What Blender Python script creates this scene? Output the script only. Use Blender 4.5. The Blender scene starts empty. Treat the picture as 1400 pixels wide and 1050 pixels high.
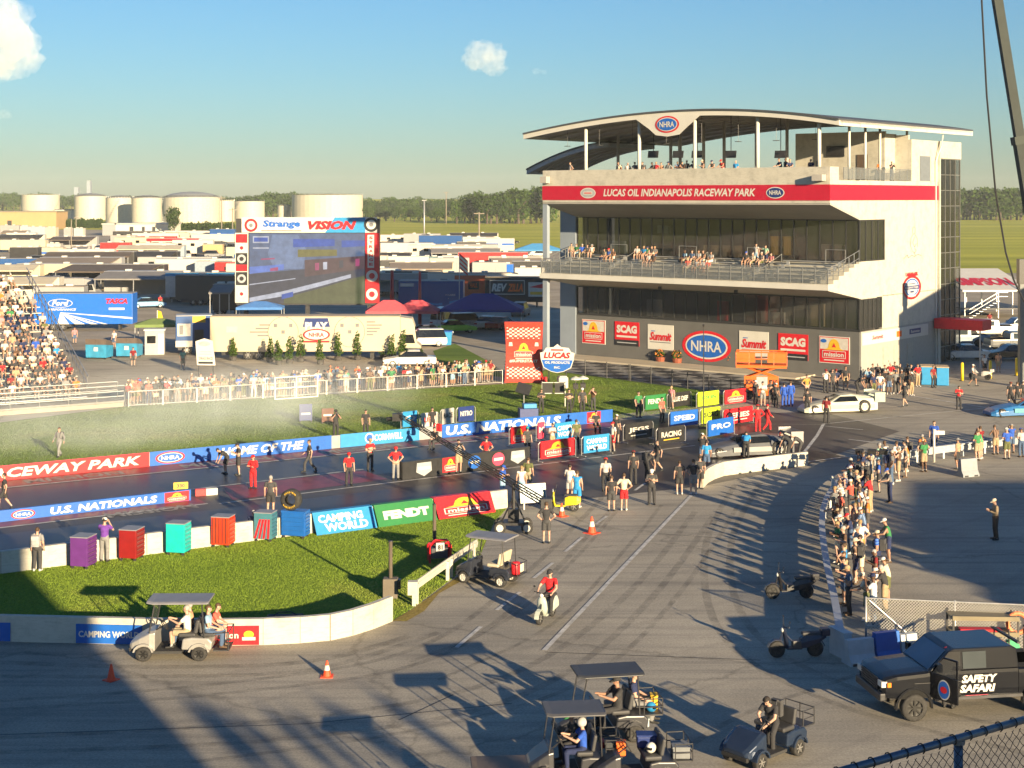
import bpy, bmesh, math, random
import numpy as np
from mathutils import Matrix, Vector, Euler
rng = random.Random(7)
R = math.radians
PI = math.pi
S = bpy.context.scene
COL = S.collection
# ---------------------------------------------------------------- camera, sky, sun, exposure
F = 2050.0          # focal length in photograph pixels
HOR = 269.0         # horizon row
CAMH = 15.0         # camera height
cam = bpy.data.cameras.new('camera')
cam.sensor_width = 36.0
cam.lens = F / 1400.0 * 36.0
cam.shift_y = -(525.0 - HOR) / 1400.0
cam.clip_start = 0.5
cam.clip_end = 30000.0
camo = bpy.data.objects.new('camera', cam)
camo.location = (0,0, CAMH)
camo.rotation_euler = (R(90),0,0)
COL.objects.link(camo)
S.camera = camo
SUN_EL = R(11.3)
SUN_AZ = math.atan2(0.485,-0.874)      # clockwise from +Y
world = bpy.data.worlds.new("World")
S.world = world
world.use_nodes = True
wn = world.node_tree
wn.nodes.clear()
sky = wn.nodes.new('ShaderNodeTexSky')
sky.sky_type = 'NISHITA'
sky.sun_disc = False
sky.sun_elevation = SUN_EL
sky.sun_rotation = SUN_AZ
sky.altitude = 200
sky.air_density = 1.25
sky.dust_density = 0.2
sky.ozone_density = 5.0
bg = wn.nodes.new('ShaderNodeBackground')
bg.inputs['Strength'].default_value = 0.054
wo = wn.nodes.new('ShaderNodeOutputWorld')
grade = wn.nodes.new('ShaderNodeMix')          # one even tint over the whole sky (camera white balance)
grade.data_type = 'RGBA'; grade.blend_type = 'MULTIPLY'
grade.inputs['Factor'].default_value = 1.0
grade.inputs['B'].default_value = (0.83,0.93,1.05,1)
wn.links.new(sky.outputs[0], grade.inputs['A'])
wn.links.new(grade.outputs['Result'], bg.inputs[0])
wn.links.new(bg.outputs[0], wo.inputs[0])
sun = bpy.data.lights.new('sun', 'SUN')
sun.energy = 5.0
sun.angle = R(0.5)
sun.color = (1.0,0.785,0.49)
suno = bpy.data.objects.new('sun', sun)
sd = Vector((-0.485 * math.cos(SUN_EL),0.874 * math.cos(SUN_EL),-math.sin(SUN_EL)))
suno.rotation_euler = sd.to_track_quat('-Z', 'Y').to_euler()
suno.location = (60,-110,60)
COL.objects.link(suno)
S.view_settings.view_transform = 'Standard'
S.view_settings.look = 'None'
S.view_settings.exposure = 1.45
S.view_settings.gamma = 1.0
S.view_settings.use_curve_mapping = False
S.render.engine = 'CYCLES'
S.cycles.use_denoising = True
S.cycles.max_bounces = 5
S.cycles.diffuse_bounces = 2
S.cycles.glossy_bounces = 2
S.cycles.transmission_bounces = 3
S.cycles.transparent_max_bounces = 8
S.cycles.volume_bounces = 3
S.cycles.caustics_reflective = False
S.cycles.caustics_refractive = False
S.cycles.sample_clamp_indirect = 4.0
# ---------------------------------------------------------------- helpers: places
def G(px, py, z=0.0):
 """the point of the level plane z that stands at a photograph pixel"""
 d = (CAMH - z) * F / (py - HOR)
 return Vector(((px - 700.0) * d / F, d, z))
def at(px, py, d):
 return Vector(((px - 700.0) * d / F, d, CAMH - (py - HOR) * d / F))
def ppm(py):
 return (py - HOR) / CAMH
def heading(a, b):
 return math.atan2(b[1] - a[1], b[0] - a[0])
TH = R(32.0)                                  # the strip's heading
UT = Vector((math.cos(TH), math.sin(TH),0))
NT = Vector((-math.sin(TH), math.cos(TH),0))
# ---------------------------------------------------------------- helpers: materials
_mats = {}
def lin(c):
 return tuple((x / 12.92 if x <= 0.04045 else ((x + 0.055) / 1.055) ** 2.4) for x in c)
def hexc(h):
 h = h.lstrip('#')
 return lin(tuple(int(h[i:i + 2],16) / 255.0 for i in (0,2,4)))
def newmat(name):
 m = bpy.data.materials.new(name)
 m.use_nodes = True
 nt = m.node_tree
 return m, nt, nt.nodes['Principled BSDF']
def ramp(nt, stops):
 r = nt.nodes.new('ShaderNodeValToRGB')
 e = r.color_ramp.elements
 while len(e) < len(stops):
  e.new(0.5)
 for i, (p, c) in enumerate(stops):
  e[i].position = p
  e[i].color = (c[0], c[1], c[2],1)
 return r
def noise(nt, scale, detail=4, rough=0.55, vec=None):
 n = nt.nodes.new('ShaderNodeTexNoise')
 n.inputs['Scale'].default_value = scale
 n.inputs['Detail'].default_value = detail
 n.inputs['Roughness'].default_value = rough
 if vec is not None:
  nt.links.new(vec, n.inputs['Vector'])
 return n
def coords(nt, kind='Object', scale=(1,1,1), rz=0.0):
 t = nt.nodes.new('ShaderNodeTexCoord')
 m = nt.nodes.new('ShaderNodeMapping')
 m.inputs['Scale'].default_value = scale
 m.inputs['Rotation'].default_value = (0,0, rz)
 nt.links.new(t.outputs[kind], m.inputs['Vector'])
 return m.outputs['Vector']
def mixc(nt, a, b, fac, mode='MIX'):
 n = nt.nodes.new('ShaderNodeMix')
 n.data_type = 'RGBA'
 n.blend_type = mode
 for sock, v in ((n.inputs['Factor'], fac),(n.inputs['A'], a),(n.inputs['B'], b)):
  if isinstance(v, (int, float)):
   sock.default_value = v
  elif isinstance(v, tuple):
   sock.default_value = (v[0], v[1], v[2],1)
  else:
   nt.links.new(v, sock)
 return n.outputs['Result']
def bump(nt, b, h, strength=0.2, dist=0.02):
 n = nt.nodes.new('ShaderNodeBump')
 n.inputs['Strength'].default_value = 0.05
 n.inputs['Distance'].default_value = dist
 nt.links.new(h, n.inputs['Height'])
 nt.links.new(n.outputs[0], b.inputs['Normal'])
def M(name, col, rough=0.6, metal=0.0, var=0.12, scale=3.0, bmp=0.0, coat=0.0):
 """a painted / cloth / metal surface with a little procedural wear"""
 if isinstance(col, str):
  col = hexc(col)
 key = (name, col, rough, metal, var, scale, bmp)
 if key in _mats:
  return _mats[key]
 m, nt, b = newmat(name)
 v = coords(nt)
 n = noise(nt, scale, 5,0.6, v)
 lo = tuple(max(0, c * (1 - var)) for c in col)
 hi = tuple(min(1, c * (1 + var)) for c in col)
 r = ramp(nt, [(0.3, lo),(0.7, hi)])
 nt.links.new(n.outputs['Fac'], r.inputs[0])
 nt.links.new(r.outputs[0], b.inputs['Base Color'])
 b.inputs['Roughness'].default_value = rough
 b.inputs['Metallic'].default_value = metal
 if coat:
  b.inputs['Coat Weight'].default_value = coat
  b.inputs['Coat Roughness'].default_value = 0.08
 if bmp:
  n2 = noise(nt, scale * 8,3,0.6, v)
  bump(nt, b, n2.outputs['Fac'], bmp, 0.01)
 _mats[key] = m
 return m
def glass(name, col, rough=0.06):
 key = ('glass', name)
 if key in _mats:
  return _mats[key]
 m, nt, b = newmat(name)
 v = coords(nt)
 n = noise(nt, 0.35,3,0.5, v)
 r = ramp(nt, [(0.35, tuple(c * 0.6 for c in col)),(0.7, tuple(c * 1.5 for c in col))])
 nt.links.new(n.outputs['Fac'], r.inputs[0])
 nt.links.new(r.outputs[0], b.inputs['Base Color'])
 b.inputs['Roughness'].default_value = rough
 b.inputs['Specular IOR Level'].default_value = 0.5
 n2 = noise(nt, 0.8,2,0.5, v)
 bump(nt, b, n2.outputs['Fac'],0.04,0.02)
 _mats[key] = m
 return m
def emit(name, col, st):
 m, nt, b = newmat(name)
 b.inputs['Base Color'].default_value = (0.01,0.01,0.01,1)
 b.inputs['Roughness'].default_value = 0.5
 v = coords(nt)
 n = noise(nt, 1.2,3,0.6, v)
 r = ramp(nt, [(0.3, tuple(c * 0.75 for c in col)),(0.7, tuple(c * 1.2 for c in col))])
 nt.links.new(n.outputs['Fac'], r.inputs[0])
 nt.links.new(r.outputs[0], b.inputs['Emission Color'])
 b.inputs['Emission Strength'].default_value = st
 return m
WHITE = M('white_paint', (0.54,0.525,0.475),0.5, var=0.06, scale=0.8)
OFFW = M('off_white_paint', (0.44,0.42,0.37),0.55, var=0.08, scale=0.8)
BLACK = M('black_paint', (0.02,0.02,0.021),0.45, var=0.3)
RUBBER = M('tyre_rubber', (0.028,0.027,0.026),0.85, var=0.4, scale=9)
CHROME = M('steel_metal', (0.42,0.41,0.40),0.3,0.9, var=0.15, scale=4)
GALV = M('galvanised_steel', (0.44,0.44,0.43),0.45,0.6, var=0.2, scale=4)
DARKM = M('dark_metal', (0.045,0.045,0.048),0.5,0.3, var=0.3)
DKGLASS = glass('tinted_glass', (0.012,0.014,0.016))
RED = M('red_paint', (0.52,0.012,0.02),0.45, var=0.1)
BLUE = M('blue_paint', (0.012,0.105,0.42),0.45, var=0.1)
NAVY = M('navy_paint', (0.012,0.03,0.14),0.45, var=0.1)
YELL = M('yellow_paint', (0.62,0.38,0.02),0.5, var=0.1)
ORNG = M('orange_paint', (0.72,0.12,0.012),0.5, var=0.1)
GRN = M('green_paint', (0.02,0.16,0.045),0.5, var=0.1)
CYANB = M('bright_blue_paint', (0.02,0.22,0.46),0.5, var=0.1)
# ---------------------------------------------------------------- helpers: meshes
_tc = {}
def text_geo(s, bold=0.02, shear=0.0):
 key = (s, bold, shear)
 if key in _tc:
  return _tc[key]
 cu = bpy.data.curves.new('lettering', 'FONT')
 cu.body = s
 cu.offset = bold
 cu.shear = shear
 cu.resolution_u = 2
 o = bpy.data.objects.new('lettering', cu)
 me = o.to_mesh()
 vs = np.array([v.co[:2] for v in me.vertices])
 fs = [tuple(p.vertices) for p in me.polygons]
 o.to_mesh_clear()
 bpy.data.objects.remove(o)
 bpy.data.curves.remove(cu)
 lo, hi = vs.min(0), vs.max(0)
 vs = (vs - lo) / (hi - lo)
 _tc[key] = (vs, fs)
 return _tc[key]
class MB:
 def __init__(self):
  self.v = []; self.f = []; self.m = []; self.T = None
 def add(self, vs, fs, mat=0):
  b = len(self.v)
  if self.T is not None:
   vs = [self.T @ Vector(p) for p in vs]
  self.v.extend([tuple(p) for p in vs])
  for f in fs:
   self.f.append(tuple(i + b for i in f)); self.m.append(mat)
  return self
 def box(self, lo, hi, mat=0):
  x0, y0, z0 = lo; x1, y1, z1 = hi
  vs = [(x0, y0, z0),(x1, y0, z0),(x1, y1, z0),(x0, y1, z0),(x0, y0, z1),(x1, y0, z1),(x1, y1, z1),(x0, y1, z1)]
  return self.add(vs, [(0,3,2,1),(4,5,6,7),(0,1,5,4),(1,2,6,5),(2,3,7,6),(3,0,4,7)], mat)
 def cbox(self, c, s, mat=0, rot=None):
  hx, hy, hz = s[0] / 2, s[1] / 2, s[2] / 2
  vs = [Vector(p) for p in ((-hx, -hy, -hz),(hx, -hy, -hz),(hx, hy, -hz),(-hx, hy, -hz),(-hx, -hy, hz),(hx, -hy, hz),(hx, hy, hz),(-hx, hy, hz))]
  if rot is not None:
   e = Euler(rot).to_matrix()
   vs = [e @ p for p in vs]
  vs = [p + Vector(c) for p in vs]
  return self.add(vs, [(0,3,2,1),(4,5,6,7),(0,1,5,4),(1,2,6,5),(2,3,7,6),(3,0,4,7)], mat)
 def cyl(self, p0, p1, r0, r1=None, n=8, mat=0, caps=True):
  p0 = Vector(p0); p1 = Vector(p1)
  r1 = r0 if r1 is None else r1
  d = (p1 - p0)
  if d.length < 1e-6:
   return self
  q = d.to_track_quat('Z', 'Y')
  ring = [q @ Vector((math.cos(2 * PI * i / n), math.sin(2 * PI * i / n),0)) for i in range(n)]
  vs = [p0 + c * r0 for c in ring] + [p1 + c * r1 for c in ring]
  fs = [(i, (i + 1) % n, n + (i + 1) % n, n + i) for i in range(n)]
  if caps:
   fs += [tuple(range(n - 1,-1,-1)), tuple(range(n, 2 * n))]
  return self.add(vs, fs, mat)
 def tube(self, pts, r, n=6, mat=0):
  for a, b in zip(pts[:-1], pts[1:]):
   self.cyl(a, b, r, r, n, mat)
  return self
 def prism(self, poly, a, b, axis='y', mat=0, sx=1.0):
  """poly: 2-D outline; extruded from a to b along the axis"""
  n = len(poly)
  cx = sum(p[0] for p in poly) / n
  def mk(p, t):
   if axis == 'y': return (p[0], t, p[1])
   if axis == 'x': return (t, p[0], p[1])
   return (p[0], p[1], t)
  vs = [mk(p, a) for p in poly] + [mk(p, b) for p in poly]
  fs = [(i, (i + 1) % n, n + (i + 1) % n, n + i) for i in range(n)]
  fs += [tuple(range(n - 1,-1,-1)), tuple(range(n, 2 * n))]
  return self.add(vs, fs, mat)
 def loft(self, secs, mat=0, caps=True):
  """secs: list of rings (lists of 3-D points, same length)"""
  n = len(secs[0]); vs = [p for s in secs for p in s]; fs = []
  for k in range(len(secs) - 1):
   for i in range(n):
    j = (i + 1) % n
    fs.append((k * n + i, k * n + j, (k + 1) * n + j, (k + 1) * n + i))
  if caps:
   fs += [tuple(range(n - 1,-1,-1)), tuple(range((len(secs) - 1) * n, len(secs) * n))]
  return self.add(vs, fs, mat)
 def lathe(self, prof, c=(0,0,0), n=16, mat=0, axis='z', caps=True):
  vs = []; fs = []
  for r, z in prof:
   for i in range(n):
    a = 2 * PI * i / n
    p = (r * math.cos(a), r * math.sin(a), z)
    if axis == 'y': p = (p[0], p[2], p[1])
    if axis == 'x': p = (p[2], p[0], p[1])
    vs.append((p[0] + c[0], p[1] + c[1], p[2] + c[2]))
  for k in range(len(prof) - 1):
   for i in range(n):
    j = (i + 1) % n
    fs.append((k * n + i, k * n + j, (k + 1) * n + j, (k + 1) * n + i))
  if caps: fs += [tuple(range(n - 1,-1,-1)), tuple(range((len(prof) - 1) * n, len(prof) * n))]
  return self.add(vs, fs, mat)
 def ball(self, c, r, n=10, mat=0):
  r = (r, r, r) if isinstance(r, (int, float)) else r
  k = max(4, n // 2 + 1)
  prof = [(max(1e-4, math.sin(PI * i / k)),-math.cos(PI * i / k)) for i in range(k + 1)]
  vs = []; fs = []
  for rr, z in prof:
   for i in range(n):
    a = 2 * PI * i / n
    vs.append((c[0] + r[0] * rr * math.cos(a), c[1] + r[1] * rr * math.sin(a), c[2] + r[2] * z))
  for q in range(k):
   for i in range(n):
    j = (i + 1) % n
    fs.append((q * n + i, q * n + j, (q + 1) * n + j, (q + 1) * n + i))
  return self.add(vs, fs, mat)
 # flat print in the plane facing -Y
 def rect(self, x0, z0, x1, z1, y=0.0, mat=0):
  return self.add([(x0, y, z0),(x1, y, z0),(x1, y, z1),(x0, y, z1)],[(0,1,2,3)], mat)
 def poly(self, pts, y=0.0, mat=0):
  return self.add([(p[0], y, p[1]) for p in pts],[tuple(range(len(pts)))], mat)
 def oval(self, cx, cz, rx, rz, y=0.0, mat=0, n=28):
  return self.poly([(cx + rx * math.cos(2 * PI * i / n), cz + rz * math.sin(2 * PI * i / n)) for i in range(n)], y, mat)
 def text(self, s, x, z, w, h, y=0.0, mat=0, bold=0.02, shear=0.0, rot=0.0):
  vs, fs = text_geo(s, bold, shear)
  c, sn = math.cos(rot), math.sin(rot)
  return self.add([(x + a[0] * w * c - a[1] * h * sn, y, z + a[1] * h * c + a[0] * w * sn) for a in vs], fs, mat)
 def mesh(self, name, mats, smooth=False):
  me = bpy.data.meshes.new(name)
  me.from_pydata(self.v, [], self.f)
  for m in (mats if isinstance(mats, (list, tuple)) else [mats]):
   me.materials.append(m)
  me.polygons.foreach_set('material_index', self.m)
  if smooth:
   me.polygons.foreach_set('use_smooth', [True] * len(me.polygons))
  me.update()
  return me
 def build(self, name, mats, parent=None, loc=(0,0,0), rot=(0,0,0), smooth=False, bevel=0.0, seg=2):
  me = self.mesh(name, mats, smooth)
  return obj(name, me, parent, loc, rot, bevel, seg)
def obj(name, me, parent=None, loc=(0,0,0), rot=(0,0,0), bevel=0.0, seg=2):
 o = bpy.data.objects.new(name, me)
 COL.objects.link(o)
 o.location = loc; o.rotation_euler = rot
 if parent is not None:
  o.parent = parent
 if bevel:
  b = o.modifiers.new('bevel', 'BEVEL')
  b.width = bevel; b.segments = seg; b.limit_method = 'ANGLE'; b.angle_limit = R(35)
 return o
_labels = set()
def tag(o, label=None, cat=None, group=None, kind=None):
 if label: o['label'] = label; _labels.add(label)
 if cat: o['category'] = cat
 if group: o['group'] = group
 if kind: o['kind'] = kind
 return o
def thing(name, label, cat, loc=(0,0,0), rz=0.0, group=None, kind=None):
 o = bpy.data.objects.new(name, None)
 COL.objects.link(o)
 o.location = loc; o.rotation_euler = (0,0, rz)
 o.empty_display_size = 0.2
 return tag(o, label, cat, group, kind)
def kids(o):
 return [c for c in bpy.data.objects if c.parent == o]
_kidcache = {}
def dup(root, loc, rz, label=None, group=None, scale=None, remat=None):
 """a copy of a thing with copies of its parts and sub-parts"""
 ks = _kidcache.get(root.name)
 if ks is None:
  ks = [(c, kids(c)) for c in kids(root)]
  _kidcache[root.name] = ks
 r = root.copy(); COL.objects.link(r)
 r.location = loc; r.rotation_euler = (0,0, rz)
 if scale: r.scale = scale
 if label: r['label'] = label; _labels.add(label)
 if group: r['group'] = group
 for ch, gs in ks:
  c = ch.copy(); COL.objects.link(c); c.parent = r
  for g in gs:
   d = g.copy(); COL.objects.link(d); d.parent = c
   if remat: swap(d, remat)
  if remat: swap(c, remat)
 return r
def swap(o, remat):
 for i, s in enumerate(o.material_slots):
  if s.material in remat:
   new = remat[s.material]
   s.link = 'OBJECT'; s.material = new
def struct(name, mb, mats, smooth=False, loc=(0,0,0), rot=(0,0,0)):
 return tag(mb.build(name, mats, None, loc, rot, smooth), kind='structure')
# ================================================================ THE GROUND
def sheet(name, pts, mat, z, kind='structure'):
 mb = MB()
 mb.add([(p[0], p[1], z) for p in pts],[tuple(range(len(pts)))])
 o = mb.build(name, mat)
 o.data.calc_loop_triangles()
 if o.data.polygons[0].normal.z < 0:
  o.data.flip_normals()
 return tag(o, kind=kind)
def asphalt_mat(name, base, dark, light, rz=0.0, rough=0.8, streak=(0.05,1.6,1), crack=True, spec=0.3):
 m, nt, b = newmat(name)
 v = coords(nt)
 vs = coords(nt, 'Object', streak, rz)
 n1 = noise(nt, 0.11,6,0.62, v)
 r1 = ramp(nt, [(0.33, dark),(0.52, base),(0.72, light)])
 nt.links.new(n1.outputs['Fac'], r1.inputs[0])
 n2 = noise(nt, 1.0,6,0.65, vs)
 r2 = ramp(nt, [(0.34,(0.76,0.76,0.78)),(0.5,(1,1,1)),(0.68,(1.1,1.08,1.05))])
 nt.links.new(n2.outputs['Fac'], r2.inputs[0])
 c = mixc(nt, r1.outputs[0], r2.outputs[0],1.0, 'MULTIPLY')
 n3 = noise(nt, 14,4,0.7, v)
 r3 = ramp(nt, [(0.3,(0.72,0.72,0.72)),(0.7,(1.2,1.2,1.2))])
 nt.links.new(n3.outputs['Fac'], r3.inputs[0])
 c = mixc(nt, c, r3.outputs[0],1.0, 'MULTIPLY')
 # dropped tyre rubber: dark curved swipes
 w = nt.nodes.new('ShaderNodeTexWave')
 w.wave_type = 'BANDS'
 w.inputs['Scale'].default_value = 0.10
 w.inputs['Distortion'].default_value = 9.0
 w.inputs['Detail'].default_value = 2.0
 w.inputs['Detail Scale'].default_value = 0.35
 nt.links.new(coords(nt, 'Object', (1,1,1), rz + 0.5), w.inputs['Vector'])
 r4 = ramp(nt, [(0.0,(0.72,0.72,0.74)),(0.04,(1,1,1)),(1.0,(1,1,1))])
 nt.links.new(w.outputs['Fac'], r4.inputs[0])
 c = mixc(nt, c, r4.outputs[0],0.3, 'MULTIPLY')
 if crack:
  vo = nt.nodes.new('ShaderNodeTexVoronoi')
  vo.feature = 'DISTANCE_TO_EDGE'
  vo.inputs['Scale'].default_value = 0.075
  vv = nt.nodes.new('ShaderNodeVectorMath')
  n5 = noise(nt, 0.5,4,0.6, v)
  vv.operation = 'MULTIPLY_ADD'
  nt.links.new(n5.outputs['Color'], vv.inputs[0])
  vv.inputs[1].default_value = (2.2,2.2,0)
  nt.links.new(v, vv.inputs[2])
  nt.links.new(vv.outputs[0], vo.inputs['Vector'])
  r5 = ramp(nt, [(0.0,(0.42,0.42,0.42)),(0.006,(1,1,1)),(1.0,(1,1,1))])
  nt.links.new(vo.outputs['Distance'], r5.inputs[0])
  c = mixc(nt, c, r5.outputs[0],0.5, 'MULTIPLY')
 nt.links.new(c, b.inputs['Base Color'])
 b.inputs['Roughness'].default_value = rough
 b.inputs['Specular IOR Level'].default_value = spec
 n6 = noise(nt, 30,3,0.7, v)
 bump(nt, b, n6.outputs['Fac'],0.25,0.02)
 return m
def grass_mat(name, a, bcol, c3, scale=0.35, stripes=None):
 m, nt, b = newmat(name)
 v = coords(nt)
 n1 = noise(nt, scale, 6,0.65, v)
 r1 = ramp(nt, [(0.3, a),(0.55, bcol),(0.75, c3)])
 nt.links.new(n1.outputs['Fac'], r1.inputs[0])
 c = r1.outputs[0]
 if stripes:
  n2 = noise(nt, 1.0,4,0.6, coords(nt, 'Object', stripes))
  r2 = ramp(nt, [(0.35,(0.72,0.76,0.6)),(0.65,(1.2,1.15,1.0))])
  nt.links.new(n2.outputs['Fac'], r2.inputs[0])
  c = mixc(nt, c, r2.outputs[0],1.0, 'MULTIPLY')
 n3 = noise(nt, 9,4,0.7, v)
 r3 = ramp(nt, [(0.3,(0.6,0.62,0.6)),(0.7,(1.3,1.3,1.2))])
 nt.links.new(n3.outputs['Fac'], r3.inputs[0])
 c = mixc(nt, c, r3.outputs[0],1.0, 'MULTIPLY')
 nt.links.new(c, b.inputs['Base Color'])
 b.inputs['Roughness'].default_value = 0.95
 b.inputs['Specular IOR Level'].default_value = 0.1
 bump(nt, b, n3.outputs['Fac'],0.45,0.05)
 return m
FIELD = grass_mat('field_grass', (0.34,0.35,0.05),(0.43,0.42,0.065),(0.52,0.46,0.09),0.006,(0.0012,0.045,1))
LAWN = grass_mat('lawn_grass', (0.125,0.195,0.026),(0.16,0.23,0.032),(0.23,0.255,0.05),0.12)
STRIP = grass_mat('infield_grass', (0.10,0.165,0.035),(0.15,0.215,0.045),(0.24,0.24,0.075),0.12,(0.03,0.25,1))
ASPH = asphalt_mat('asphalt', (0.345,0.315,0.255),(0.25,0.23,0.19),(0.44,0.40,0.32), R(20))
TRACK = asphalt_mat('strip_asphalt', (0.075,0.07,0.066),(0.05,0.047,0.045),(0.11,0.10,0.092),-TH, 0.55,(0.02,0.8,1), False, 0.4)
LANE = asphalt_mat('rubbered_lane', (0.034,0.032,0.032),(0.022,0.021,0.021),(0.05,0.047,0.045),-TH, 0.42,(0.015,1.2,1), False, 0.45)
PIT = asphalt_mat('pit_ground', (0.36,0.31,0.235),(0.27,0.235,0.18),(0.45,0.39,0.30),0.3,0.9)
LINEP = M('road_line_paint', (0.46,0.45,0.42),0.7, var=0.35, scale=2.5)
LINEW = M('worn_line_paint', (0.27,0.255,0.23),0.75, var=0.35, scale=3)
REDP = M('red_track_paint', (0.17,0.022,0.026),0.45, var=0.45, scale=0.9)
mb = MB()
n = 24
mb.add([(0,0,0)] + [(9000 * math.cos(2 * PI * i / n),9000 * math.sin(2 * PI * i / n) + 500,0) for i in range(n)],[(0, i + 1,(i + 1) % n + 1) for i in range(n)])
struct('field', mb, FIELD)
sheet('pit_ground', [G(-500,311), G(495,316), G(505,334), G(760,341), G(1280,372), G(1900,380),(150,105,0),(28,135,0),(6,142,0), G(690,522), G(172,552),(-160,30,0)], PIT, 0.004)
sheet('asphalt', [(-140,-60,0),(140,-60,0),(150,105,0),(48,152,0), G(1240,498), G(790,480), G(690,522), G(172,552),(-140,40,0)], ASPH, 0.008)
FW0, FW1 = G(0,657), G(836,576)               # far wall foot
NW0, NW1 = G(0,784), G(692,694)               # near wall foot
UF = (FW1 - FW0).normalized(); UN = (NW1 - NW0).normalized()
NF = Vector((-UF.y, UF.x, 0)); NN = Vector((-UN.y, UN.x, 0))
FWL = FW0 - UF * 90; NWL = NW0 - UN * 60
sheet('drag_strip', [NWL, NW1, G(960,665), G(1103,636), G(1230,590), G(1120,562), FW1 + UF * 1.0, FWL], TRACK, 0.012)
# the two black, rubbered lanes
def band(name, p, q, w0, w1, mat, z, kind='structure'):
 d = (q - p).normalized(); nn = Vector((-d.y, d.x, 0))
 return sheet(name, [p + nn * w0, q + nn * w0, q + nn * w1, p + nn * w1], mat, z, kind)
band('rubbered_lane', FWL, FW1 + UF * 6,-9.0,-2.6, LANE, 0.016)
band('rubbered_lane', NWL, NW1 + UN * 24,1.2,7.0, LANE, 0.016)
# painted red strips with pale borders and sponsor lettering worn into the track
band('painted_strip', FWL, FW1 - UF * 0.5,-2.1,-0.25, REDP, 0.020)
band('strip_line', FWL, FW1 - UF * 0.2,-2.35,-2.15, LINEP, 0.024)
mp, mq = G(-260,754), G(286,690)
band('painted_strip', mp, mq, 0.35,2.3, REDP, 0.020)
band('strip_line', mp, mq, 0.1,0.3, LINEP, 0.024)
sheet('painted_strip', [G(318,684), G(530,655.5), G(497,643.5), G(303,666)], REDP, 0.020)
def line(name, p, q, w, mat=None, z=0.024):
 d = (q - p).normalized(); nn = Vector((-d.y, d.x, 0)) * (w / 2)
 return sheet(name, [p + nn, q + nn, q - nn, p - nn], mat or LINEP, z)
line('lane_line', G(250,671), G(497,642),0.16)
line('lane_line', G(300,689), G(950,609.5),0.16)
line('lane_line', G(560,633), G(840,604),0.14)
for i in range(6):
 p = FW0 - UF * (16 - i * 8.5)
 mb = MB()
 mb.T = Matrix.Translation(p - NF * 1.75 + Vector((0,0,0.028))) @ Matrix.Rotation(math.atan2(UF.y, UF.x),4, 'Z') @ Matrix.Rotation(R(-90),4, 'X')
 mb.text('MISSION', 0,0,5.2,1.1,0,0,0.03)
 struct('strip_lettering', mb, LINEW)
mb = MB()
mb.T = Matrix.Translation(G(150,709) + Vector((0,0,0.028))) @ Matrix.Rotation(heading(mp, mq),4, 'Z') @ Matrix.Rotation(R(-90),4, 'X')
mb.text('MISSION', 0,0,4.4,1.1,0,0,0.03)
struct('strip_lettering', mb, LINEW)
# road lines of the return road and the staging lanes
line('edge_line', G(744,890), G(945,678),0.17)
for a, b in (((624,886),(657.5,857.5)),((679,835),(711,810)),((730,791),(756,770)),((772.5,755),(796,735)),((814,717.5),(830,706)),((868,671),(882,661))):
 line('dash_line', G(*a), G(*b),0.15)
line('dash_line', G(691,824), G(711,834),0.08, LINEW)
for a, b, w in (((1207,535.5),(1368,560.6),.22),((1126,580),(1400,553),.14),((1097,622),(1117,596),.2),((1117,596),(1126,580),.2),((1095,633),(1400,593),.16),
    ((1128,583),(1180,588),.14),((1160,601),(1250,612),.16),((1040,580),(1125,581),.12),((1190,566),(1260,573),.12)):
 line('staging_line', G(*a), G(*b), w, LINEP if w > .13 else LINEW)
for a, b in (((745,892),(1040,903)),((0,1005),(420,990)),((420,990),(700,962)),((900,730),(1115,745)),((545,985),(620,950))):
 line('tar_seam', G(*a), G(*b),0.05, M('tar_seal', (0.03,0.028,0.026),0.6),0.013)
# dropped rubber: long curved tyre marks on the return road
def mark_mat():
 m, nt, b = newmat('tyre_mark_rubber')
 v = coords(nt); n1 = noise(nt, 1.3,5,.7, v); r1 = ramp(nt, [(.35,(0,0,0)),(.75,(.34,.34,.34))])
 nt.links.new(n1.outputs['Fac'], r1.inputs[0]); nt.links.new(r1.outputs[0], b.inputs['Alpha'])
 n2 = noise(nt, 6,3,.6, v); r2 = ramp(nt, [(.3,(.03,.028,.026)),(.7,(.06,.056,.05))]); nt.links.new(n2.outputs['Fac'], r2.inputs[0]); nt.links.new(r2.outputs[0], b.inputs['Base Color']); b.inputs['Roughness'].default_value = .7
 return m
MARK = mark_mat(); z_ = .0085
def tyre_mark(pts, w):
 global z_
 P = [G(*p) for p in pts]; out = []
 for i in range(len(P) - 1):
  a, b = P[max(i - 1,0)], P[i]; c, d = P[i + 1], P[min(i + 2, len(P) - 1)]
  for k in range(6):
   t = k / 6; out.append(.5 * ((2 * b) + (c - a) * t + (2 * a - 5 * b + 4 * c - d) * t * t + (3 * b - a - 3 * c + d) * t ** 3))
 out.append(P[-1]); mb = MB()
 z_ += .00006
 L, Rr = [],[]
 for i, q in enumerate(out):
  d = (out[min(i + 1, len(out) - 1)] - out[max(i - 1,0)]).normalized(); nn = Vector((-d.y, d.x, 0)) * w / 2
  L.append((q.x + nn.x, q.y + nn.y, z_)); Rr.append((q.x - nn.x, q.y - nn.y, z_))
 k = len(out); mb.add(L + Rr, [(k + i, k + i + 1, i + 1, i) for i in range(k - 1)])
 struct('tyre_mark', mb, MARK)
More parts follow.
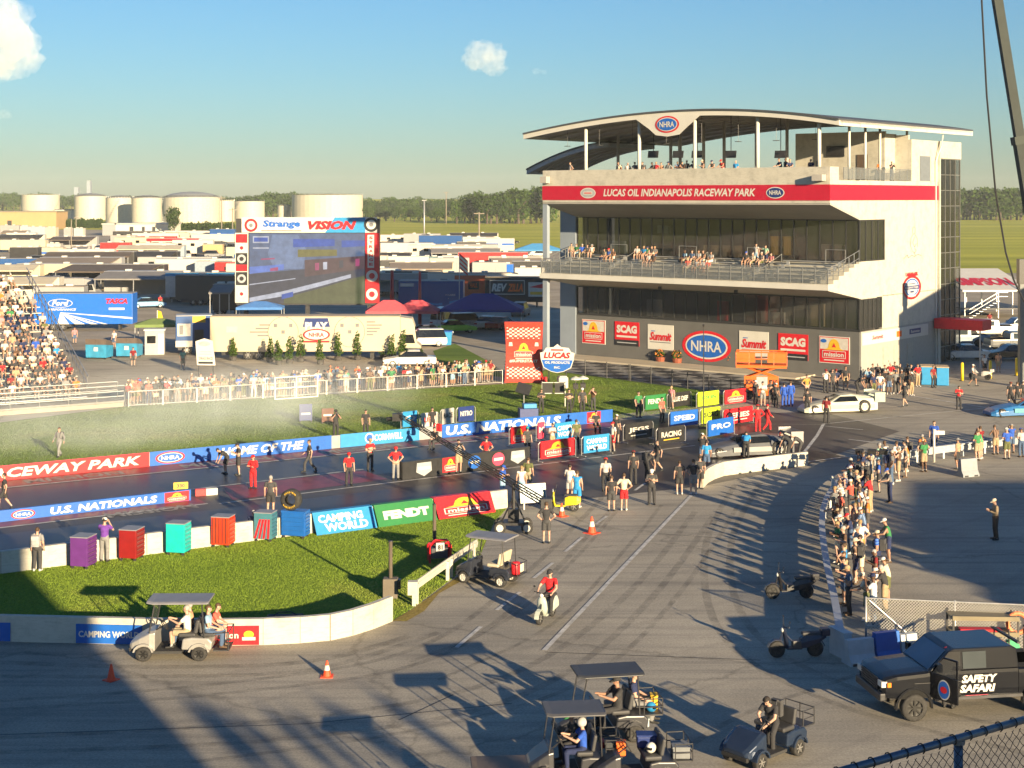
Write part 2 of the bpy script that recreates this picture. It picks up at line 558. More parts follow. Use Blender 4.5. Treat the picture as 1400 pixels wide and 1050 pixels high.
for pts, w in ((((-20,960),(300,935),(560,890),(700,800),(800,705),(850,650)),.26),(((-20,972),(310,948),(580,905),(725,812),(822,712),(872,655)),.26),(((-20,1010),(380,985),(680,930),(850,820),(950,700)),.3),(((-20,1030),(420,1008),(720,948),(880,830),(975,706)),.3),
   (((200,1050),(560,1000),(800,930),(930,810),(1010,690)),.22),(((1400,1000),(1150,935),(1020,850),(1000,740),(1040,660)),.3),(((1400,1030),(1130,958),(985,865),(965,745),(1005,662)),.3),(((560,905),(690,850),(790,760),(850,690)),.2),(((600,930),(760,850),(860,745),(905,690)),.18),(((-20,905),(200,912),(420,905),(560,870)),.4),(((-20,925),(220,925),(430,915),(600,865)),.35),(((900,1050),(1010,980),(1150,930),(1190,915)),.22)):
 tyre_mark(pts, w)
# lawns
sheet('lawn', [NWL - NN * 0.18, NW1 - NN * 0.1, G(676,712), G(655,764), G(566,830), G(534,851), G(500,862), G(450,874), G(400,878), G(300,881), G(0,875), G(-300,872)], LAWN, 0.02)
sheet('infield_grass', [FWL + NF * 0.3, FW1 + NF * 0.3, G(850,566), G(985,554), G(1003,543), G(955,533), G(800,513), G(745,506), G(690,525), G(172,556), G(0,578), G(-400,630)], STRIP, 0.02)
sheet('verge', [G(592,480), G(622,470), G(668,494), G(690,516), G(606,508)], STRIP, 0.02)
sheet('path', [G(618,470), G(690,476), G(690,512), G(668,492)], M('pale_concrete', (0.30,0.27,0.21),0.9, var=0.15, scale=0.8),0.018)
sheet('dry_verge', [G(536,850), G(566,832), G(655,768), G(660,775), G(640,790), G(600,812), G(580,836), G(556,850)], grass_mat('dry_grass', (0.22,0.17,0.05),(0.28,0.21,0.07),(0.2,0.2,0.04),1.5),0.024)
def in_poly(P, poly):
 x, y = P[:, 0], P[:, 1]
 ins = np.zeros(len(P), bool)
 m = len(poly)
 for i in range(m):
  x0, y0 = poly[i][0], poly[i][1]; x1, y1 = poly[(i + 1) % m][0], poly[(i + 1) % m][1]
  c = ((y0 > y) != (y1 > y)) & (x < (x1 - x0) * (y - y0) / (y1 - y0 + 1e-12) + x0)
  ins ^= c
 return ins
nprng = np.random.default_rng(5)
def blades(name, poly, count, hmin, hmax, w, mat):
 P = np.array([(p[0], p[1]) for p in poly])
 lo, hi = P.min(0), P.max(0)
 pts = nprng.uniform(lo, hi, (count * 3,2))
 pts = pts[in_poly(pts, poly)][:count]
 k = len(pts)
 a = nprng.uniform(0,2 * PI, k); h = nprng.uniform(hmin, hmax, k)
 ox, oy = np.cos(a) * w, np.sin(a) * w
 lx, ly = nprng.normal(0,.35, k) * h, nprng.normal(0,.35, k) * h
 V = np.zeros((k, 3,3), np.float32)
 V[:, 0] = np.stack([pts[:, 0] - ox, pts[:, 1] - oy, np.full(k, .015)],1)
 V[:, 1] = np.stack([pts[:, 0] + ox, pts[:, 1] + oy, np.full(k, .015)],1)
 V[:, 2] = np.stack([pts[:, 0] + lx, pts[:, 1] + ly, h],1)
 me = bpy.data.meshes.new(name)
 me.vertices.add(k * 3); me.vertices.foreach_set('co', V.reshape(-1))
 me.loops.add(k * 3); me.loops.foreach_set('vertex_index', np.arange(k * 3, dtype=np.int32))
 me.polygons.add(k); me.polygons.foreach_set('loop_start', np.arange(0, k * 3,3, dtype=np.int32))
 me.update(calc_edges=True)
 me.materials.append(mat)
 return tag(obj(name, me), kind='stuff')
BLADE = grass_mat('grass_blades', (0.17,0.255,0.032),(0.21,0.295,0.042),(0.29,0.315,0.07),0.12)
lawn_vis = [G(-60,790), G(692,697), G(676,716), G(652,766), G(566,832), G(534,850), G(500,861), G(450,873), G(400,877), G(300,880), G(0,874), G(-60,874)]
blades('grass', lawn_vis, 150000,0.03,0.075,0.011, BLADE)
BLADE2 = grass_mat('infield_blades', (0.10,0.165,0.035),(0.15,0.215,0.045),(0.24,0.24,0.075),0.12)
blades('grass', [G(0,652), FW1 + NF * 0.4, G(985,555), G(955,535), G(800,515), G(745,508), G(690,526), G(172,557), G(0,580)],90000,0.03,0.08,0.02, BLADE2)
# ================================================================ WALLS OF THE STRIP
# (each wall is a thing made of its cast sections)
def wall_line(name, label, pts, h, t, sec, mat, taper=0.0, cat='wall'):
 """a low wall along pts: cast sections with open joints, each a part"""
 root = thing(name, label, cat, pts[0])
 o0 = Vector(pts[0])
 for a, b in zip(pts[:-1], pts[1:]):
  a = Vector(a) - o0; b = Vector(b) - o0
  L = (b - a).length; k = max(1, round(L / sec)); d = (b - a) / L
  nn = Vector((-d.y, d.x, 0)); g = 0.012 if k > 1 else 0.0
  for i in range(k):
   p = a + d * (L * i / k + g); q = a + d * (L * (i + 1) / k - g)
   m = MB()
   z1 = h + rng.uniform(-.006,.006)
   vs = []
   for e, hh in ((t / 2 + taper, 0),(t / 2, z1),(-t / 2, z1),(-t / 2 - taper, 0)):
    vs += [p + nn * e + Vector((0,0, hh)), q + nn * e + Vector((0,0, hh))]
   m.add(vs, [(0,1,3,2),(2,3,5,4),(4,5,7,6),(1,7,5,3),(0,2,4,6)])
   m.build('wall_section', mat, root)
 return root
def stained(name, col, rough=0.7):
 m, nt, b = newmat(name)
 v = coords(nt)
 n1 = noise(nt, 1.2,6,0.65, v)
 r1 = ramp(nt, [(0.3, tuple(c * .78 for c in col)),(0.5, col),(0.75, tuple(c * 1.08 for c in col))])
 nt.links.new(n1.outputs['Fac'], r1.inputs[0])
 n2 = noise(nt, 1.0,5,0.7, coords(nt, 'Object', (2.5,2.5,14)))
 r2 = ramp(nt, [(0.32,(0.62,0.58,0.52)),(0.5,(1,1,1))])
 nt.links.new(n2.outputs['Fac'], r2.inputs[0])
 c = mixc(nt, r1.outputs[0], r2.outputs[0],0.45, 'MULTIPLY')
 nt.links.new(c, b.inputs['Base Color'])
 b.inputs['Roughness'].default_value = rough
 n3 = noise(nt, 18,3,0.6, v)
 bump(nt, b, n3.outputs['Fac'],0.12,0.01)
 return m
WALLW = stained('white_wall_paint', (0.48,0.455,0.385))
wall_line('guard_wall', 'long white concrete guard wall beside the lawn with tool chests in front', [NWL, NW0, NW1],0.88,0.24,3.0, WALLW, 0.05)
wall_line('guard_wall', 'white curved concrete wall along the bottom of the lawn with sponsor panels', [G(-300,873), G(0,876), G(200,881), G(300,882), G(360,881), G(410,878.5), G(450,875), G(480,868.5), G(508,859.5), G(534,849)],0.88,0.2,60, WALLW)
wall_line('guard_wall', 'cream concrete wall bending round beside the grey race car', [G(958,668), G(966,660), G(975,655), G(988,650.5), G(1021,646), G(1103,636)],0.76,0.2,5.5, WALLW)
w = wall_line('sponsor_wall', 'long low wall behind the far lane carrying red and blue event banners', [FWL, FW0, FW1],0.76,0.2,4.0, M('wall_grey', (0.3,0.3,0.3),0.7))
# rail plates and posts
def ribbon(pts, h0, h1, t, mat_i, mb):
 for a, b in zip(pts[:-1], pts[1:]):
  d = (b - a).normalized(); nn = Vector((-d.y, d.x, 0)) * t / 2
  vs = [a + nn, b + nn, b - nn, a - nn]
  mb.add([p + Vector((0,0, h0)) for p in vs] + [p + Vector((0,0, h1)) for p in vs],[(0,3,2,1),(4,5,6,7),(0,1,5,4),(1,2,6,5),(2,3,7,6),(3,0,4,7)], mat_i)
g = thing('guard_rail', 'short white steel guard rail on posts at the lawn corner behind the beige-seat cart', 'guard rail', G(566,828))
o0 = G(566,828)
pts = [G(563,829) - o0, G(600,801) - o0, G(652,764) - o0]
mb = MB(); ribbon(pts, 0.50,0.60,0.05,0, mb); ribbon(pts, 0.60,0.72,0.10,0, mb); ribbon(pts, 0.72,0.82,0.05,0, mb)
mb.build('rail', WALLW, g)
mb = MB(); mb.box((-.22,-.16,.42),(.14,.16,.90)); mb.build('end_plate', WALLW, g)
for p in (G(566,829), G(570,826), G(612,794), G(617,790), G(648,768)):
 mb = MB(); mb.cbox(p - o0 + Vector((0,0,.38)),(.13,.13,.76)); mb.build('post', WALLW, g)
# curving rail in front of the crowd on the right
rp = [G(1149,893), G(1140,842), G(1131,800), G(1126,768), G(1123.5,742), G(1125,718), G(1131,700), G(1142,682), G(1156,667), G(1172,656), G(1195,645), G(1230,636), G(1275,629), G(1330,622), G(1420,612)]
g = thing('guard_rail', 'long pale steel guard rail curving in front of the standing crowd', 'guard rail', rp[0])
pts = [p - rp[0] for p in rp]
RAILM = M('rail_steel', (0.42,0.44,0.46),0.5,0.25, var=0.12)
mb = MB(); ribbon(pts, 0.34,0.44,0.06,0, mb); ribbon(pts, 0.44,0.60,0.14,0, mb); ribbon(pts, 0.60,0.70,0.06,0, mb)
ribbon(pts, 0.70,0.76,0.26,0, mb)
mb.build('rail', RAILM, g)
for a, b in zip(pts[:-1], pts[1:]):
 k = max(1, round((b - a).length / 2.0))
 for i in range(k):
  p = a + (b - a) * (i + .5) / k
  mb = MB(); mb.cbox(p + Vector((.06,.05,.35)),(.1,.1,.70)); mb.build('post', RAILM, g)
# -- sponsor banners on the far wall
_sgn = {}
PRINTS = [RED, WHITE, BLUE, YELL, BLACK, NAVY, GRN, CYANB, M('pale_print', (0.5,0.47,0.42),0.6), M('pink_print', (0.6,0.05,0.1),.5), M('grey_print', (0.16,0.16,0.165),.6), M('lime_print', (0.45,0.6,0.02),.5), M('silver_print', (.33,.34,.35),.5), ORNG, M('cream_print', (.48,.42,.30),.5, var=.05, scale=.5)]
C_RED, C_WHITE, C_BLUE, C_YEL, C_BLK, C_NAVY, C_GRN, C_CYAN, C_PALE, C_PINK, C_GREY, C_LIME, C_SILV, C_ORNG = range(14)
def nhra(mb, cx, cz, w, h, y=0.0, e=0.01):
 mb.oval(cx, cz, w / 2, h / 2, y, C_RED); mb.oval(cx, cz, w * .43, h * .41, y - e, C_WHITE); mb.oval(cx, cz, w * .40, h * .36, y - 2 * e, C_BLUE)
 mb.text('NHRA', cx - w * .31, cz - h * .17, w * .62, h * .34, y - 3 * e, C_WHITE, .02)
def mission(mb, x0, z0, x1, z1, y=0.0, e=0.01, ground=True, col=C_RED):
 w, h = x1 - x0, z1 - z0; cx = (x0 + x1) / 2
 if ground: mb.rect(x0, z0, x1, z1, y, col)
 bell = [(-.34,.50),(-.20,.56),(-.15,.78),(-.08,.88),(0,.91),(.08,.88),(.15,.78),(.20,.56),(.34,.50)]
 mb.poly([(cx + a * w, z0 + b * h) for a, b in reversed(bell)], y - e, C_YEL)
 mb.poly([(cx - .07 * w, z0 + .6 * h),(cx + .07 * w, z0 + .6 * h),(cx, z0 + .76 * h)], y - 2 * e, C_RED)
 mb.rect(cx - .38 * w, z0 + .20 * h, cx + .38 * w, z0 + .47 * h, y - 1.5 * e, C_WHITE)
 mb.rect(cx - .36 * w, z0 + .22 * h, cx + .36 * w, z0 + .45 * h, y - 2 * e, col)
 mb.text('mission', cx - .32 * w, z0 + .25 * h, .64 * w, .17 * h, y - 3 * e, C_WHITE, .03)
 mb.rect(cx - .33 * w, z0 + .10 * h, cx + .33 * w, z0 + .14 * h, y - 2 * e, C_WHITE)
def wall_sign(name, label, p, q, z0, h, draw, cat='banner', off=0.115, t=0.03, group=None, back=None, tilt=0.0):
 """a flat printed panel from foot p to foot q facing the camera; draw(mb, L, h) adds the print"""
 p = Vector(p); q = Vector(q)
 L = (q - p).length; rz = heading(p, q)
 nn = Vector((math.sin(rz),-math.cos(rz),0))
 root = thing(name, label, cat, p + nn * off + Vector((0,0, z0)), rz, group)
 mb = MB(); mb.box((0,-t / 2,0),(L, t / 2, h)); o = mb.build('panel', back or PRINTS[C_BLUE], root)
 m2 = MB(); draw(m2, L, h)
 o2 = m2.build('print', PRINTS, root, (0,-t / 2 - 0.008,0))
 if tilt:
  o.rotation_euler = (tilt, 0,0); o2.rotation_euler = (tilt, 0,0)
 return root
def wpt(px):                                  # foot of the far wall under a photograph column
 k = (px - 0) / 836.0
 # intersect the wall line with the column's ray
 t = px - 700.0
 a = t / F
 s = (a * FW0.y - FW0.x) / (UF.x - a * UF.y)
 return FW0 + UF * s
def d_red(mb, L, h):
 mb.rect(0,0, L, h, 0, C_RED); mb.text('LUCAS OIL INDIANAPOLIS RACEWAY PARK', L * .03, h * .18, L * .95, h * .64,-.01, C_WHITE, .035,.22)
wall_sign('wall_banner', 'red wall banner lettered with the raceway park name', wpt(-470), wpt(203),0.0,0.80, d_red)
def d_home(mb, L, h):
 mb.rect(0,0, L, h, 0, C_BLUE); nhra(mb, L * .105, h * .5,1.7, h * .82,-.006)
 mb.text('HOME OF THE', L * .37, h * .2, L * .47, h * .62,-.01, C_WHITE, .035,.25)
 mb.rect(L * .86,0, L * .93, h, -.005, C_BLUE)
wall_sign('wall_banner', 'blue wall banner lettered HOME OF THE with the oval emblem', wpt(204), wpt(452),0.0,0.80, d_home)
def d_corn(mb, L, h):
 mb.rect(0,0, L, h, 0, C_CYAN); mb.oval(L * .36, h * .55,.3,.3,-.006, C_WHITE); mb.oval(L * .36, h * .55,.22,.22,-.012, C_BLUE); mb.text('CORNWELL', L * .42, h * .28, L * .36, h * .5,-.01, C_WHITE, .03)
wall_sign('wall_banner', 'blue wall banner with the tool maker name in white', wpt(464), wpt(572),0.0,0.80, d_corn)
def d_usn(mb, L, h):
 mb.rect(0,0, L, h, 0, C_BLUE); mb.text('U.S. NATIONALS', L * .02, h * .16, L * .66, h * .72,-.01, C_WHITE, .045,.12)
 mission(mb, L * .84, h * .06, L * .925, h * .94,-.006)
wall_sign('wall_banner', 'blue wall banner lettered U.S. NATIONALS behind the far lane', wpt(603), wpt(836),0.0,0.82, d_usn)
def d_usn2(mb, L, h):
 mb.rect(0,0, L, h, 0, C_BLUE); mb.text('CORNWELL', L * .30, h * .25, L * .21, h * .5,-.01, C_WHITE, .03); nhra(mb, L * .575, h * .5,1.1, h * .8,-.006)
 mb.text('U.S. NATIONALS', L * .64, h * .18, L * .27, h * .64,-.01, C_WHITE, .045,.12)
 mission(mb, L * .93, h * .06, L * .995, h * .94,-.006)
mw0, mw1 = G(-330,752), G(260,684)
wall_sign('median_board', 'low blue board lettered U.S. NATIONALS on the median between lanes', mw0, mw1,0.0,0.55, d_usn2, 'board', 0.0,0.18)
# -- panels on the bottom wall
def d_camp1(mb, L, h):
 mb.rect(0,0, L, h, 0, C_BLUE); mb.text('CAMPING WORLD', L * .04, h * .32, L * .92, h * .34,-.01, C_WHITE, .03)
wall_sign('wall_panel', 'blue camping sponsor panel on the curved wall behind the silver cart', G(106,878.6), G(196,880.8),0.03,0.64, d_camp1, off=0.125)
def d_miss1(mb, L, h):
 mb.rect(0,0, L, h, 0, C_RED); mb.text('mission', L * .05, h * .35, L * .55, h * .32,-.01, C_WHITE, .03)
 mb.rect(L * .66, h * .2, L * .95, h * .5,-.01, C_RED); mb.oval(L * .8, h * .55, L * .1, h * .2,-.012, C_YEL); mb.rect(L * .67, h * .25, L * .93, h * .42,-.018, C_WHITE)
wall_sign('wall_panel', 'red food sponsor panel on the curved wall beside the silver cart', G(285,881.8), G(355,881.1),0.03,0.64, d_miss1, off=0.125)
wall_sign('wall_panel', 'plain blue panel on the curved wall cut by the picture edge', G(-90,874.8), G(16,876.3),0.03,0.62, lambda mb, L, h: mb.rect(0,0, L, h, 0, C_BLUE), off=0.125)
# -- cloth banners draped over the near wall, leaning out at the foot
def npt(px):
 a = (px - 700.0) / F
 s = (a * NW0.y - NW0.x) / (UN.x - a * UN.y)
 return NW0 + UN * s
def drape(label, px0, px1, draw, back):
 p, q = npt(px0), npt(px1)
 L = (q - p).length; rz = heading(p, q)
 nn = Vector((math.sin(rz),-math.cos(rz),0))
 root = thing('draped_banner', label, 'banner', p + nn * 0.15, rz)
 H = 1.02; lean = R(-30)
 mb = MB(); mb.box((0,-.012,-H),(L, .012,0)); mb.build('panel', back, root, (0,-.05,.90),(lean, 0,0))
 mb = MB(); mb.box((0,-.06,-.02),(L, .28,.02)); mb.build('top_fold', back, root, (0,0,.915))
 m2 = MB(); draw(m2, L, H)
 m2.build('print', PRINTS, root, tuple(Matrix.Rotation(lean, 3, 'X') @ Vector((0,-.022,-H)) + Vector((0,-.05,.90))),(lean, 0,0))
 return root
def d_cw(mb, L, h):
 mb.rect(0,0, L, h, 0, C_CYAN); mb.text('CAMPING', L * .07, h * .52, L * .74, h * .36,-.008, C_WHITE, .04); mb.text('WORLD', L * .15, h * .1, L * .72, h * .38,-.008, C_WHITE, .04)
def d_fendt(mb, L, h):
 mb.rect(0,0, L, h, 0, C_GRN); mb.text('FENDT', L * .12, h * .3, L * .78, h * .4,-.008, C_WHITE, .07)
drape('blue CAMPING WORLD cloth banner leaning off the white guard wall', 424,506, d_cw, PRINTS[C_CYAN])
drape('green FENDT cloth banner leaning off the white guard wall', 508,588, d_fendt, PRINTS[C_GRN])
drape('red food sponsor cloth banner at the end of the guard wall', 590,667, lambda mb, L, h: mission(mb, 0,0, L, h, 0), PRINTS[C_RED])
# ================================================================ THE RACE TOWER
TC = G(1175,519)
TRZ = math.atan2(-2050,2480)
tf = Vector((math.cos(TRZ), math.sin(TRZ),0)); tb = Vector((-math.sin(TRZ), math.cos(TRZ),0))
def TL(px, py, y):
 a = (px - 700.0) / F
 x = (a * (TC.y + tb.y * y) - TC.x - tb.x * y) / (tf.x - a * tf.y)
 d = TC.y + tf.y * x + tb.y * y
 return x, CAMH - (py - HOR) * d / F
def TS(px, py, x):
 """same on a plane of constant local x: returns local y, z"""
 a = (px - 700.0) / F
 y = (a * (TC.y + tf.y * x) - TC.x - tf.x * x) / (tb.x - a * tb.y)
 d = TC.y + tf.y * x + tb.y * y
 return y, CAMH - (py - HOR) * d / F
def TW(x, y, z=0.0):
 return TC + tf * x + tb * y + Vector((0,0, z))
TWHITE = stained('tower_white', (0.47,0.45,0.385),0.6)
TGREY = M('tower_grey_paint', (0.105,0.105,0.102),0.75, var=0.1, scale=0.6, bmp=0.15)
TSHADEB = M('tower_shade_blue', (0.22,0.26,0.31),0.7, var=0.08, scale=0.5)  # blue shade of the fin wall and column, put into the colour
TROOF = M('roof_membrane', (0.06,0.065,0.075),0.6)
TSOFF = M('soffit_panel', (0.36,0.34,0.31),0.7, var=0.08, scale=0.7)
TFRAME = M('window_mullion', (0.05,0.05,0.05),0.4,0.4)
TGL = glass('tower_glass', (0.04,0.044,0.043),0.05)
TGL.node_tree.nodes['Principled BSDF'].inputs['Alpha'].default_value = 0.45
TGL.node_tree.nodes['Principled BSDF'].inputs['IOR'].default_value = 2.1
TBAND = M('red_band', (0.42,0.008,0.03),0.45, var=0.06)
tower = thing('race_tower', 'white raceway tower with red lettered band, curved roof and open seating balcony', 'tower', TC, TRZ)
XL = -29.1
YB = 15.5
# sign wall and ground floor
mb = MB(); mb.box((XL, 0.0,0),(0,0.3,3.88)); mb.build('sign_wall', TGREY, tower)
mb = MB(); mb.box((-.3,0.302,0),(0, YB, 3.88)); mb.build('side_base_wall', M('side_base', (0.33,0.32,0.29),0.7, var=0.08), tower)
mb = MB(); mb.box((XL, 0.05,3.88),(0.02,0.2,4.0)); mb.build('sill_band', TFRAME, tower)
mb = MB(); mb.box((XL, YB - .3,0),(0, YB, 17.2)); mb.box((XL, 1.0,0),(XL + .3, YB, 16.0)); mb.build('rear_wall', TWHITE, tower)
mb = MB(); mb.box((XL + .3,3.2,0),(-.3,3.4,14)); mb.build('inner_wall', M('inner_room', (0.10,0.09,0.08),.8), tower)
mb = MB(); mb.box((XL, .3,6.55),(-.02,3.2,6.75)); mb.box((XL, .3,9.3),(-.02,3.2,9.5)); mb.build('floor_slab', TSOFF, tower)
# side wall, white, in the plane x = 0
mb = MB()
mb.box((-.3,4.2,3.9),(0, YB, 6.7)); mb.box((-.3,0.0,6.62),(0, YB, 9.66)); mb.box((-.3,4.7,9.66),(0, YB, 13.1)); mb.box((-.3,0.0,13.1),(0, YB, 16.35))
mb.build('side_wall', TWHITE, tower)
# glazing: pane by pane, mullions joined per band
def glaze(name, n, x0, x1, z0, z1, plane, fixed, depth=.06):
 root = MB()
 w = (x1 - x0) / n
 for i in range(n + 1):
  c = x0 + i * w
  if plane == 'front': root.box((c - .05, fixed - .06, z0),(c + .05, fixed + .1, z1))
  else: root.box((fixed - .1, c - .05, z0),(fixed + .06, c + .05, z1))
 for z in (z0, z1 - .08):
  if plane == 'front': root.box((x0, fixed - .05, z),(x1, fixed + .1, z + .08))
  else: root.box((fixed - .1, x0, z),(fixed + .05, x1, z + .08))
 fr = root.build(name, TFRAME, tower)
 pm = MB()
 if plane == 'front': pm.box((.05,-.01,0.08),(w - .05,.02, z1 - z0 - .08))
 else: pm.box((-.02,.05,0.08),(.01, w - .05, z1 - z0 - .08))
 me = pm.mesh('pane', TGL)
 for i in range(n):
  o = obj('pane', me, fr, (x0 + i * w, fixed, z0) if plane == 'front' else (fixed, x0 + i * w, z0))
  o.rotation_euler = (0,0, rng.uniform(-.02,.02)) if plane == 'front' else (0,0, rng.uniform(-.01,.01))
 return fr
glaze('window_band', 24, XL + .05,-.05,4.0,6.58, 'front', 0.10)
glaze('window_band', 5,.12,4.18,4.0,6.58, 'side', -0.08)
glaze('window_band', 24, XL + .05,-.05,9.62,13.08, 'front', 0.10)
glaze('window_band', 4,.12,4.68,9.68,13.08, 'side', -0.08)
# what shows behind the glass: blinds, counters, screens, lit panels
BLIND = M('blind_tan', (.36,.29,.19),.9)
for i, (x, w_, z, h_, m_) in enumerate(((-28.6,1.1,4.2,2.3, BLIND),(-27.4,1.1,4.2,2.3, BLIND),(-26.2,1.0,4.2,2.3, BLIND),(-21.5,1.6,4.1,1.5, TSOFF),(-14.0,1.0,4.1,1.7, RED),(-9.6,2.2,4.1,1.0, TSOFF),(-5.0,1.4,4.1,1.9, BLIND),(-27.0,3.0,9.7,1.2, TSHADEB),(-20.4,1.2,11.7,.7, WHITE),(-15.5,4.0,9.7,1.0, BLIND),(-9.0,2.4,10.0,1.6, YELL),(-4.0,2.2,9.7,1.3, TSOFF),(-23.4,1.5,9.7,2.2, M('inner_door', (.12,.10,.08),.7)))):
 mb = MB(); mb.box((x, .55 + .02 * i, z),(x + w_, .9 + .02 * i, z + h_)); mb.build('room_panel', m_, tower)
# seating balcony: stepped deck with a raked soffit
steps = 6
prof = [(0.0,9.50)]
for i in range(steps):
 y = -0.9 * i; z = 9.50 - 0.29 * i
 prof += [(y - .9, z),(y - .9, z - .29)]
prof += [(-5.4,7.58),(-5.35,7.52),(0.0,6.64)]
mb = MB(); mb.prism(prof[::-1], XL, 0.0, 'x'); mb.build('balcony_deck', TWHITE, tower)
mb = MB(); mb.box((XL - .05,-5.5,7.56),(0.05,-5.402,7.98)); mb.build('balcony_nosing', WHITE, tower)
ALU = M('bleacher_aluminium', (0.45,0.46,0.46),0.4,0.5, var=0.15)
mb = MB(); mb.box((0,-.14,0),(1,.14,.05)); mb.box((.05,-.05,-.40),(.1,.05,0)); mb.box((.9,-.05,-.40),(.95,.05,0))
bm = mb.mesh('bench', ALU)
for i in range(1, steps):
 for a, b in ((XL + .6,-22),(-21,-14.5),(-13.5,-7.2),(-6.2,-.6)):
  o = obj('bench', bm, tower, (a, -0.9 * i - .55,9.50 - .29 * i + .43)); o.scale = (b - a, 1,1)
# balcony railing: posts, rails and mesh panels
RAILP = M('rail_metal', (0.33,0.34,0.34),0.4,0.6, var=0.15)
fr = MB()
for i in range(27):
 x = XL + .02 + i * (29.0 / 26)
 fr.box((x - .03,-5.38,7.9),(x + .03,-5.32,9.35))
for z in (8.0,9.32): fr.box((XL, -5.37, z),(0,-5.33, z + .05))
for i in range(7):
 y = -0.9 * i + .05; z = 9.50 - .29 * min(i, 5) + .05
 for x in (-.05, XL + .05):
  fr.box((x - .03, y - .03, z - .1),(x + .03, y + .03, z + 1.1))
for x in (-.05, XL + .05):
 for dz in (.45,1.08): fr.cyl((x, 0.05,9.50 + dz),(x, -5.35,7.95 + dz + .2),.03, n=5)
for x in (-21.5,-14,-6.7):
 for i in (1,3):
  fr.tube([(x, -.9 * i, 9.5 - .29 * i),(x, -.9 * i, 10.45 - .29 * i),(x, -.9 * i - 1.6,9.9 - .29 * i),(x, -.9 * i - 1.6,9.0 - .29 * i)],.03,5)
for x in (-25,-17.5,-10.5,-3):
 fr.tube([(x, -.1,9.5),(x, -.1,10.6),(x + 1.8,-.1,10.6),(x + 1.8,-.1,9.5)],.03,5)
rail = fr.build('balcony_railing', RAILP, tower)
def see_through(name, col, alpha):
 m, nt, b = newmat(name)
 v = coords(nt)
 nn = noise(nt, 2.0,3,.5, v)
 r = ramp(nt, [(.3, tuple(c * .8 for c in col)),(.7, col)])
 nt.links.new(nn.outputs['Fac'], r.inputs[0]); nt.links.new(r.outputs[0], b.inputs['Base Color'])
 b.inputs['Alpha'].default_value = alpha
 b.inputs['Roughness'].default_value = .25
 return m
GLASSR = see_through('rail_glass', (0.20,0.22,0.23),0.38)
pm = MB(); pm.box((.04,-.008,0),(29.0 / 26 - .04,.008,1.18)); pme = pm.mesh('panel', GLASSR)
for i in range(26):
 obj('panel', pme, rail, (XL + .02 + i * (29.0 / 26),-5.35,8.08))
# upper storey: overhang, soffit, parapet, red band
mb = MB(); mb.prism([(0.0,13.1),(-5.1,14.36),(-5.1,14.5),(0.0,13.25)], XL, 0.0, 'x'); mb.build('raked_soffit', TSOFF, tower)
mb = MB(); mb.box((XL, -5.1,14.42),(0,-4.85,17.4)); mb.build('front_parapet', TWHITE, tower)
mb = MB(); mb.prism([(0.0,13.12),(0.0,16.3),(-4.84,16.3),(-4.84,14.32)],-.3,-.002, 'x'); mb.build('overhang_end', TWHITE, tower)
mb = MB(); mb.prism([(0.0,13.12),(0.0,16.3),(-4.84,16.3),(-4.84,14.32)], XL + .002, XL + .3, 'x'); mb.build('overhang_end', TWHITE, tower)
mb = MB()
mb.box((-.3,-4.84,16.3),(-.002,-3.6,17.4)); mb.build('corner_parapet', TWHITE, tower)
mb = MB(); mb.box((XL + .3,-4.84,16.1),(-.31, YB - .31,16.35)); mb.build('terrace_floor', TSOFF, tower)
mb = MB(); mb.box((XL - .02,-5.14,14.70),(.025,-5.102,15.98)); mb.box((0.003,-5.1,14.70),(.03, YB, 15.98)); mb.build('red_band', TBAND, tower)
x0, z0 = TL(825,270,-5.14); x1, z1 = TL(1033,258,-5.14)
mb = MB(); mb.text('LUCAS OIL INDIANAPOLIS RACEWAY PARK', x0,15.03, x1 - x0,.66,0, C_WHITE, .03,.2); mb.build('lettering', PRINTS, tower, (0,-5.155,0))
for px in (804,1060):
 x, z = TL(px, 264,-5.14); mb = MB()
 mb.oval(x, 15.33,.85,.47,0, C_WHITE); mb.oval(x, 15.33,.76,.40,-.01, C_SILV if px < 900 else C_NAVY)
 if px > 900: mb.text('NHRA', x - .55,15.16,1.1,.36,-.02, C_WHITE, .02)
 else: mb.rect(x - .5,15.2, x + .5,15.46,-.02, C_WHITE); mb.rect(x - .42,15.28, x + .42,15.38,-.03, C_RED)
 mb.build('emblem', PRINTS, tower, (0,-5.155,0))
# left end: fin wall and front column
mb = MB(); mb.box((-30.95,-.1,0),(XL - .02,.2,14.3)); mb.build('fin_wall', TSHADEB, tower)
mb = MB(); mb.box((XL - .08,-5.0,0),(XL + .42,-4.6,7.5)); mb.box((XL - .08,-5.0,9.4),(XL + .42,-4.6,14.4)); mb.build('column', TSHADEB, tower)
# side parapet glass
mb = MB(); y0, _ = TS(1155,240,0); y1, _ = TS(1281,240,0)
for i in range(13):
 y = y0 + (y1 - y0) * i / 12; mb.box((-.12, y - .025,16.35),(-.07, y + .025,17.35))
mb.box((-.13, y0,17.33),(-.06, y1,17.38)); o = mb.build('terrace_railing', RAILP, tower)
mb = MB(); mb.box((-.10, y0,16.42),(-.09, y1,17.3)); mb.build('panel', GLASSR, o)
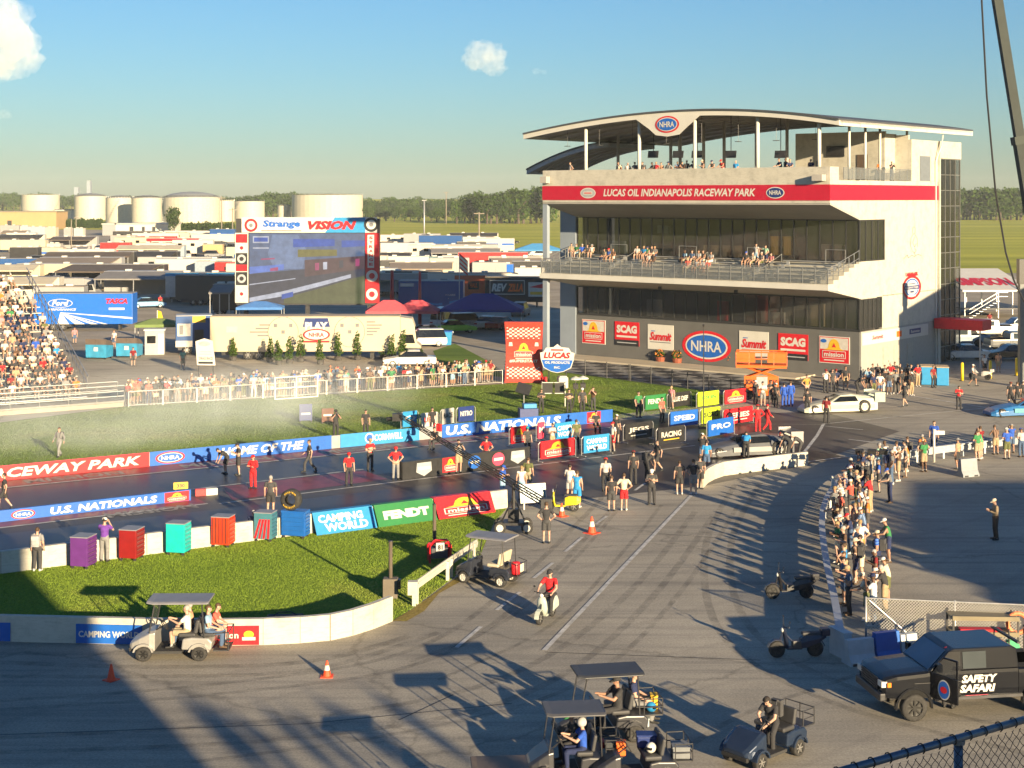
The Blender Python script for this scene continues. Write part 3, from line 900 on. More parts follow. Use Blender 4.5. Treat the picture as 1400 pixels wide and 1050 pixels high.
# roof: two curved canopies with a pale fascia
def arc(pts):
 xs = [p[0] for p in pts]; zs = [p[1] for p in pts]
 n = 28; out = []
 cf = np.polyfit(xs, zs, min(3, len(xs) - 1))
 for i in range(n + 1):
  x = xs[0] + (xs[-1] - xs[0]) * i / n
  out.append((x, float(np.polyval(cf, x))))
 return out
def canopy(pts, y0, y1, th=.42, fas=WHITE, beams=9):
 a = arc(pts)
 def slab(dz0, dz1, ya, yb, e=0.0):
  m = MB(); top = [(x, z + dz1) for x, z in a]; bot = [(x, z + dz0) for x, z in reversed(a)]
  k = len(a)
  vs = [(x, ya, z) for x, z in top] + [(x, yb, z) for x, z in top] + [(x, ya, z) for x, z in reversed(bot)] + [(x, yb, z) for x, z in reversed(bot)]
  fs = []
  for i in range(k - 1):
   fs += [(i, i + 1, k + i + 1, k + i),(2 * k + i + 1,2 * k + i, 3 * k + i, 3 * k + i + 1),(i + 1, i, 2 * k + i, 2 * k + i + 1),(k + i, k + i + 1,3 * k + i + 1,3 * k + i)]
  fs += [(0, k, 3 * k, 2 * k),(k - 1,3 * k - 1,4 * k - 1,2 * k - 1)]
  m.add(vs, fs); return m
 slab(.02,.16, y0 - .12, y1 + .1).build('roof_sheet', TROOF, tower)
 slab(-.40,.018, y0, y0 + .18).build('fascia', fas, tower)
 slab(-.40,.016, y1 - .18, y1).build('fascia', fas, tower)
 slab(-.16,.012, y0 + .19, y1 - .19).build('roof_deck', TSOFF, tower)
 for ex in (0,-1):
  x, z = a[ex]; dx = .18 if ex == 0 else -.18
  mb = MB(); mb.box((min(x, x + dx), y0 + .185, z - .40),(max(x, x + dx), y1 - .185, z + .01)); mb.build('fascia', fas, tower)
 for i in range(beams):
  y = y0 + .5 + (y1 - y0 - 1.0) * i / (beams - 1)
  slab(-.34,-.165, y - .07, y + .07).build('roof_beam', TSOFF, tower)
 return a
ra = canopy([(-31.4,20.75),(-22,21.9),(-13.2,22.3),(-5,21.85),(.8,21.05)],-5.1,21.3)
canopy([(-40,17.7),(-36.5,19.0),(-33,19.9),(-29.7,20.25)],6.0,14.0, fas=M('shade_blue_fascia', (.34,.36,.40),.6), beams=6)  # the bluish light on this fascia is put into its colour
def roofz(x):
 for (xa, za),(xb, zb) in zip(ra[:-1], ra[1:]):
  if xa <= x <= xb: return za + (zb - za) * (x - xa) / (xb - xa)
 return ra[-1][1]
x, z = TL(912,170,-5.2)
mb = MB(); mb.prism([(x - 3.3, roofz(x - 3.3) - .38),(x - 1.9, z - .35),(x - 1.2, z - .9),(x, z - 1.05),(x + 1.2, z - .9),(x + 1.9, z - .35),(x + 3.3, roofz(x + 3.3) - .38),(x, roofz(x) - .1)],-5.16,-5.11, 'y'); mb.build('crest_panel', WHITE, tower)
mb = MB(); nhra(mb, x, z, 2.45,1.45,0,.02); mb.build('emblem', PRINTS, tower, (0,-5.19,0))
# columns under the roof (front row white, back row coloured darker to stand for shade)
for px in (801,874,950,1036,1120):
 x, _ = TL(px, 230,-4.4); mb = MB(); mb.cyl((x, -4.4,16.35),(x, -4.4, roofz(x) - .3),.16, n=10); mb.build('column', WHITE, tower, smooth=True)
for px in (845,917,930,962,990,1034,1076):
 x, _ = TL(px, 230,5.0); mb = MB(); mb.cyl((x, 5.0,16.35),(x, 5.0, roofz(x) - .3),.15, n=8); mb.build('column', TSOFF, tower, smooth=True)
for px in (1161,1183,1203,1240):
 y, _ = TS(px, 230,-.6); mb = MB(); mb.cyl((-.6, y, 16.35),(-.6, y, 20.9),.12, n=8); mb.build('column', WHITE, tower, smooth=True)
# penthouse at the back right of the roof terrace, with doors and a screen
mb = MB(); mb.box((-10.3,8.0,16.36),(-1.6,8.3,20.7)); mb.box((-1.6,10.0,16.36),(-.35,10.3,20.4)); mb.box((-1.9,8.3,16.36),(-1.6,10.3,20.5)); mb.box((-.34,10.0,16.36),(-.04, YB, 20.0)); mb.build('penthouse_wall', TWHITE, tower)
for px, py0, py1, w in ((1130,200,222,1.9),):
 x, z = TL(px, py0,7.9); x2, z2 = TL(px + 24, py1 - 8,7.9)
 mb = MB(); mb.box((x, 7.85, z2),(x2,7.98, z)); mb.build('wall_screen', BLACK, tower)
mb = MB(); mb.box((-4.2,7.93,16.4),(-3.2,7.99,18.7)); mb.build('door', M('door_brown', (.10,.07,.05),.6), tower)
y0, _ = TS(1258,230,0); y1, _ = TS(1272,230,0)
mb = MB(); mb.box((-.04, y0,16.4),(0.0, y1,18.6)); mb.build('door', M('door_grey', (.14,.16,.18),.6), tower)
for px in (734,934,985,1160):
 pass
for i, px in enumerate((893,927,953,999,1067)):
 x, z = TL(px, 211,-2.0)
 mb = MB(); mb.cbox((x, -2.0, z),(1.0,.1,.62), rot=(R(-12),0, R(8))); mb.cyl((x, -1.95, z + .3),(x, -1.95, roofz(x) - .3),.035, n=5); mb.build('hanging_screen', BLACK, tower)
for i in range(8):
 x = -27 + i * 3.6; mb = MB(); mb.cyl((x, -4.1,19.6),(x, -4.1,19.64),.3, n=8); mb.cyl((x, -4.1,19.64),(x, -4.1, roofz(x) - .3),.015, n=4); mb.build('heater', TFRAME, tower)
# stair tower of dark glass at the back of the side wall
STY0, STY1 = YB + .25, YB + 4.6
GRIDM = M('curtain_grid', (.20,.20,.19),.4,.5)
mb = MB(); mb.box((-2.2, YB + .0,18.45),(.15, STY1 + .1,20.0)); mb.box((-.3, YB, 0),(.12, STY0,18.45)); mb.build('stair_tower_frame', TWHITE, tower)
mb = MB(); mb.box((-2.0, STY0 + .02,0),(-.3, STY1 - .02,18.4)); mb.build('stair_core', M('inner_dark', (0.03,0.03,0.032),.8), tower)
mb = MB()
ny, nz = 4,13
for i in range(ny + 1):
 y = STY0 + (STY1 - STY0) * i / ny; mb.box((-.02, y - .04,0),(.10, y + .04,18.44))
for k in range(nz + 1):
 z = 18.36 * k / nz; mb.box((-.01, STY0, z),(.09, STY1, z + .07))
fr = mb.build('curtain_wall', GRIDM, tower)
w = (STY1 - STY0) / ny; hgt = 18.36 / nz
pm = MB(); pm.box((-.01,.05,.08),(.02, w - .05, hgt - .01)); pme = pm.mesh('pane', TGL)
for i in range(ny):
 for k in range(nz):
  o = obj('pane', pme, fr, (.02, STY0 + i * w, k * hgt)); o.rotation_euler = (0, rng.uniform(-.01,.01), rng.uniform(-.01,.01))
# downpipe
mb = MB(); mb.box((.01, YB - .75,0),(.12, YB - .6,18.2)); mb.tube([(.06, YB - .68,18.2),(.4, YB - .2,19.6),(.4, YB + .1,20.6)],.06,5); mb.build('downpipe', WHITE, tower)
# sign panels on the sign wall
def tsign(px0, px1, py0, py1, draw, plate=WHITE, y=-.02):
 x0, _ = TL(px0, py0,0); x1, _ = TL(px1, py0,0)
 xm, zt = TL((px0 + px1) / 2, py0,0); xm, zb = TL((px0 + px1) / 2, py1,0)
 mb = MB(); mb.box((x0,-.05, zb),(x1,-.003, zt)); o = mb.build('sign_panel', plate, tower)
 m2 = MB(); m2.T = Matrix.Translation((x0,0, zb)); draw(m2, x1 - x0, zt - zb); m2.build('print', PRINTS, o, (0,-.06,0))
def d_ms(mb, w, h): mb.rect(.06,.06, w - .06, h - .06,0, C_RED); mb.rect(.12, h * .52, w - .12, h - .12,-.008, C_PALE); mission(mb, 0,0, w, h, -.01,.012, False); mb.oval(w * .16, h * .82, w * .1, h * .07,-.02, C_BLUE)
def d_sc(mb, w, h):
 mb.rect(0,0, w, h * .24,0, C_BLK); mb.rect(0, h * .24, w, h, 0, C_RED); mb.text('SCAG', w * .08, h * .52, w * .84, h * .34,-.012, C_WHITE, .06)
 mb.rect(w * .08, h * .34, w * .92, h * .42,-.012, C_WHITE); mb.rect(w * .1, h * .1, w * .9, h * .14,-.012, C_SILV)
def d_su(mb, w, h): mb.text('Summit', w * .08, h * .36, w * .86, h * .34,-.012, C_RED, .04,.3); mb.rect(w * .1, h * .28, w * .9, h * .31,-.012, C_GREY); mb.rect(w * .14, h * .72, w * .3, h * .75,-.012, C_BLUE)
tsign(796,828,437,470, d_ms); tsign(841,874,440,472.5, d_sc, PRINTS[C_RED]); tsign(886,921,444,478, d_su)
tsign(1011,1051,453,489, d_su); tsign(1064.5,1105,456.5,492, d_sc, PRINTS[C_RED]); tsign(1120,1162,460,497, d_ms)
x0, _ = TL(933,473,0); x1, _ = TL(1000,473,0); xm, zm = TL(966,473.5,0)
mb = MB(); nhra(mb, xm, zm, x1 - x0,2.75,0,.012); mb.build('oval_emblem', PRINTS, tower, (0,-.03,0))
# side wall: round seal, line portrait, sponsor strip, entrance
def side_print(draw, px, py, name):
 y, z = TS(px, py, 0)
 mb = MB(); mb.T = Matrix.Translation((.012, y, z)) @ Matrix.Rotation(R(90),4, 'Z') @ Matrix.Diagonal((1.8,1,1,1)); draw(mb); mb.build(name, PRINTS, tower)
def d_seal(mb):
 for r, c, y in ((1.05, C_RED, 0),(.84, C_WHITE, -.004),(.78, C_BLUE, -.008),(.66, C_WHITE, -.012)): mb.oval(0,0, r, r, y, c)
 mb.rect(-.86,-.16,.86,.16,-.016, C_NAVY); mb.rect(-.4,-.8,.4,-.66,-.018, C_WHITE); mb.text('RACEWAY PARK', -.74,-.09,1.48,.18,-.02, C_WHITE, .02); mb.rect(-.5,.98,.5,1.22,-.02, C_RED); mb.text('LUCAS OIL', -.7,1.0,1.4,.34,-.024, C_RED, .04)
 mb.rect(-.2,-.45,.2,-.3,-.02, C_NAVY); mb.rect(-.35,.28,.35,.36,-.02, C_NAVY)
side_print(d_seal, 1246.5,393, 'round_emblem')
def d_port(mb):
 def stroke(pts, w=.05):
  for a, b in zip(pts[:-1], pts[1:]):
   dx, dz = b[0] - a[0], b[1] - a[1]; L = math.hypot(dx, dz) or 1; nx, nz = -dz / L * w / 2, dx / L * w / 2
   mb.poly([(a[0] + nx, a[1] + nz),(a[0] - nx, a[1] - nz),(b[0] - nx, b[1] - nz),(b[0] + nx, b[1] + nz)],0, C_GREY)
 stroke([(-.1,1.9),(.05,2.0),(.18,1.85),(.15,1.45),(.0,1.3),(-.12,1.45),(-.1,1.9)]); stroke([(-.1,1.3),(-.3,1.0),(-.35,.3),(-.2,.0)]); stroke([(.15,1.3),(.4,.95),(.45,.2)])
 stroke([(.1,1.1),(-.1,.6),(.1,.2),(.3,.5)]); stroke([(-.2,-.1),(.1,-.3),(.3,-.1),(.1,.1)]); stroke([(-1.1,-.75),(-.7,-.45),(-.6,-.7),(-.2,-.5),(.1,-.62),(.5,-.45),(.9,-.6)],.06); stroke([(.0,-.3),(.2,-.5)])
side_print(d_port, 1249,341, 'line_portrait')
y0, z0 = TS(1178,470,0); y1, z1 = TS(1268,459,0)
mb = MB(); mb.box((0.003, y0,2.75),(.06, y1,3.75)); o = mb.build('sponsor_strip', WHITE, tower)
mb = MB(); mb.T = Matrix.Translation((.07, y0,2.75)) @ Matrix.Rotation(R(90),4, 'Z'); L = y1 - y0
mb.text('Summit', L * .14,.35, L * .16,.35,0, C_RED, .03,.2); mb.rect(L * .5,.25, L * .58,.75,0, C_ORNG); mb.rect(L * .7,.3, L * .88,.75,0, C_NAVY); mb.text('Sunoco', L * .72,.4, L * .14,.25,-.004, C_WHITE, .03)
mb.build('print', PRINTS, o)
for px in (1207,1222,1240):
 y, _ = TS(px, 500,0); mb = MB(); mb.box((0.002, y, .02),(.04, y + 1.1,2.3)); o = mb.build('door', M('door_cream', (.36,.34,.29),.6), tower)
 m2 = MB(); m2.box((.04, y + .95,1.0),(.09, y + 1.0,1.15)); m2.build('handle', CHROME, o)
# wall lamps / speakers
x, z = TL(1122,243,-5.2)
mb = MB(); mb.cbox((x, -5.5, z),(.9,.7,.5)); mb.build('wall_speaker', TSOFF, tower)
x, z = TL(748,246,-5.2); mb = MB(); mb.cbox((x, -5.5, z),(.7,.6,.6)); mb.build('wall_speaker', TSOFF, tower)
for px, py in ((902,387),(1006,392)):
 x, z = TL(px, py, -3.6); mb = MB(); mb.cyl((x, -3.6,7.15),(x, -3.6,6.85),.16, n=10); mb.build('soffit_lamp', BLACK, tower)
# entrance awning in red
y0, _ = TS(1277,445,0.05)
aw = MB(); aw.box((.14, y0 - .2,3.25),(4.6, y0 + 1.8,4.15)); aw.build('entrance_awning', M('red_canopy', (.60,.012,.03),.5), tower)
for dx in (.5,4.3):
 mb = MB(); mb.cyl((dx, y0 + 0.0,0),(dx, y0 + 0.0,3.25),.07, n=8); mb.build('awning_post', WHITE, tower)
# chequered apron and kerb at the tower's foot
m, nt, b = newmat('chequered_paving')
v = coords(nt, 'Object', (1,1,1))
ck = nt.nodes.new('ShaderNodeTexChecker'); ck.inputs['Scale'].default_value = 0.62
ck.inputs['Color1'].default_value = (.30,.29,.26,1); ck.inputs['Color2'].default_value = (.035,.036,.04,1)
nt.links.new(v, ck.inputs['Vector'])
nn = noise(nt, 2.5,5,.6, v); rr = ramp(nt, [(.3,(.7,.7,.7)),(.7,(1.1,1.1,1.1))]); nt.links.new(nn.outputs['Fac'], rr.inputs[0])
nt.links.new(mixc(nt, ck.outputs[0], rr.outputs[0],1.0, 'MULTIPLY'), b.inputs['Base Color']); b.inputs['Roughness'].default_value = .8
CHK = m
mb = MB(); mb.add([(XL - 2,-12.5,.012),(-1.5,-12.5,.012),(-1.5,-3.4,.012),(XL - 2,-3.4,.012)],[(0,1,2,3)])
struct('chequered_apron', mb, CHK, loc=TC, rot=(0,0, TRZ))
mb = MB(); mb.box((XL - 1,-3.4,0),(-4,-.06,.14)); struct('pavement', mb, M('pavement_concrete', (.42,.37,.28),.85, var=.12, scale=.6), loc=TC, rot=(0,0, TRZ))
# ================================================================ PEOPLE
# A figure is one continuous surface: tapered limbs, trunk, neck, head, palms and five fingers are
# united by a voxel remesh; faces get skin / top / bottom / shoe / hair slots from the nearest bone.
V3 = Vector
def base_pose():
 J = dict(pelvis=(0,0,.95), waist=(0,0,1.10), chest=(0,.0,1.30), neck=(0,.015,1.47), head=(0,-.015,1.63))
 for s, n in ((1, 'L'),(-1, 'R')):
  J['hip' + n] = (s * .095,0,.92); J['knee' + n] = (s * .11,-.015,.50); J['ank' + n] = (s * .12,.03,.085); J['toe' + n] = (s * .15,-.14,.035)
  J['sh' + n] = (s * .185,.005,1.415); J['el' + n] = (s * .245,.03,1.13); J['wr' + n] = (s * .255,-.05,.89)
 return J
def pose(name):
 J = base_pose()
 def up(**k): J.update(k)
 if name == 'stand': up(elL=(.25,.03,1.14), wrR=(-.23,-.09,.90), kneeL=(.12,-.04,.50))
 elif name == 'hips': up(elL=(.37,.08,1.17), wrL=(.19,-.04,.99), elR=(-.37,.08,1.17), wrR=(-.19,-.04,.99))
 elif name == 'folded': up(elL=(.26,-.04,1.16), wrL=(-.06,-.22,1.20), elR=(-.26,-.04,1.15), wrR=(.06,-.20,1.15))
 elif name == 'walk': up(kneeL=(.10,-.22,.54), ankL=(.10,-.24,.10), toeL=(.12,-.41,.06), kneeR=(-.10,.06,.49), ankR=(-.10,.33,.16), toeR=(-.11,.24,.03), elL=(.25,.14,1.16), wrL=(.25,.10,.93), elR=(-.25,-.08,1.15), wrR=(-.22,-.27,1.00))
 elif name == 'film': up(elL=(.27,-.16,1.24), wrL=(.08,-.26,1.50), elR=(-.27,-.16,1.24), wrR=(-.08,-.26,1.50))
 elif name == 'point': up(elR=(-.42,-.10,1.38), wrR=(-.62,-.22,1.42), elL=(.28,.06,1.16), wrL=(.20,-.12,1.0))
 elif name == 'rail': up(chest=(0,-.06,1.28), neck=(0,-.09,1.45), head=(0,-.15,1.60), shL=(.18,-.07,1.38), shR=(-.18,-.07,1.38), elL=(.26,-.22,1.16), wrL=(.16,-.44,1.10), elR=(-.26,-.22,1.16), wrR=(-.16,-.44,1.10))
 elif name == 'bend': up(pelvis=(0,.10,.93), waist=(0,.02,1.06), chest=(0,-.14,1.18), neck=(0,-.30,1.27), head=(0,-.42,1.34), hipL=(.095,.08,.90), hipR=(-.095,.08,.90), shL=(.18,-.24,1.24), shR=(-.18,-.24,1.24), elL=(.22,-.32,.98), wrL=(.16,-.42,.77), elR=(-.22,-.32,.98), wrR=(-.16,-.42,.77))
 elif name == 'phone': up(elR=(-.26,-.02,1.16), wrR=(-.10,-.24,1.26), elL=(.25,-.02,1.15), wrL=(.08,-.25,1.22), head=(0,-.05,1.615))
 elif name in ('sit', 'drive', 'ride', 'sitlean'):
  h = .50 if name != 'ride' else .80
  up(pelvis=(0,.04, h + .05), waist=(0,.05, h + .19), chest=(0,.04, h + .40), neck=(0,.045, h + .58), head=(0,.015, h + .74))
  for s, n in ((1, 'L'),(-1, 'R')):
   J['hip' + n] = (s * .10,.02, h + .02); J['knee' + n] = (s * .14,-.42, h + .03); J['ank' + n] = (s * .14,-.40, h - .38); J['toe' + n] = (s * .16,-.57, h - .43)
   J['sh' + n] = (s * .185,.045, h + .53); J['el' + n] = (s * .25,-.02, h + .27); J['wr' + n] = (s * .15,-.26, h + .17)
  if name == 'drive': up(elL=(.24,-.16, h + .33), wrL=(.12,-.40, h + .42), elR=(-.24,-.16, h + .33), wrR=(-.12,-.40, h + .42))
  if name == 'ride':
   up(elL=(.30,-.16, h + .30), wrL=(.26,-.40, h + .20), elR=(-.30,-.16, h + .30), wrR=(-.26,-.40, h + .20))
   for s, n in ((1, 'L'),(-1, 'R')):
    J['knee' + n] = (s * .20,-.36, h - .06); J['ank' + n] = (s * .17,-.32, h - .45); J['toe' + n] = (s * .19,-.49, h - .50)
  if name == 'sitlean': up(chest=(0,-.08, h + .38), neck=(0,-.14, h + .55), head=(0,-.20, h + .70), shL=(.18,-.11, h + .50), shR=(-.18,-.11, h + .50), elL=(.20,-.24, h + .26), wrL=(.10,-.38, h + .20), elR=(-.20,-.24, h + .26), wrR=(-.10,-.38, h + .20))
 elif name == 'step': up(hipL=(.10,-.02,.93), kneeL=(.15,-.30,.66), ankL=(.14,-.26,.24), toeL=(.15,-.43,.20), waist=(0,-.02,1.09), chest=(0,-.14,1.25), neck=(0,-.22,1.41), head=(0,-.32,1.53), shL=(.18,-.17,1.36), shR=(-.18,-.17,1.36), elL=(.24,-.34,1.14), wrL=(.10,-.46,.98), elR=(-.26,-.30,1.14), wrR=(-.10,-.42,.94))
 return {k: V3(p) for k, p in J.items()}
POSES = ['stand', 'hips', 'folded', 'walk', 'film', 'point', 'rail', 'bend', 'phone', 'sit', 'drive', 'ride', 'sitlean', 'step']
def body_prims(J, outfit, low=False):
 """(mesh builder of overlapping solids, bones for the region lookup)"""
 mb = MB(); bones = []          # bone: (p, q, region function of t)
 sit = J['kneeL'].z > J['hipL'].z - .2
 def cap(p, q, r0, r1, n=8):
  mb.cyl(p, q, r0, r1, n); mb.ball(p, r0, n); mb.ball(q, r1, n)
 def oriented_ball(c, r, up):
  q = V3(up).to_track_quat('Z', 'Y').to_matrix().to_4x4()
  mb.T = Matrix.Translation(c) @ q; mb.ball((0,0,0), r, 12); mb.T = None
 pel, wai, che, nek, hea = J['pelvis'], J['waist'], J['chest'], J['neck'], J['head']
 # track_quat may roll the section; build trunk rings along the spine instead
 side = (J['shL'] - J['shR']).normalized()
 def ring(c, axis, rx, ry):
  axis = axis.normalized(); fwd = axis.cross(side).normalized()
  return [c + side * (rx * math.cos(2 * PI * i / 14)) + fwd * (ry * math.sin(2 * PI * i / 14)) for i in range(14)]
 ax0 = (wai - pel); ax1 = (che - wai); ax2 = (nek - che)
 secs = [ring(pel - ax0 * .75, ax0,.10,.09), ring(pel - ax0 * .45, ax0,.165,.125), ring(pel, ax0,.172,.128), ring(wai, ax1,.150,.112), ring(wai.lerp(che, .5), ax1,.163,.118), ring(che, ax1,.178,.122), ring(che.lerp(nek, .45), ax2,.17,.105), ring(che.lerp(nek, .72), ax2,.115,.085), ring(che.lerp(nek, .95), ax2,.06,.058)]
 mb.loft(secs)
 cap(nek - ax2 * .25, nek.lerp(hea, .45),.058,.052)
 # head: skull, jaw, nose, ears
 hq = (hea - nek).normalized()
 f = V3((0,-1,0)); f = (f - hq * f.dot(hq)).normalized()
 rot = Matrix((side, -f, hq)).transposed().to_4x4()
 mb.T = Matrix.Translation(hea) @ rot
 mb.ball((0,.008,.022),(.078,.096,.098),12); mb.ball((0,-.022,-.045),(.058,.066,.062),10); mb.ball((0,-.096,-.005),(.016,.022,.024),6)
 for s in (1,-1): mb.ball((s * .080,.008,-.005),(.016,.026,.034),6)
 mb.ball((0,.026,.042),(.086,.098,.092),10)     # hair volume
 mb.T = None
 for n in 'LR':
  sh, el, wr = J['sh' + n], J['el' + n], J['wr' + n]
  sl = .058 if outfit != 'bare' else .05
  cap(che.lerp(nek, .55), sh, .085,.066); cap(sh, el, sl, .046); cap(el, wr, .044,.031)
  if outfit != 'bare': mb.cyl(sh, sh.lerp(el, .62),.066,.068,9)       # sleeve
  if outfit == 'long': mb.cyl(sh.lerp(el, .5), el, .062,.054,9); mb.cyl(el, el.lerp(wr, .93),.054,.042,9)
  d = (wr - el).normalized(); sgn = 1 if n == 'L' else -1
  palm = wr + d * .055
  sd_ = d.cross(f); sd_ = sd_.normalized() if sd_.length > .1 else side
  cap(wr, palm, .030,.036,7)
  nrm = sd_.cross(d).normalized()
  for k, (o, L) in enumerate(((-.030,.062),(-.010,.074),(.010,.070),(.029,.054))):
   b0 = palm + sd_ * o + d * .02; b1 = b0 + d * L * .6; b2 = b1 + d * L * .35 + f * L * .3
   cap(b0, b1,.0125,.0115,5); cap(b1, b2,.0115,.0105,5)
  t0 = wr + d * .03; t1 = t0 + f * .05 + d * .025; cap(t0, t1,.015,.012,5)
  hp, kn, an, to = J['hip' + n], J['knee' + n], J['ank' + n], J['toe' + n]
  longp = outfit in ('pants', 'long')
  cap(hp, kn, .092,.060,9); cap(kn, an, .059,.040,9)
  mb.ball(kn.lerp(an, .3) + V3((0,.012,0)),(.056,.06,.09),8)
  if longp: mb.cyl(hp, kn, .098,.076,9); mb.cyl(kn, an, .077,.066,9)
  else: mb.cyl(hp, hp.lerp(kn, .88),.100,.102,10)
  hl = an + (an - to) * .25; hl.z = to.z + .015
  cap(hl, to, .042,.040,8); cap(an, hl.lerp(to, .25) + V3((0,0,.01)),.044,.045,8)
  bones += [(sh, el, lambda t, o=outfit: 1 if (o == 'long' or (o != 'bare' and t < .66) or t < .10) else 0),(el, wr, lambda t, o=outfit: 1 if (o == 'long' and t < .97) else 0),(wr, wr + d * .16, lambda t: 0),
    (hp, kn, lambda t, l=longp: 2 if (l or t < .86) else 0),(kn, an, lambda t, l=longp: 2 if (l and t < .98) else (0 if t < .86 else 5)),(hl, to, lambda t: 3),(an, hl, lambda t: 3)]
 bones += [(pel - ax0 * .6, pel, lambda t: 2),(pel, pel.lerp(wai, .35), lambda t: 2),(pel.lerp(wai, .36), wai, lambda t: 1),(wai, che, lambda t: 1),(che, che.lerp(nek, .85), lambda t: 1),(che, J['shL'], lambda t: 1),(che, J['shR'], lambda t: 1),(nek, nek.lerp(hea, .4), lambda t: 0),(hea, hea, lambda t: 9)]
 return mb, bones, (hea, rot)
_bodies = {}
def body(pose_name, outfit, low=False):
 key = (pose_name, outfit, low)
 if key in _bodies: return _bodies[key]
 J = pose(pose_name)
 mb, bones, (hea, rot) = body_prims(J, outfit)
 me = bpy.data.meshes.new('figure'); me.from_pydata(mb.v, [], mb.f)
 bm = bmesh.new(); bm.from_mesh(me); bmesh.ops.recalc_face_normals(bm, faces=bm.faces); bm.to_mesh(me); bm.free()
 o = bpy.data.objects.new('figure', me); COL.objects.link(o)
 r = o.modifiers.new('r', 'REMESH'); r.mode = 'VOXEL'; r.voxel_size = .034 if low else .0165
 s = o.modifiers.new('s', 'SMOOTH'); s.factor = .5; s.iterations = 1 if low else 3
 dg = bpy.context.evaluated_depsgraph_get()
 out = bpy.data.meshes.new_from_object(o.evaluated_get(dg))
 bpy.data.objects.remove(o); bpy.data.meshes.remove(me)
 out.name = 'person'
 nf = len(out.polygons); C = np.zeros(nf * 3, np.float32); out.polygons.foreach_get('center', C); C = C.reshape(-1,3)
 best = np.full(nf, 1e9); reg = np.zeros(nf, np.int32)
 for p, q, fn in bones:
  p = np.array(p); q = np.array(q); d = q - p; L2 = max(1e-9, d @ d)
  t = np.clip(((C - p) @ d) / L2,0,1)
  dist = np.linalg.norm(C - (p + t[:, None] * d), axis=1)
  if L2 < 1e-8: dist = dist - .055
  m = dist < best
  best[m] = dist[m]
  tab = np.array([fn(x) for x in np.linspace(0,1,101)])
  reg[m] = tab[(t[m] * 100).astype(int)]
 # head: face skin in front, hair over and behind
 inv = np.array(rot.to_3x3().inverted())
 hl = (C - np.array(hea)) @ inv.T
 hm = reg == 9
 reg[hm] = np.where((hl[hm, 2] > .055) | ((hl[hm, 1] > .02) & (hl[hm, 2] > -.035)),4,0)
 eye = hm & (hl[:, 1] < -.055) & (np.abs(np.abs(hl[:, 0]) - .032) < .013) & (np.abs(hl[:, 2] - .012) < .011)
 reg[eye] = 6
 mouth = hm & (hl[:, 1] < -.05) & (np.abs(hl[:, 0]) < .024) & (np.abs(hl[:, 2] + .055) < .008)
 reg[mouth] = 7
 for nm in range(8): out.materials.append(None)
 out.polygons.foreach_set('material_index', reg.astype(np.int32))
 out.polygons.foreach_set('use_smooth', np.ones(nf, bool))
 out.update()
 _bodies[key] = (out, hea, rot)
 return _bodies[key]
PAL = {'white': (.62,.60,.56), 'cream': (.55,.48,.36), 'black': (.03,.03,.033), 'charcoal': (.05,.05,.053), 'grey': (.20,.20,.20), 'pale grey': (.38,.38,.38), 'navy': (.015,.024,.075), 'royal blue': (.02,.08,.40), 'bright blue': (.02,.22,.50), 'pale blue': (.22,.36,.48),
 'red': (.50,.014,.02), 'dark red': (.17,.012,.016), 'pink': (.55,.20,.22), 'hot pink': (.55,.05,.16), 'tan': (.34,.25,.15), 'khaki': (.30,.25,.16), 'olive': (.10,.11,.04), 'green': (.03,.18,.06), 'mint': (.25,.42,.30), 'teal': (.02,.24,.27), 'orange': (.60,.15,.02), 'yellow': (.62,.48,.04),
 'purple': (.13,.04,.28), 'brown': (.09,.05,.03), 'denim': (.06,.10,.18), 'peach': (.55,.30,.18), 'coral': (.60,.10,.07), 'ochre': (.40,.24,.05)}
def printed(c):
 """the same cloth with woven stripes or a printed patch"""
 key = ('printed', c)
 if key in _mats: return _mats[key]
 m, nt, b = newmat('printed_' + c.replace(' ', '_')); col = PAL[c]; lum = sum(col) / 3
 alt = tuple(min(.6, v * 2.2 + .05) for v in col) if lum < .2 else tuple(v * .45 for v in col)
 k = sum(map(ord, c)) % 3
 w = nt.nodes.new('ShaderNodeTexWave'); w.bands_direction = 'Z' if k else 'X'; w.inputs['Scale'].default_value = (2.2,5.0,3.2)[k]; w.inputs['Distortion'].default_value = (.2,.3,3.0)[k]
 nt.links.new(coords(nt), w.inputs['Vector']); r = ramp(nt, [(.5, col),(.62, alt)]); nt.links.new(w.outputs['Fac'], r.inputs[0])
 n = noise(nt, 7,4,.6, coords(nt)); r2 = ramp(nt, [(.3,(.75,) * 3),(.7,(1.1,) * 3)]); nt.links.new(n.outputs['Fac'], r2.inputs[0])
 nt.links.new(mixc(nt, r.outputs[0], r2.outputs[0],1.0, 'MULTIPLY'), b.inputs['Base Color']); b.inputs['Roughness'].default_value = .9
 _mats[key] = m
 return m
def cloth(c): return M('cloth_' + c.replace(' ', '_'), PAL[c],.9, var=.22, scale=7, bmp=.2)
SKIN = {'fair': M('skin_fair', (.42,.26,.19),.55, var=.08), 'tan': M('skin_tan', (.32,.18,.12),.55, var=.08), 'dark': M('skin_dark', (.10,.05,.03),.55, var=.1)}
HAIR = {'dark': M('hair_dark', (.02,.014,.01),.7, var=.3), 'brown': M('hair_brown', (.07,.04,.02),.7, var=.3), 'blond': M('hair_blond', (.30,.20,.09),.7, var=.3), 'grey': M('hair_grey', (.30,.29,.28),.7, var=.2)}
EYE = M('eye_dark', (.02,.015,.012),.3); LIP = M('lip', (.30,.10,.08),.5)
SHOE = {'black': M('shoe_black', (.02,.02,.02),.7), 'white': M('shoe_white', (.55,.54,.52),.7), 'brown': M('shoe_brown', (.10,.06,.035),.7)}
SOCK = M('sock', (.30,.30,.30),.9)
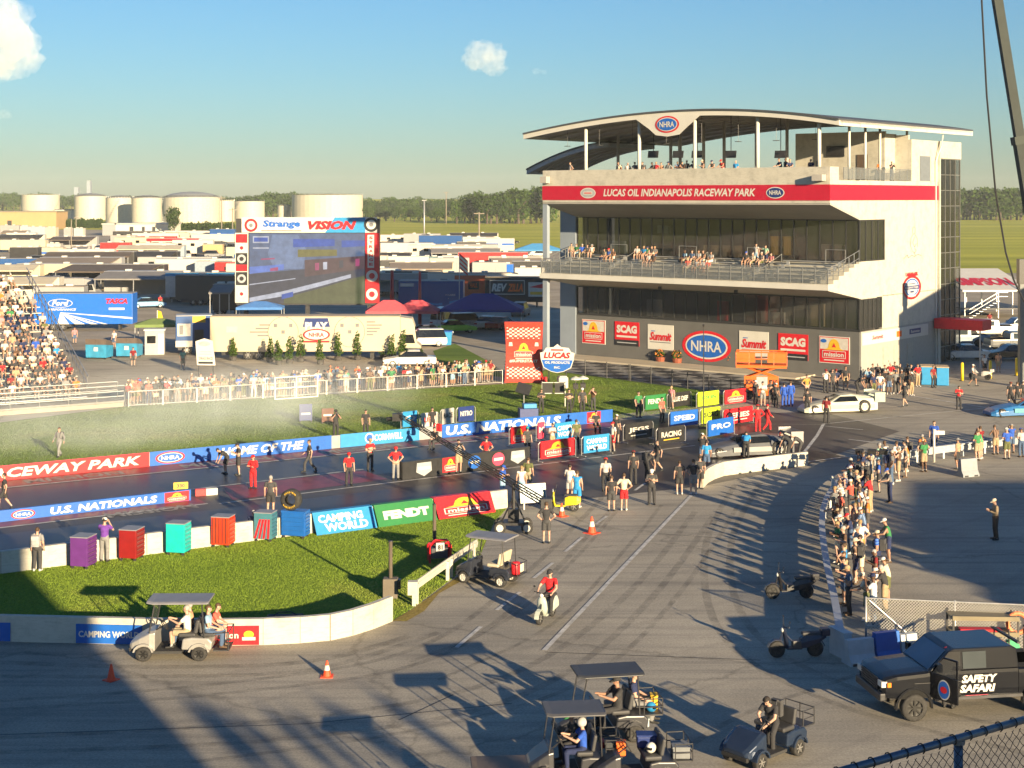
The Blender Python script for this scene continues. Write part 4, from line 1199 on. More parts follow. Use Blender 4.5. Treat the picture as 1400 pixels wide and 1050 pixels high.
def cap_mesh():
 mb = MB()
 mb.lathe([(.100,0),(.101,.03),(.092,.065),(.060,.092),(.02,.102),(.001,.103)],(0,.012,.028),14)
 mb.loft([[(.075 * math.cos(a),-.055 - .0 * math.sin(a),.035 + z) for a in np.linspace(0, PI, 8)] + [(-.075 * math.cos(a),-.055 - .11 * math.sin(a) - .03,.026 + z) for a in np.linspace(0, PI, 8)] for z in (0,.008)])
 return mb.mesh('cap', cloth('black'), True)
def hat_mesh():
 mb = MB(); mb.lathe([(.185,-.004),(.185,.004),(.105,.012),(.098,.07),(.075,.098),(.001,.104)],(0,.012,.028),16)
 return mb.mesh('sun_hat', cloth('tan'), True)
def helmet_mesh():
 mb = MB(); mb.lathe([(.105,-.09),(.128,-.05),(.135,.01),(.122,.07),(.075,.118),(.001,.132)],(0,.01,.02),14)
 return mb.mesh('helmet', cloth('white'), True)
def headset_mesh():
 mb = MB(); mb.tube([(.095 * math.cos(a),.01,.02 + .105 * math.sin(a)) for a in np.linspace(0, PI, 8)],.011,5)
 for s in (1,-1): mb.ball((s * .095,.01,.0),(.028,.042,.048),8)
 return mb.mesh('headset', cloth('black'), True)
HATS = {'cap': cap_mesh(), 'sun_hat': hat_mesh(), 'helmet': helmet_mesh(), 'headset': headset_mesh()}
def backpack_mesh():
 mb = MB(); mb.cbox((0,.19,1.24),(.30,.16,.42)); mb.cbox((0,.28,1.17),(.22,.06,.22))
 for s in (1,-1): mb.tube([(s * .11,.12,1.42),(s * .12,0,1.50),(s * .13,-.13,1.36),(s * .12,-.12,1.15),(s * .14,.05,1.06)],.02,5)
 return mb.mesh('backpack', cloth('charcoal'))
def camera_mesh():
 mb = MB(); mb.cbox((0,-.31,1.56),(.15,.09,.10)); mb.cyl((0,-.35,1.56),(0,-.52,1.56),.045,.05,10); return mb.mesh('camera', BLACK)
def phone_mesh():
 mb = MB(); mb.cbox((0,-.36,1.30),(.08,.012,.15)); return mb.mesh('phone', BLACK)
GEAR = {'backpack': backpack_mesh(), 'camera': camera_mesh(), 'phone': phone_mesh()}
PEOPLE = []
npeople = 0
def person(p, pose_name='stand', top='black', bot='black', outfit='shorts', rz=0.0, label=None, hat=None, hatc='black', hair='dark', skin='fair', shoe='black', group=None, s=None, gear=None, gearc=None, parent=None, low=False, pat=False):
 global npeople
 me, hea, rot = body(pose_name, outfit, low)
 o = bpy.data.objects.new('person', me); COL.objects.link(o)
 o.location = p; o.rotation_euler = (0,0, rz)
 s = s if s else rng.uniform(.95,1.05)
 o.scale = (s * rng.uniform(.97,1.08), s * rng.uniform(.97,1.1), s)
 for sl, m in zip(o.material_slots, (SKIN[skin], cloth(top), cloth(bot), SHOE[shoe], HAIR[hair], SOCK if outfit != 'pants' else cloth(bot), EYE, LIP)):
  sl.link = 'OBJECT'; sl.material = m
 if pat: o.material_slots[1].material = printed(top)
 tag(o, label, 'person', group)
 if hat:
  h = obj(hat, HATS[hat], o, tuple(hea)); h.rotation_euler = rot.to_euler()
  h.material_slots[0].link = 'OBJECT'; h.material_slots[0].material = cloth(hatc)
 if gear:
  g = obj(gear, GEAR[gear], o)
  if gearc: g.material_slots[0].link = 'OBJECT'; g.material_slots[0].material = cloth(gearc)
 npeople += 1
 return o
LOWER = {'shorts': 'shorts', 'pants': 'trousers', 'long': 'trousers', 'bare': 'shorts'}
def autolabel(top, bot, outfit, hat, hatc, hair, doing, place, gear=None):
 t = {'bare': 'sleeveless top', 'long': 'long-sleeved top'}.get(outfit, 'top')
 h = f"{hatc} {hat.replace('_', ' ')}" if hat else f"{'fair' if hair == 'blond' else hair} hair"
 return f"person {doing} in {top} {t}, {bot} {LOWER[outfit]}, {h}{' and ' + gear if gear else ''} {place}"
LIGHTS = ['white', 'cream', 'pale grey', 'tan', 'khaki', 'peach', 'pink', 'white', 'coral', 'pale blue', 'pale grey', 'grey', 'denim', 'red', 'royal blue', 'grey', 'white', 'mint', 'black', 'dark red', 'charcoal', 'navy', 'green', 'bright blue', 'brown', 'cream', 'olive', 'black', 'navy', 'orange']
DARKS = ['black', 'charcoal', 'black', 'grey', 'navy', 'dark red', 'black', 'royal blue', 'white', 'red']
LEGS = ['khaki', 'denim', 'grey', 'black', 'navy', 'tan', 'charcoal', 'olive', 'white', 'pale blue', 'cream']
def short(words, n=16):
 w = words.split()
 return ' '.join(w[:n])
def crowd_person(p, rz, place, poses, pal=LIGHTS, hatp=.5, group=None, sitting=False, outfits=('shorts', 'shorts', 'pants', 'bare'), low=False):
 for _ in range(60):
  ps = rng.choice(poses); top = rng.choice(pal); bot = rng.choice(LEGS); out = rng.choice(outfits)
  hat = rng.choice(['cap', 'cap', 'sun_hat']) if rng.random() < hatp else None
  hatc = rng.choice(['white', 'black', 'red', 'tan', 'navy', 'cream', 'grey', 'royal blue']); hair = rng.choice(['dark', 'brown', 'blond', 'grey', 'brown'])
  t = {'bare': 'vest', 'long': 'long sleeves'}.get(out, 'shirt')
  h = f"{hatc} {hat.replace('_', ' ')}" if hat else f"{'fair' if hair == 'blond' else hair} hair"
  pat = rng.random() < .35; gr = 'backpack' if (rng.random() < .14 and ps not in ('sit', 'sitlean')) else None
  lab = f"{'patterned ' if pat else ''}{top} {t}, {bot} {LOWER[out]}, {h}, person {place}"
  if lab not in _labels and len(lab.split()) <= 16: break
 return person(p, ps, top, bot, out, rz, lab, hat, hatc, hair, rng.choice(['fair', 'fair', 'tan', 'tan', 'fair', 'dark']), rng.choice(['black', 'white', 'brown']), group, low=low, pat=pat, gear=gr)
# ================================================================ VEHICLES (front towards local +X)
_wheel = {}
def wheel(parent, x, y, r, w, rim='silver', spokes=7):
 key = (r, w, rim)
 if key not in _wheel:
  t = MB(); t.lathe([(r * .60,-w / 2),(r * .90,-w / 2),(r * .985,-w * .38),(r, -w * .2),(r, w * .2),(r * .985, w * .38),(r * .90, w / 2),(r * .60, w / 2)], n=20, axis='y', caps=False)
  k = MB()
  k.lathe([(r * .615,-w * .46),(r * .615,-w * .36),(r * .52,-w * .30),(.001,-w * .28)], n=16, axis='y', caps=False); k.lathe([(r * .615, w * .46),(r * .615, w * .36),(r * .52, w * .30),(.001, w * .28)], n=16, axis='y', caps=False)
  for sgn in (-1,1):
   for i in range(spokes):
    a = 2 * PI * i / spokes
    k.cbox((math.cos(a) * r * .34, sgn * w * .40, math.sin(a) * r * .34),(r * .52, w * .10, r * .12),1,(0,-a, 0))
   k.cyl((0, sgn * w * .32,0),(0, sgn * w * .47,0), r * .13, n=8, mat=1)
  col = {'silver': M('rim_silver', (.45,.44,.42),.35,.7), 'black': M('rim_black', (.02,.02,.02),.4,.4), 'white': M('rim_white', (.5,.49,.45),.5)}[rim]
  back = M('rim_shade', (.02,.02,.02),.6) if rim != 'white' else col
  _wheel[key] = (t.mesh('tyre', RUBBER, True), k.mesh('rim', [back, col]))
 te, ri = _wheel[key]
 o = obj('wheel', te, parent, (x, y, r)); obj('rim', ri, o)
 return o
SEATB = M('seat_beige', (.46,.40,.29),.7, var=.12); SEATK = M('seat_black', (.04,.04,.042),.6, var=.2)
def golf_cart(label, loc, rz, paint, seat=SEATB, roof=True, roofm=None, rear='bag', rim='silver', group='golf carts', ws=True):
 c = thing('golf_cart', label, 'golf cart', loc, rz, group)
 mb = MB()
 prof = [(-1.12,.34),(-1.16,.60),(-1.05,.72),(-.55,.74),(-.30,.70),(-.26,.36)]
 for y0, y1, dz in ((-.56,.56,0),): mb.prism(prof, y0, y1)
 mb.build('rear_body', paint, c, bevel=.05, seg=3)
 mb = MB(); mb.box((-.28,-.54,.24),(.66,.54,.32)); mb.build('floor_pan', M('floor_mat', (.03,.03,.03),.8), c)
 mb = MB()
 def sec(x, w, z0, z1): return [(x, -w, z0),(x, w, z0),(x, w * .96, z1 - .05),(x, w * .7, z1),(x, -w * .7, z1),(x, -w * .96, z1 - .05)]
 mb.loft([sec(.50,.50,.30,.92), sec(.66,.53,.30,.90), sec(.95,.52,.34,.74), sec(1.18,.46,.36,.60), sec(1.26,.36,.40,.52)])
 mb.build('front_cowl', paint, c, bevel=.03, seg=2)
 mb = MB(); mb.cbox((1.22,0,.34),(.10,.86,.12)); mb.build('bumper', M('bumper_black', (.02,.02,.02),.6), c, bevel=.02)
 for s in (1,-1):
  mb = MB(); mb.ball((1.10, s * .33,.54),(.09,.09,.06),8); mb.build('headlight', M('lamp_lens', (.55,.55,.52),.15), c, smooth=True)
  for x, r in ((.82,.30),(-.78,.31)):
   mb = MB(); n = 8
   pts = [(x + r * math.cos(a),.27 + r * math.sin(a)) for a in np.linspace(R(8), R(172), n)] + [(x + (r - .05) * math.cos(a),.27 + (r - .05) * math.sin(a)) for a in np.linspace(R(172), R(8), n)]
   for i in range(n - 1):
    mb.prism([pts[i], pts[i + 1], pts[2 * n - 2 - i], pts[2 * n - 1 - i]], s * .40, s * .63)
   mb.build('fender', paint, c)
 for x in (.82,-.78):
  for s in (1,-1): wheel(c, x, s * .49,.23,.20, rim, 6)
 mb = MB(); mb.cbox((-.42,0,.80),(.50,1.02,.13)); mb.build('seat_cushion', seat, c, bevel=.05, seg=3)
 for s in (1,-1):
  mb = MB(); mb.cbox((-.70, s * .26,1.06),(.12,.49,.44), rot=(0, R(-12),0)); mb.build('seat_back', seat, c, bevel=.05, seg=3)
 mb = MB(); mb.tube([(.58,.24,.86),(.28,.24,1.06)],.022,6)
 mb.T = Matrix.Translation((.27,.24,1.07)) @ Matrix.Rotation(R(-55),4, 'Y')
 ring = [(.17 * math.cos(a),.17 * math.sin(a),0) for a in np.linspace(0,2 * PI, 15)]
 mb.tube(ring, .016,5); mb.box((-.16,-.012,-.01),(.16,.012,.01)); mb.T = None
 mb.build('steering_wheel', BLACK, c)
 if roof:
  rp = []
  rm = roofm or M('cart_roof_grey', (.20,.20,.215),.5)
  mb = MB(); mb.loft([[(x, -w, z),(x, w, z),(x, w, z + .035),(x, w - .1, z + .07),(x, -w + .1, z + .07),(x, -w, z + .035)] for x, w, z in ((-1.05,.56,1.80),(-1.0,.60,1.79),(.55,.60,1.79),(.74,.54,1.81))])
  mb.build('roof', rm, c, bevel=.015)
  for s in (1,-1):
   mb = MB(); mb.tube([(.66, s * .50,.88),(.50, s * .54,1.80)],.022,6); mb.build('roof_post', DARKM, c)
   mb = MB(); mb.tube([(-.92, s * .52,.72),(-.86, s * .54,1.80)],.022,6); mb.build('roof_post', DARKM, c)
  if ws:
   mb = MB(); mb.add([(.665,-.48,.92),(.665,.48,.92),(.535,.50,1.76),(.535,-.50,1.76)],[(0,1,2,3)]); mb.build('windscreen', see_through('clear_screen', (.35,.38,.40),.16), c)
 if rear == 'seat':
  mb = MB(); mb.cbox((-1.02,0,.80),(.42,.98,.11)); mb.build('rear_seat', seat, c, bevel=.04)
  mb = MB(); mb.cbox((-.80,0,1.02),(.09,.98,.34), rot=(0, R(8),0)); mb.build('rear_seat_back', seat, c, bevel=.04)
  mb = MB(); mb.box((-1.62,-.44,.28),(-1.16,.44,.32)); mb.tube([(-1.6,-.46,.30),(-1.62,-.46,.88),(-1.2,-.5,.86)],.018,5); mb.tube([(-1.6,.46,.30),(-1.62,.46,.88),(-1.2,.5,.86)],.018,5); mb.tube([(-1.62,-.46,.88),(-1.62,.46,.88)],.018,5); mb.build('rear_step', DARKM, c)
 elif rear == 'rack':
  mb = MB(); mb.box((-1.55,-.48,.66),(-1.02,.48,.70))
  for z in (.9,1.12): mb.tube([(-1.05,-.48, z),(-1.55,-.48, z),(-1.55,.48, z),(-1.05,.48, z)],.016,5)
  for p in ((-1.05,-.48),(-1.55,-.48),(-1.55,.48),(-1.05,.48),(-1.55,0)): mb.cyl((p[0], p[1],.68),(p[0], p[1],1.14),.016, n=5)
  mb.build('cargo_rack', DARKM, c)
 else:
  mb = MB(); mb.box((-1.45,-.42,.44),(-1.08,.42,.48)); mb.tube([(-1.1,-.4,1.0),(-1.45,-.42,.9),(-1.45,.42,.9),(-1.1,.4,1.0)],.018,5); mb.tube([(-1.45,-.42,.46),(-1.45,-.42,.9)],.016,5); mb.tube([(-1.45,.42,.46),(-1.45,.42,.9)],.016,5)
  mb.build('bag_well', DARKM, c)
 return c
def pickup(label, loc, rz, paint, lift=0.0, L=6.0, group=None, door_open=False, detail=True, rim='black', writing=False):
 c = thing('pickup_truck', label, 'truck', loc, rz, group)
 W = .98; z0 = .55 + lift; belt = 1.22 + lift; hx = L / 2
 wr = .41 if lift else .38
 fx, rx = hx - .98,-hx + 1.25
 def sect(x, w, zb, zs, zt):        # rounded shoulder cross-section
  return [(x, -w * .97, zb),(x, w * .97, zb),(x, w, zb + .18),(x, w, zs - .10),(x, w * .985, zs),(x, w * .90, zt - .01),(x, w * .5, zt + .012),(x, -w * .5, zt + .012),(x, -w * .90, zt - .01),(x, -w * .985, zs),(x, -w, zs - .10),(x, -w, zb + .18)]
 mb = MB()
 mb.loft([sect(hx - .005, W * .90, z0 + .10, z0 + .40, z0 + .50), sect(hx - .10, W * .97, z0 - .02, belt - .16, belt - .08), sect(hx - .45, W, z0 - .06, belt - .07, belt - .01), sect(hx - 1.40, W, z0 - .06, belt - .01, belt + .06), sect(hx - 1.52, W, z0 - .06, belt + .02, belt + .05), sect(-hx + 1.96, W, z0 - .06, belt + .02, belt + .05)][::-1])
 o = mb.build('body', paint, c)
 mb = MB(); mb.loft([sect(-hx + 1.94, W, z0 - .06, belt - .02, belt + .02), sect(-hx + .25, W, z0 - .04, belt - .03, belt + .02), sect(-hx + .02, W * .97, z0, belt - .06, belt - .01)][::-1]); mb.build('cargo_bed', paint, c)
 well = M('wheel_well', (.006,.006,.006),.95)
 for x in (fx, rx):
  for s in (1,-1):
   mb = MB(); y0, y1 = sorted((s * (W - .30), s * (W + .004))); rr_ = .54 if lift else .46
   pts = [(x + rr_ * math.cos(a_), max(z0 - .07,.40 + (.02 if lift else 0) + rr_ * math.sin(a_))) for a_ in np.linspace(R(-25), R(205),15)]
   mb.prism(pts, y0, y1); mb.build('wheel_well', well, c)
   mb = MB(); r1_ = rr_ + .06
   for a0, a1 in zip(np.linspace(R(-5), R(185),11)[:-1], np.linspace(R(-5), R(185),11)[1:]):
    zc = .40 + (.02 if lift else 0)
    q = [(x + rr_ * math.cos(a0), zc + rr_ * math.sin(a0)),(x + r1_ * math.cos(a0), zc + r1_ * math.sin(a0)),(x + r1_ * math.cos(a1), zc + r1_ * math.sin(a1)),(x + rr_ * math.cos(a1), zc + rr_ * math.sin(a1))]
    ya, yb_ = sorted((s * (W - .1), s * (W + .035))); mb.prism(q, ya, yb_)
   mb.build('fender_flare', paint, c)
 for s in (1,-1):                  # door and panel gaps
  for xg in (hx - 1.52, hx - 2.52, hx - 3.42):
   mb = MB(); ya, yb_ = sorted((s * (W - .01), s * (W + .0035))); mb.box((xg - .008, ya, z0 + .08),(xg + .008, yb_, belt - .09)); mb.build('panel_gap', well, c)
  mb = MB(); ya, yb_ = sorted((s * (W - .01), s * (W + .004))); mb.box((hx - 3.40, ya, belt - .30),(hx - 1.0, yb_, belt - .285)); mb.build('crease', M('crease_shade', tuple(.04 for _ in range(3)),.4), c)
 # bed recess reads dark
 mb = MB(); mb.box((-hx + .10,-W + .12, belt + .022),(-hx + 1.88, W - .12, belt + .032)); mb.build('bed_floor', M('bed_liner', (.015,.015,.015),.9), c)
 cab = [(hx - 1.42, belt + .03),(hx - 2.12, belt + .62),(hx - 2.3, belt + .68),(-hx + 2.15, belt + .68),(-hx + 1.98, belt + .60),(-hx + 1.93, belt + .03)]
 def cabsec(y, ins): return [(p[0], y, p[1]) for p in cab]
 mb = MB(); k = len(cab)
 wlo, whi = W - .02, W - .075
 A = [(p[0],-(wlo if p[1] < belt + .1 else whi), p[1]) for p in cab]; B = [(p[0],(wlo if p[1] < belt + .1 else whi), p[1]) for p in cab]
 mb.add(A + B, [(i, (i + 1) % k, k + (i + 1) % k, k + i) for i in range(k)] + [tuple(range(k - 1,-1,-1)), tuple(range(k, 2 * k))])
 mb.build('cab', paint, c, bevel=.03, seg=2)
 def win(pts, name='window', m=glass('cab_glass', (.04,.05,.055),.04)):
  q = MB(); q.add(pts, [tuple(range(len(pts)))]); q.build(name, m, c)
 zt, zb = belt + .58, belt + .08
 yb, yt = W - .018, W - .066
 for s in (1,-1):
  e = .012 * s
  for a0, a1, b0, b1 in ((hx - 1.60, hx - 2.45, hx - 2.16, hx - 2.45),(hx - 2.55, hx - 3.30, hx - 2.55, hx - 3.30)):
   if door_open and s == 1 and a0 > hx - 2: continue
   win([(a0, s * yb + e, zb),(a1, s * yb + e, zb),(b1, s * yt + e, zt),(b0, s * yt + e, zt)])
 win([(hx - 1.47,-.88, belt + .09),(hx - 1.47,.88, belt + .09),(hx - 2.07,.76, belt + .60),(hx - 2.07,-.76, belt + .60)], 'windscreen', glass('windscreen_glass', (.07,.11,.16),.04))
 for x in (fx, rx):
  for s in (1,-1): wheel(c, x, s * (W - .06), wr, .28, rim, 8)
 mb = MB(); mb.box((hx - .02,-.62, z0 + .16),(hx + .035,.62, z0 + .50)); gr = mb.build('grille', M('grille_black', (.015,.015,.015),.4), c)
 for i in range(4):
  mb = MB(); mb.box((hx + .035,-.60, z0 + .19 + i * .08),(hx + .055,.60, z0 + .22 + i * .08)); mb.build('grille_bar', CHROME if not lift else DARKM, gr)
 for s in (1,-1):
  mb = MB(); mb.box((hx - .12, s * .66 - .17 * (s > 0) + .0, z0 + .30),(hx + .03, s * .66 + .17 + .11 * (s > 0) - .11 * (s < 0) + .0, z0 + .48));
  mb = MB(); y0, y1 = sorted((s * .64, s * .95)); mb.box((hx - .14, y0, z0 + .30),(hx + .035, y1, z0 + .47)); mb.build('headlight', M('lamp_lens', (.55,.55,.52),.15), c)
  mb = MB(); y0, y1 = sorted((s * .86, s * .975)); mb.box((hx - .26, y0, z0 + .30),(hx - .145, y1 , z0 + .44)); mb.build('indicator', M('amber_lens', (.7,.2,.02),.2), c)
  mb = MB(); mb.cbox((hx - 1.72, s * (W + .16), belt + .20),(.12,.22,.26)); mb.cbox((hx - 1.72, s * (W + .03), belt + .12),(.05,.12,.05)); mb.build('mirror', paint, c, bevel=.03)
  mb = MB(); y0, y1 = sorted((s * (W - .06), s * (W + .10))); mb.box((rx + .62, y0, z0 - .14),(fx - .62, y1, z0 - .06)); mb.build('side_step', DARKM, c)
  if not (door_open and s == 1):
   mb = MB(); mb.cbox((hx - 2.32, s * (W + .02), belt - .10),(.18,.03,.05)); mb.build('door_handle', paint, c)
  mb = MB(); mb.cbox((hx - 3.28, s * (W + .02), belt - .10),(.18,.03,.05)); mb.build('door_handle', paint, c)
 mb = MB(); mb.box((hx - .10,-W + .02, z0 - .12),(hx + .10, W - .02, z0 + .12)); mb.build('front_bumper', DARKM if lift else CHROME, c, bevel=.04)
 mb = MB(); mb.box((-hx - .10,-W + .05, z0 - .08),(-hx + .02, W - .05, z0 + .10)); mb.build('rear_bumper', CHROME, c, bevel=.03)
 return c
def car(label, loc, rz, paint, L=4.6, H=1.5, group='parked cars', kind='sedan'):
 c = thing('parked_car', label, 'car', loc, rz, group)
 h = L / 2; W = .88
 if kind == 'suv': roofp = [(h - 1.25,.98),(h - 1.75, H - .06),(h - 2.0, H),(-h + .35, H - .02),(-h + .06,.98)]
 elif kind == 'van': roofp = [(h - .45,1.0),(h - 1.15, H - .06),(h - 1.4, H),(-h + .15, H),(-h + .04,1.0)]
 else: roofp = [(h - 1.35,.92),(h - 2.0, H - .05),(h - 2.3, H),(-h + 1.45, H - .02),(-h + .75,.94)]
 bl = roofp[0][1]
 mb = MB(); mb.prism([(h - .05,.30),(h, .55),(h - .12,.72),(roofp[0][0], bl),(roofp[-1][0], bl),(-h + .02, bl - .05),(-h, .45),(-h + .08,.28)][::-1],-W, W); mb.build('body', paint, c, bevel=.06, seg=2)
 k = len(roofp); A = [(x, -(W - .04 if i in (0, k - 1) else W - .2), z) for i, (x, z) in enumerate(roofp)]; B = [(x, -y, z) for x, y, z in A]
 mb = MB(); mb.add(A + B, [(i, (i + 1) % k, k + (i + 1) % k, k + i) for i in range(k)] + [tuple(range(k - 1,-1,-1)), tuple(range(k, 2 * k))]); mb.build('cabin', DKGLASS, c, bevel=.03)
 rp = roofp[1:-1]; mb = MB(); mb.prism([(rp[0][0] - .1, H - .045),(rp[1][0], H + .012),(rp[-1][0], H + .0),(rp[-1][0] - .02, H - .05)],-W + .19, W - .19); mb.build('roof', paint, c)
 for x in (h - .85,-h + .85):
  for s in (1,-1): wheel(c, x, s * (W - .10),.32,.2, 'silver', 6)
 for s in (1,-1):
  mb = MB(); y0, y1 = sorted((s * .52, s * .84)); mb.box((h - .14, y0,.58),(h + .01, y1,.70)); mb.build('headlight', M('lamp_lens', (.55,.55,.52),.15), c)
  mb = MB(); mb.box((-h - .01, y0,.62),(-h + .08, y1,.76)); mb.build('tail_light', M('tail_lens', (.4,.01,.01),.2), c)
 return c
def scooter(label, loc, rz, paint, seatm=SEATK):
 c = thing('motor_scooter', label, 'scooter', loc, rz)
 for x in (.62,-.55): wheel(c, x, 0,.24,.12, 'silver', 5)
 mb = MB()
 def s6(x, w, z0, z1): return [(x, -w, z0),(x, w, z0),(x, w, (z0 + z1) / 2),(x, w * .6, z1),(x, -w * .6, z1),(x, -w, (z0 + z1) / 2)]
 mb.loft([s6(-.88,.10,.48,.66), s6(-.70,.19,.36,.74), s6(-.30,.20,.32,.74), s6(-.12,.17,.28,.66)]); mb.build('tail_body', paint, c, bevel=.02)
 mb = MB(); mb.box((-.15,-.17,.24),(.36,.17,.31)); mb.build('foot_board', paint, c, bevel=.02)
 mb = MB(); mb.loft([[(x, -w, z),(x, w, z),(x + .06, w * .7, z),(x + .09,0, z),(x + .06,-w * .7, z)] for x, w, z in ((.34,.16,.26),(.37,.21,.5),(.40,.19,.75),(.38,.12,.92))]); mb.build('leg_shield', paint, c, smooth=True)
 mb = MB(); mb.loft([[(.36,-.05,.85),(.44,-.05,.85),(.44,.05,.85),(.36,.05,.85)],[(.28,-.06,1.04),(.42,-.06,1.04),(.42,.06,1.04),(.28,.06,1.04)]]); mb.tube([(.30,-.34,1.06),(.36,0,1.03),(.30,.34,1.06)],.018,6); mb.build('handlebar', BLACK, c)
 mb = MB(); mb.ball((.45,0,.98),(.05,.085,.075),8); mb.build('headlight', M('lamp_lens', (.55,.55,.52),.15), c, smooth=True)
 mb = MB(); mb.lathe([(.30,-.07),(.31,0),(.30,.07)],(.62,0,.24),14, axis='y'); mb = MB()
 for a in np.linspace(R(20), R(150),6): mb.cbox((.62 + .28 * math.cos(a),0,.24 + .28 * math.sin(a)),(.03,.16,.17), rot=(0,-a, 0))
 mb.build('front_mudguard', paint, c); mb = MB(); mb.cbox((-.40,0,.79),(.62,.27,.09)); mb.build('seat', seatm, c, bevel=.03)
 mb = MB(); mb.tube([(.62,0,.24),(.42,0,.80)],.03,6); mb.build('fork', DARKM, c)
 for s in (1,-1):
  mb = MB(); mb.tube([(.32, s * .25,1.06),(.30, s * .32,1.22)],.008,4); mb.ball((.30, s * .33,1.24),(.015,.055,.04),7); mb.build('mirror', BLACK, c)
 return c
def minibike(label, loc, rz, paint, group='black scooters parked in the shade'):
 c = thing('mini_motorbike', label, 'motorbike', loc, rz, group)
 for x in (.66,-.62): wheel(c, x, 0,.27,.16, 'black', 5)
 mb = MB(); mb.tube([(.62,0,.30),(.40,0,.96)],.035,6); mb.tube([(.44,0,.82),(.1,0,.46),(-.35,0,.42),(-.62,0,.28)],.04,6); mb.tube([(-.2,0,.44),(-.45,0,.70),(-.85,0,.78)],.03,6); mb.build('frame', paint, c)
 mb = MB(); mb.cbox((-.48,0,.76),(.62,.24,.10)); mb.build('seat', SEATK, c, bevel=.03)
 mb = MB(); mb.tube([(.34,-.36,1.06),(.40,-.1,1.0),(.40,.1,1.0),(.34,.36,1.06)],.017,6); mb.build('handlebar', DARKM, c)
 mb = MB(); mb.cbox((-.02,0,.42),(.34,.24,.24)); mb.build('engine', M('engine_metal', (.10,.10,.10),.4,.6), c, bevel=.02)
 mb = MB(); mb.ball((.46,0,.90),(.07,.09,.09),8); mb.build('headlight', M('lamp_lens', (.55,.55,.52),.15), c)
 for x in (.66,-.62):
  mb = MB()
  for a in np.linspace(R(30), R(150),5): mb.cbox((x + .31 * math.cos(a),0,.27 + .31 * math.sin(a)),(.02,.17,.18), rot=(0,-a, 0))
  mb.build('mudguard', paint, c)
 mb = MB(); mb.cbox((.1,0,.30),(.5,.30,.04)); mb.build('foot_board', DARKM, c)
 def s6(x, w, z0, z1): return [(x, -w, z0),(x, w, z0),(x, w, (z0 + z1) / 2),(x, w * .6, z1),(x, -w * .6, z1),(x, -w, (z0 + z1) / 2)]
 mb = MB(); mb.loft([s6(-.98,.06,.62,.72), s6(-.75,.15,.50,.74), s6(-.30,.17,.34,.73), s6(-.12,.13,.30,.62)]); mb.build('side_panel', paint, c)
 mb = MB(); mb.loft([[(x, -w, z),(x, w, z),(x + .07, w * .7, z),(x + .1,0, z),(x + .07,-w * .7, z)] for x, w, z in ((.30,.13,.30),(.32,.19,.52),(.36,.17,.76),(.40,.11,.98))]); mb.build('leg_shield', paint, c)
 mb = MB(); mb.cbox((-.95,0,.80),(.30,.30,.24)); mb.build('top_case', paint, c, bevel=.04)
 for s in (1,-1):
  mb = MB(); mb.tube([(.36, s * .28,1.04),(.33, s * .36,1.22)],.008,4); mb.ball((.33, s * .37,1.24),(.02,.06,.04),7); mb.build('mirror', BLACK, c)
 return c
def funny_car(label, loc, rz, paint, paint2, group='race cars'):
 c = thing('race_car', label, 'race car', loc, rz, group)
 def s8(x, w, z0, z1, zr): return [(x, -w, z0),(x, w, z0),(x, w, z0 + (z1 - z0) * .6),(x, w * .82, z1),(x, w * .45, zr),(x, -w * .45, zr),(x, -w * .82, z1),(x, -w, z0 + (z1 - z0) * .6)]
 mb = MB(); mb.loft([s8(2.75,.70,.10,.30,.34), s8(2.45,.86,.09,.48,.54), s8(1.6,.90,.12,.66,.72), s8(.85,.90,.14,.78,.86), s8(.0,.90,.14,.92,1.20), s8(-.75,.92,.14,.98,1.26), s8(-1.5,.96,.16,1.0,1.14), s8(-2.5,.98,.22,1.02,1.08)])
 mb.build('body', [paint], c, bevel=.02)
 mb = MB(); mb.add([(.86,-.62,.84),(.86,.62,.84),(.1,.48,1.185),(.1,-.48,1.185)],[(0,1,2,3)]); mb.T = Matrix.Translation((.01,0,.012)); mb.build('windscreen', DKGLASS, c, (.015,0,.02))
 for s in (1,-1):
  mb = MB(); mb.add([(.7, s * .905,.80),(-1.1, s * .93,.84),(-1.0, s * .62,1.15),(.05, s * .56,1.13)],[(0,1,2,3)]); mb.build('side_window', DKGLASS, c, (0, s * .012,.012))
  mb = MB(); mb.box((-2.3, s * .985,.35),(1.2, s * .99,.62)) if s > 0 else mb.box((-2.3,-.99,.35),(1.2,-.985,.62)); mb.build('side_stripe', paint2, c)
  mb = MB(); y0, y1 = sorted((s * .93, s * .985)); mb.box((-3.05, y0,.75),(-2.3, y1,1.42)); mb.build('spoiler_plate', paint2, c)
 mb = MB(); mb.cbox((-2.75,0,1.30),(.72,1.84,.05), rot=(0, R(10),0)); mb.build('spoiler', paint, c)
 for s in (1,-1): wheel(c, 2.0, s * .80,.30,.16, 'silver', 6); wheel(c, -1.55, s * .80,.46,.42, 'silver', 6)
 mb = MB(); mb.cbox((.55,0,.98),(.5,.42,.26)); mb.build('air_scoop', DARKM, c, bevel=.03)
 return c
def cone(label, loc, h=.46, collar=True, group='traffic cones'):
 c = thing('traffic_cone', label, 'cone', loc, rng.uniform(0,1), group)
 cm = M('cone_orange', (.72,.07,.02),.6)
 mb = MB(); mb.cbox((0,0,.015),(h * .78, h * .78,.03)); mb.lathe([(h * .27,.03),(h * .25,.05),(h * .055, h),(h * .03, h + .005)], n=14); mb.build('cone_body', cm, c)
 if collar:
  mb = MB(); z0, z1 = h * .42, h * .72; r = lambda z: h * (.25 - (.25 - .055) * (z - .05) / (h - .05)) + .006
  mb.lathe([(r(z0), z0),(r(z1), z1)], n=14); mb.build('collar', WHITE, c)
 return c
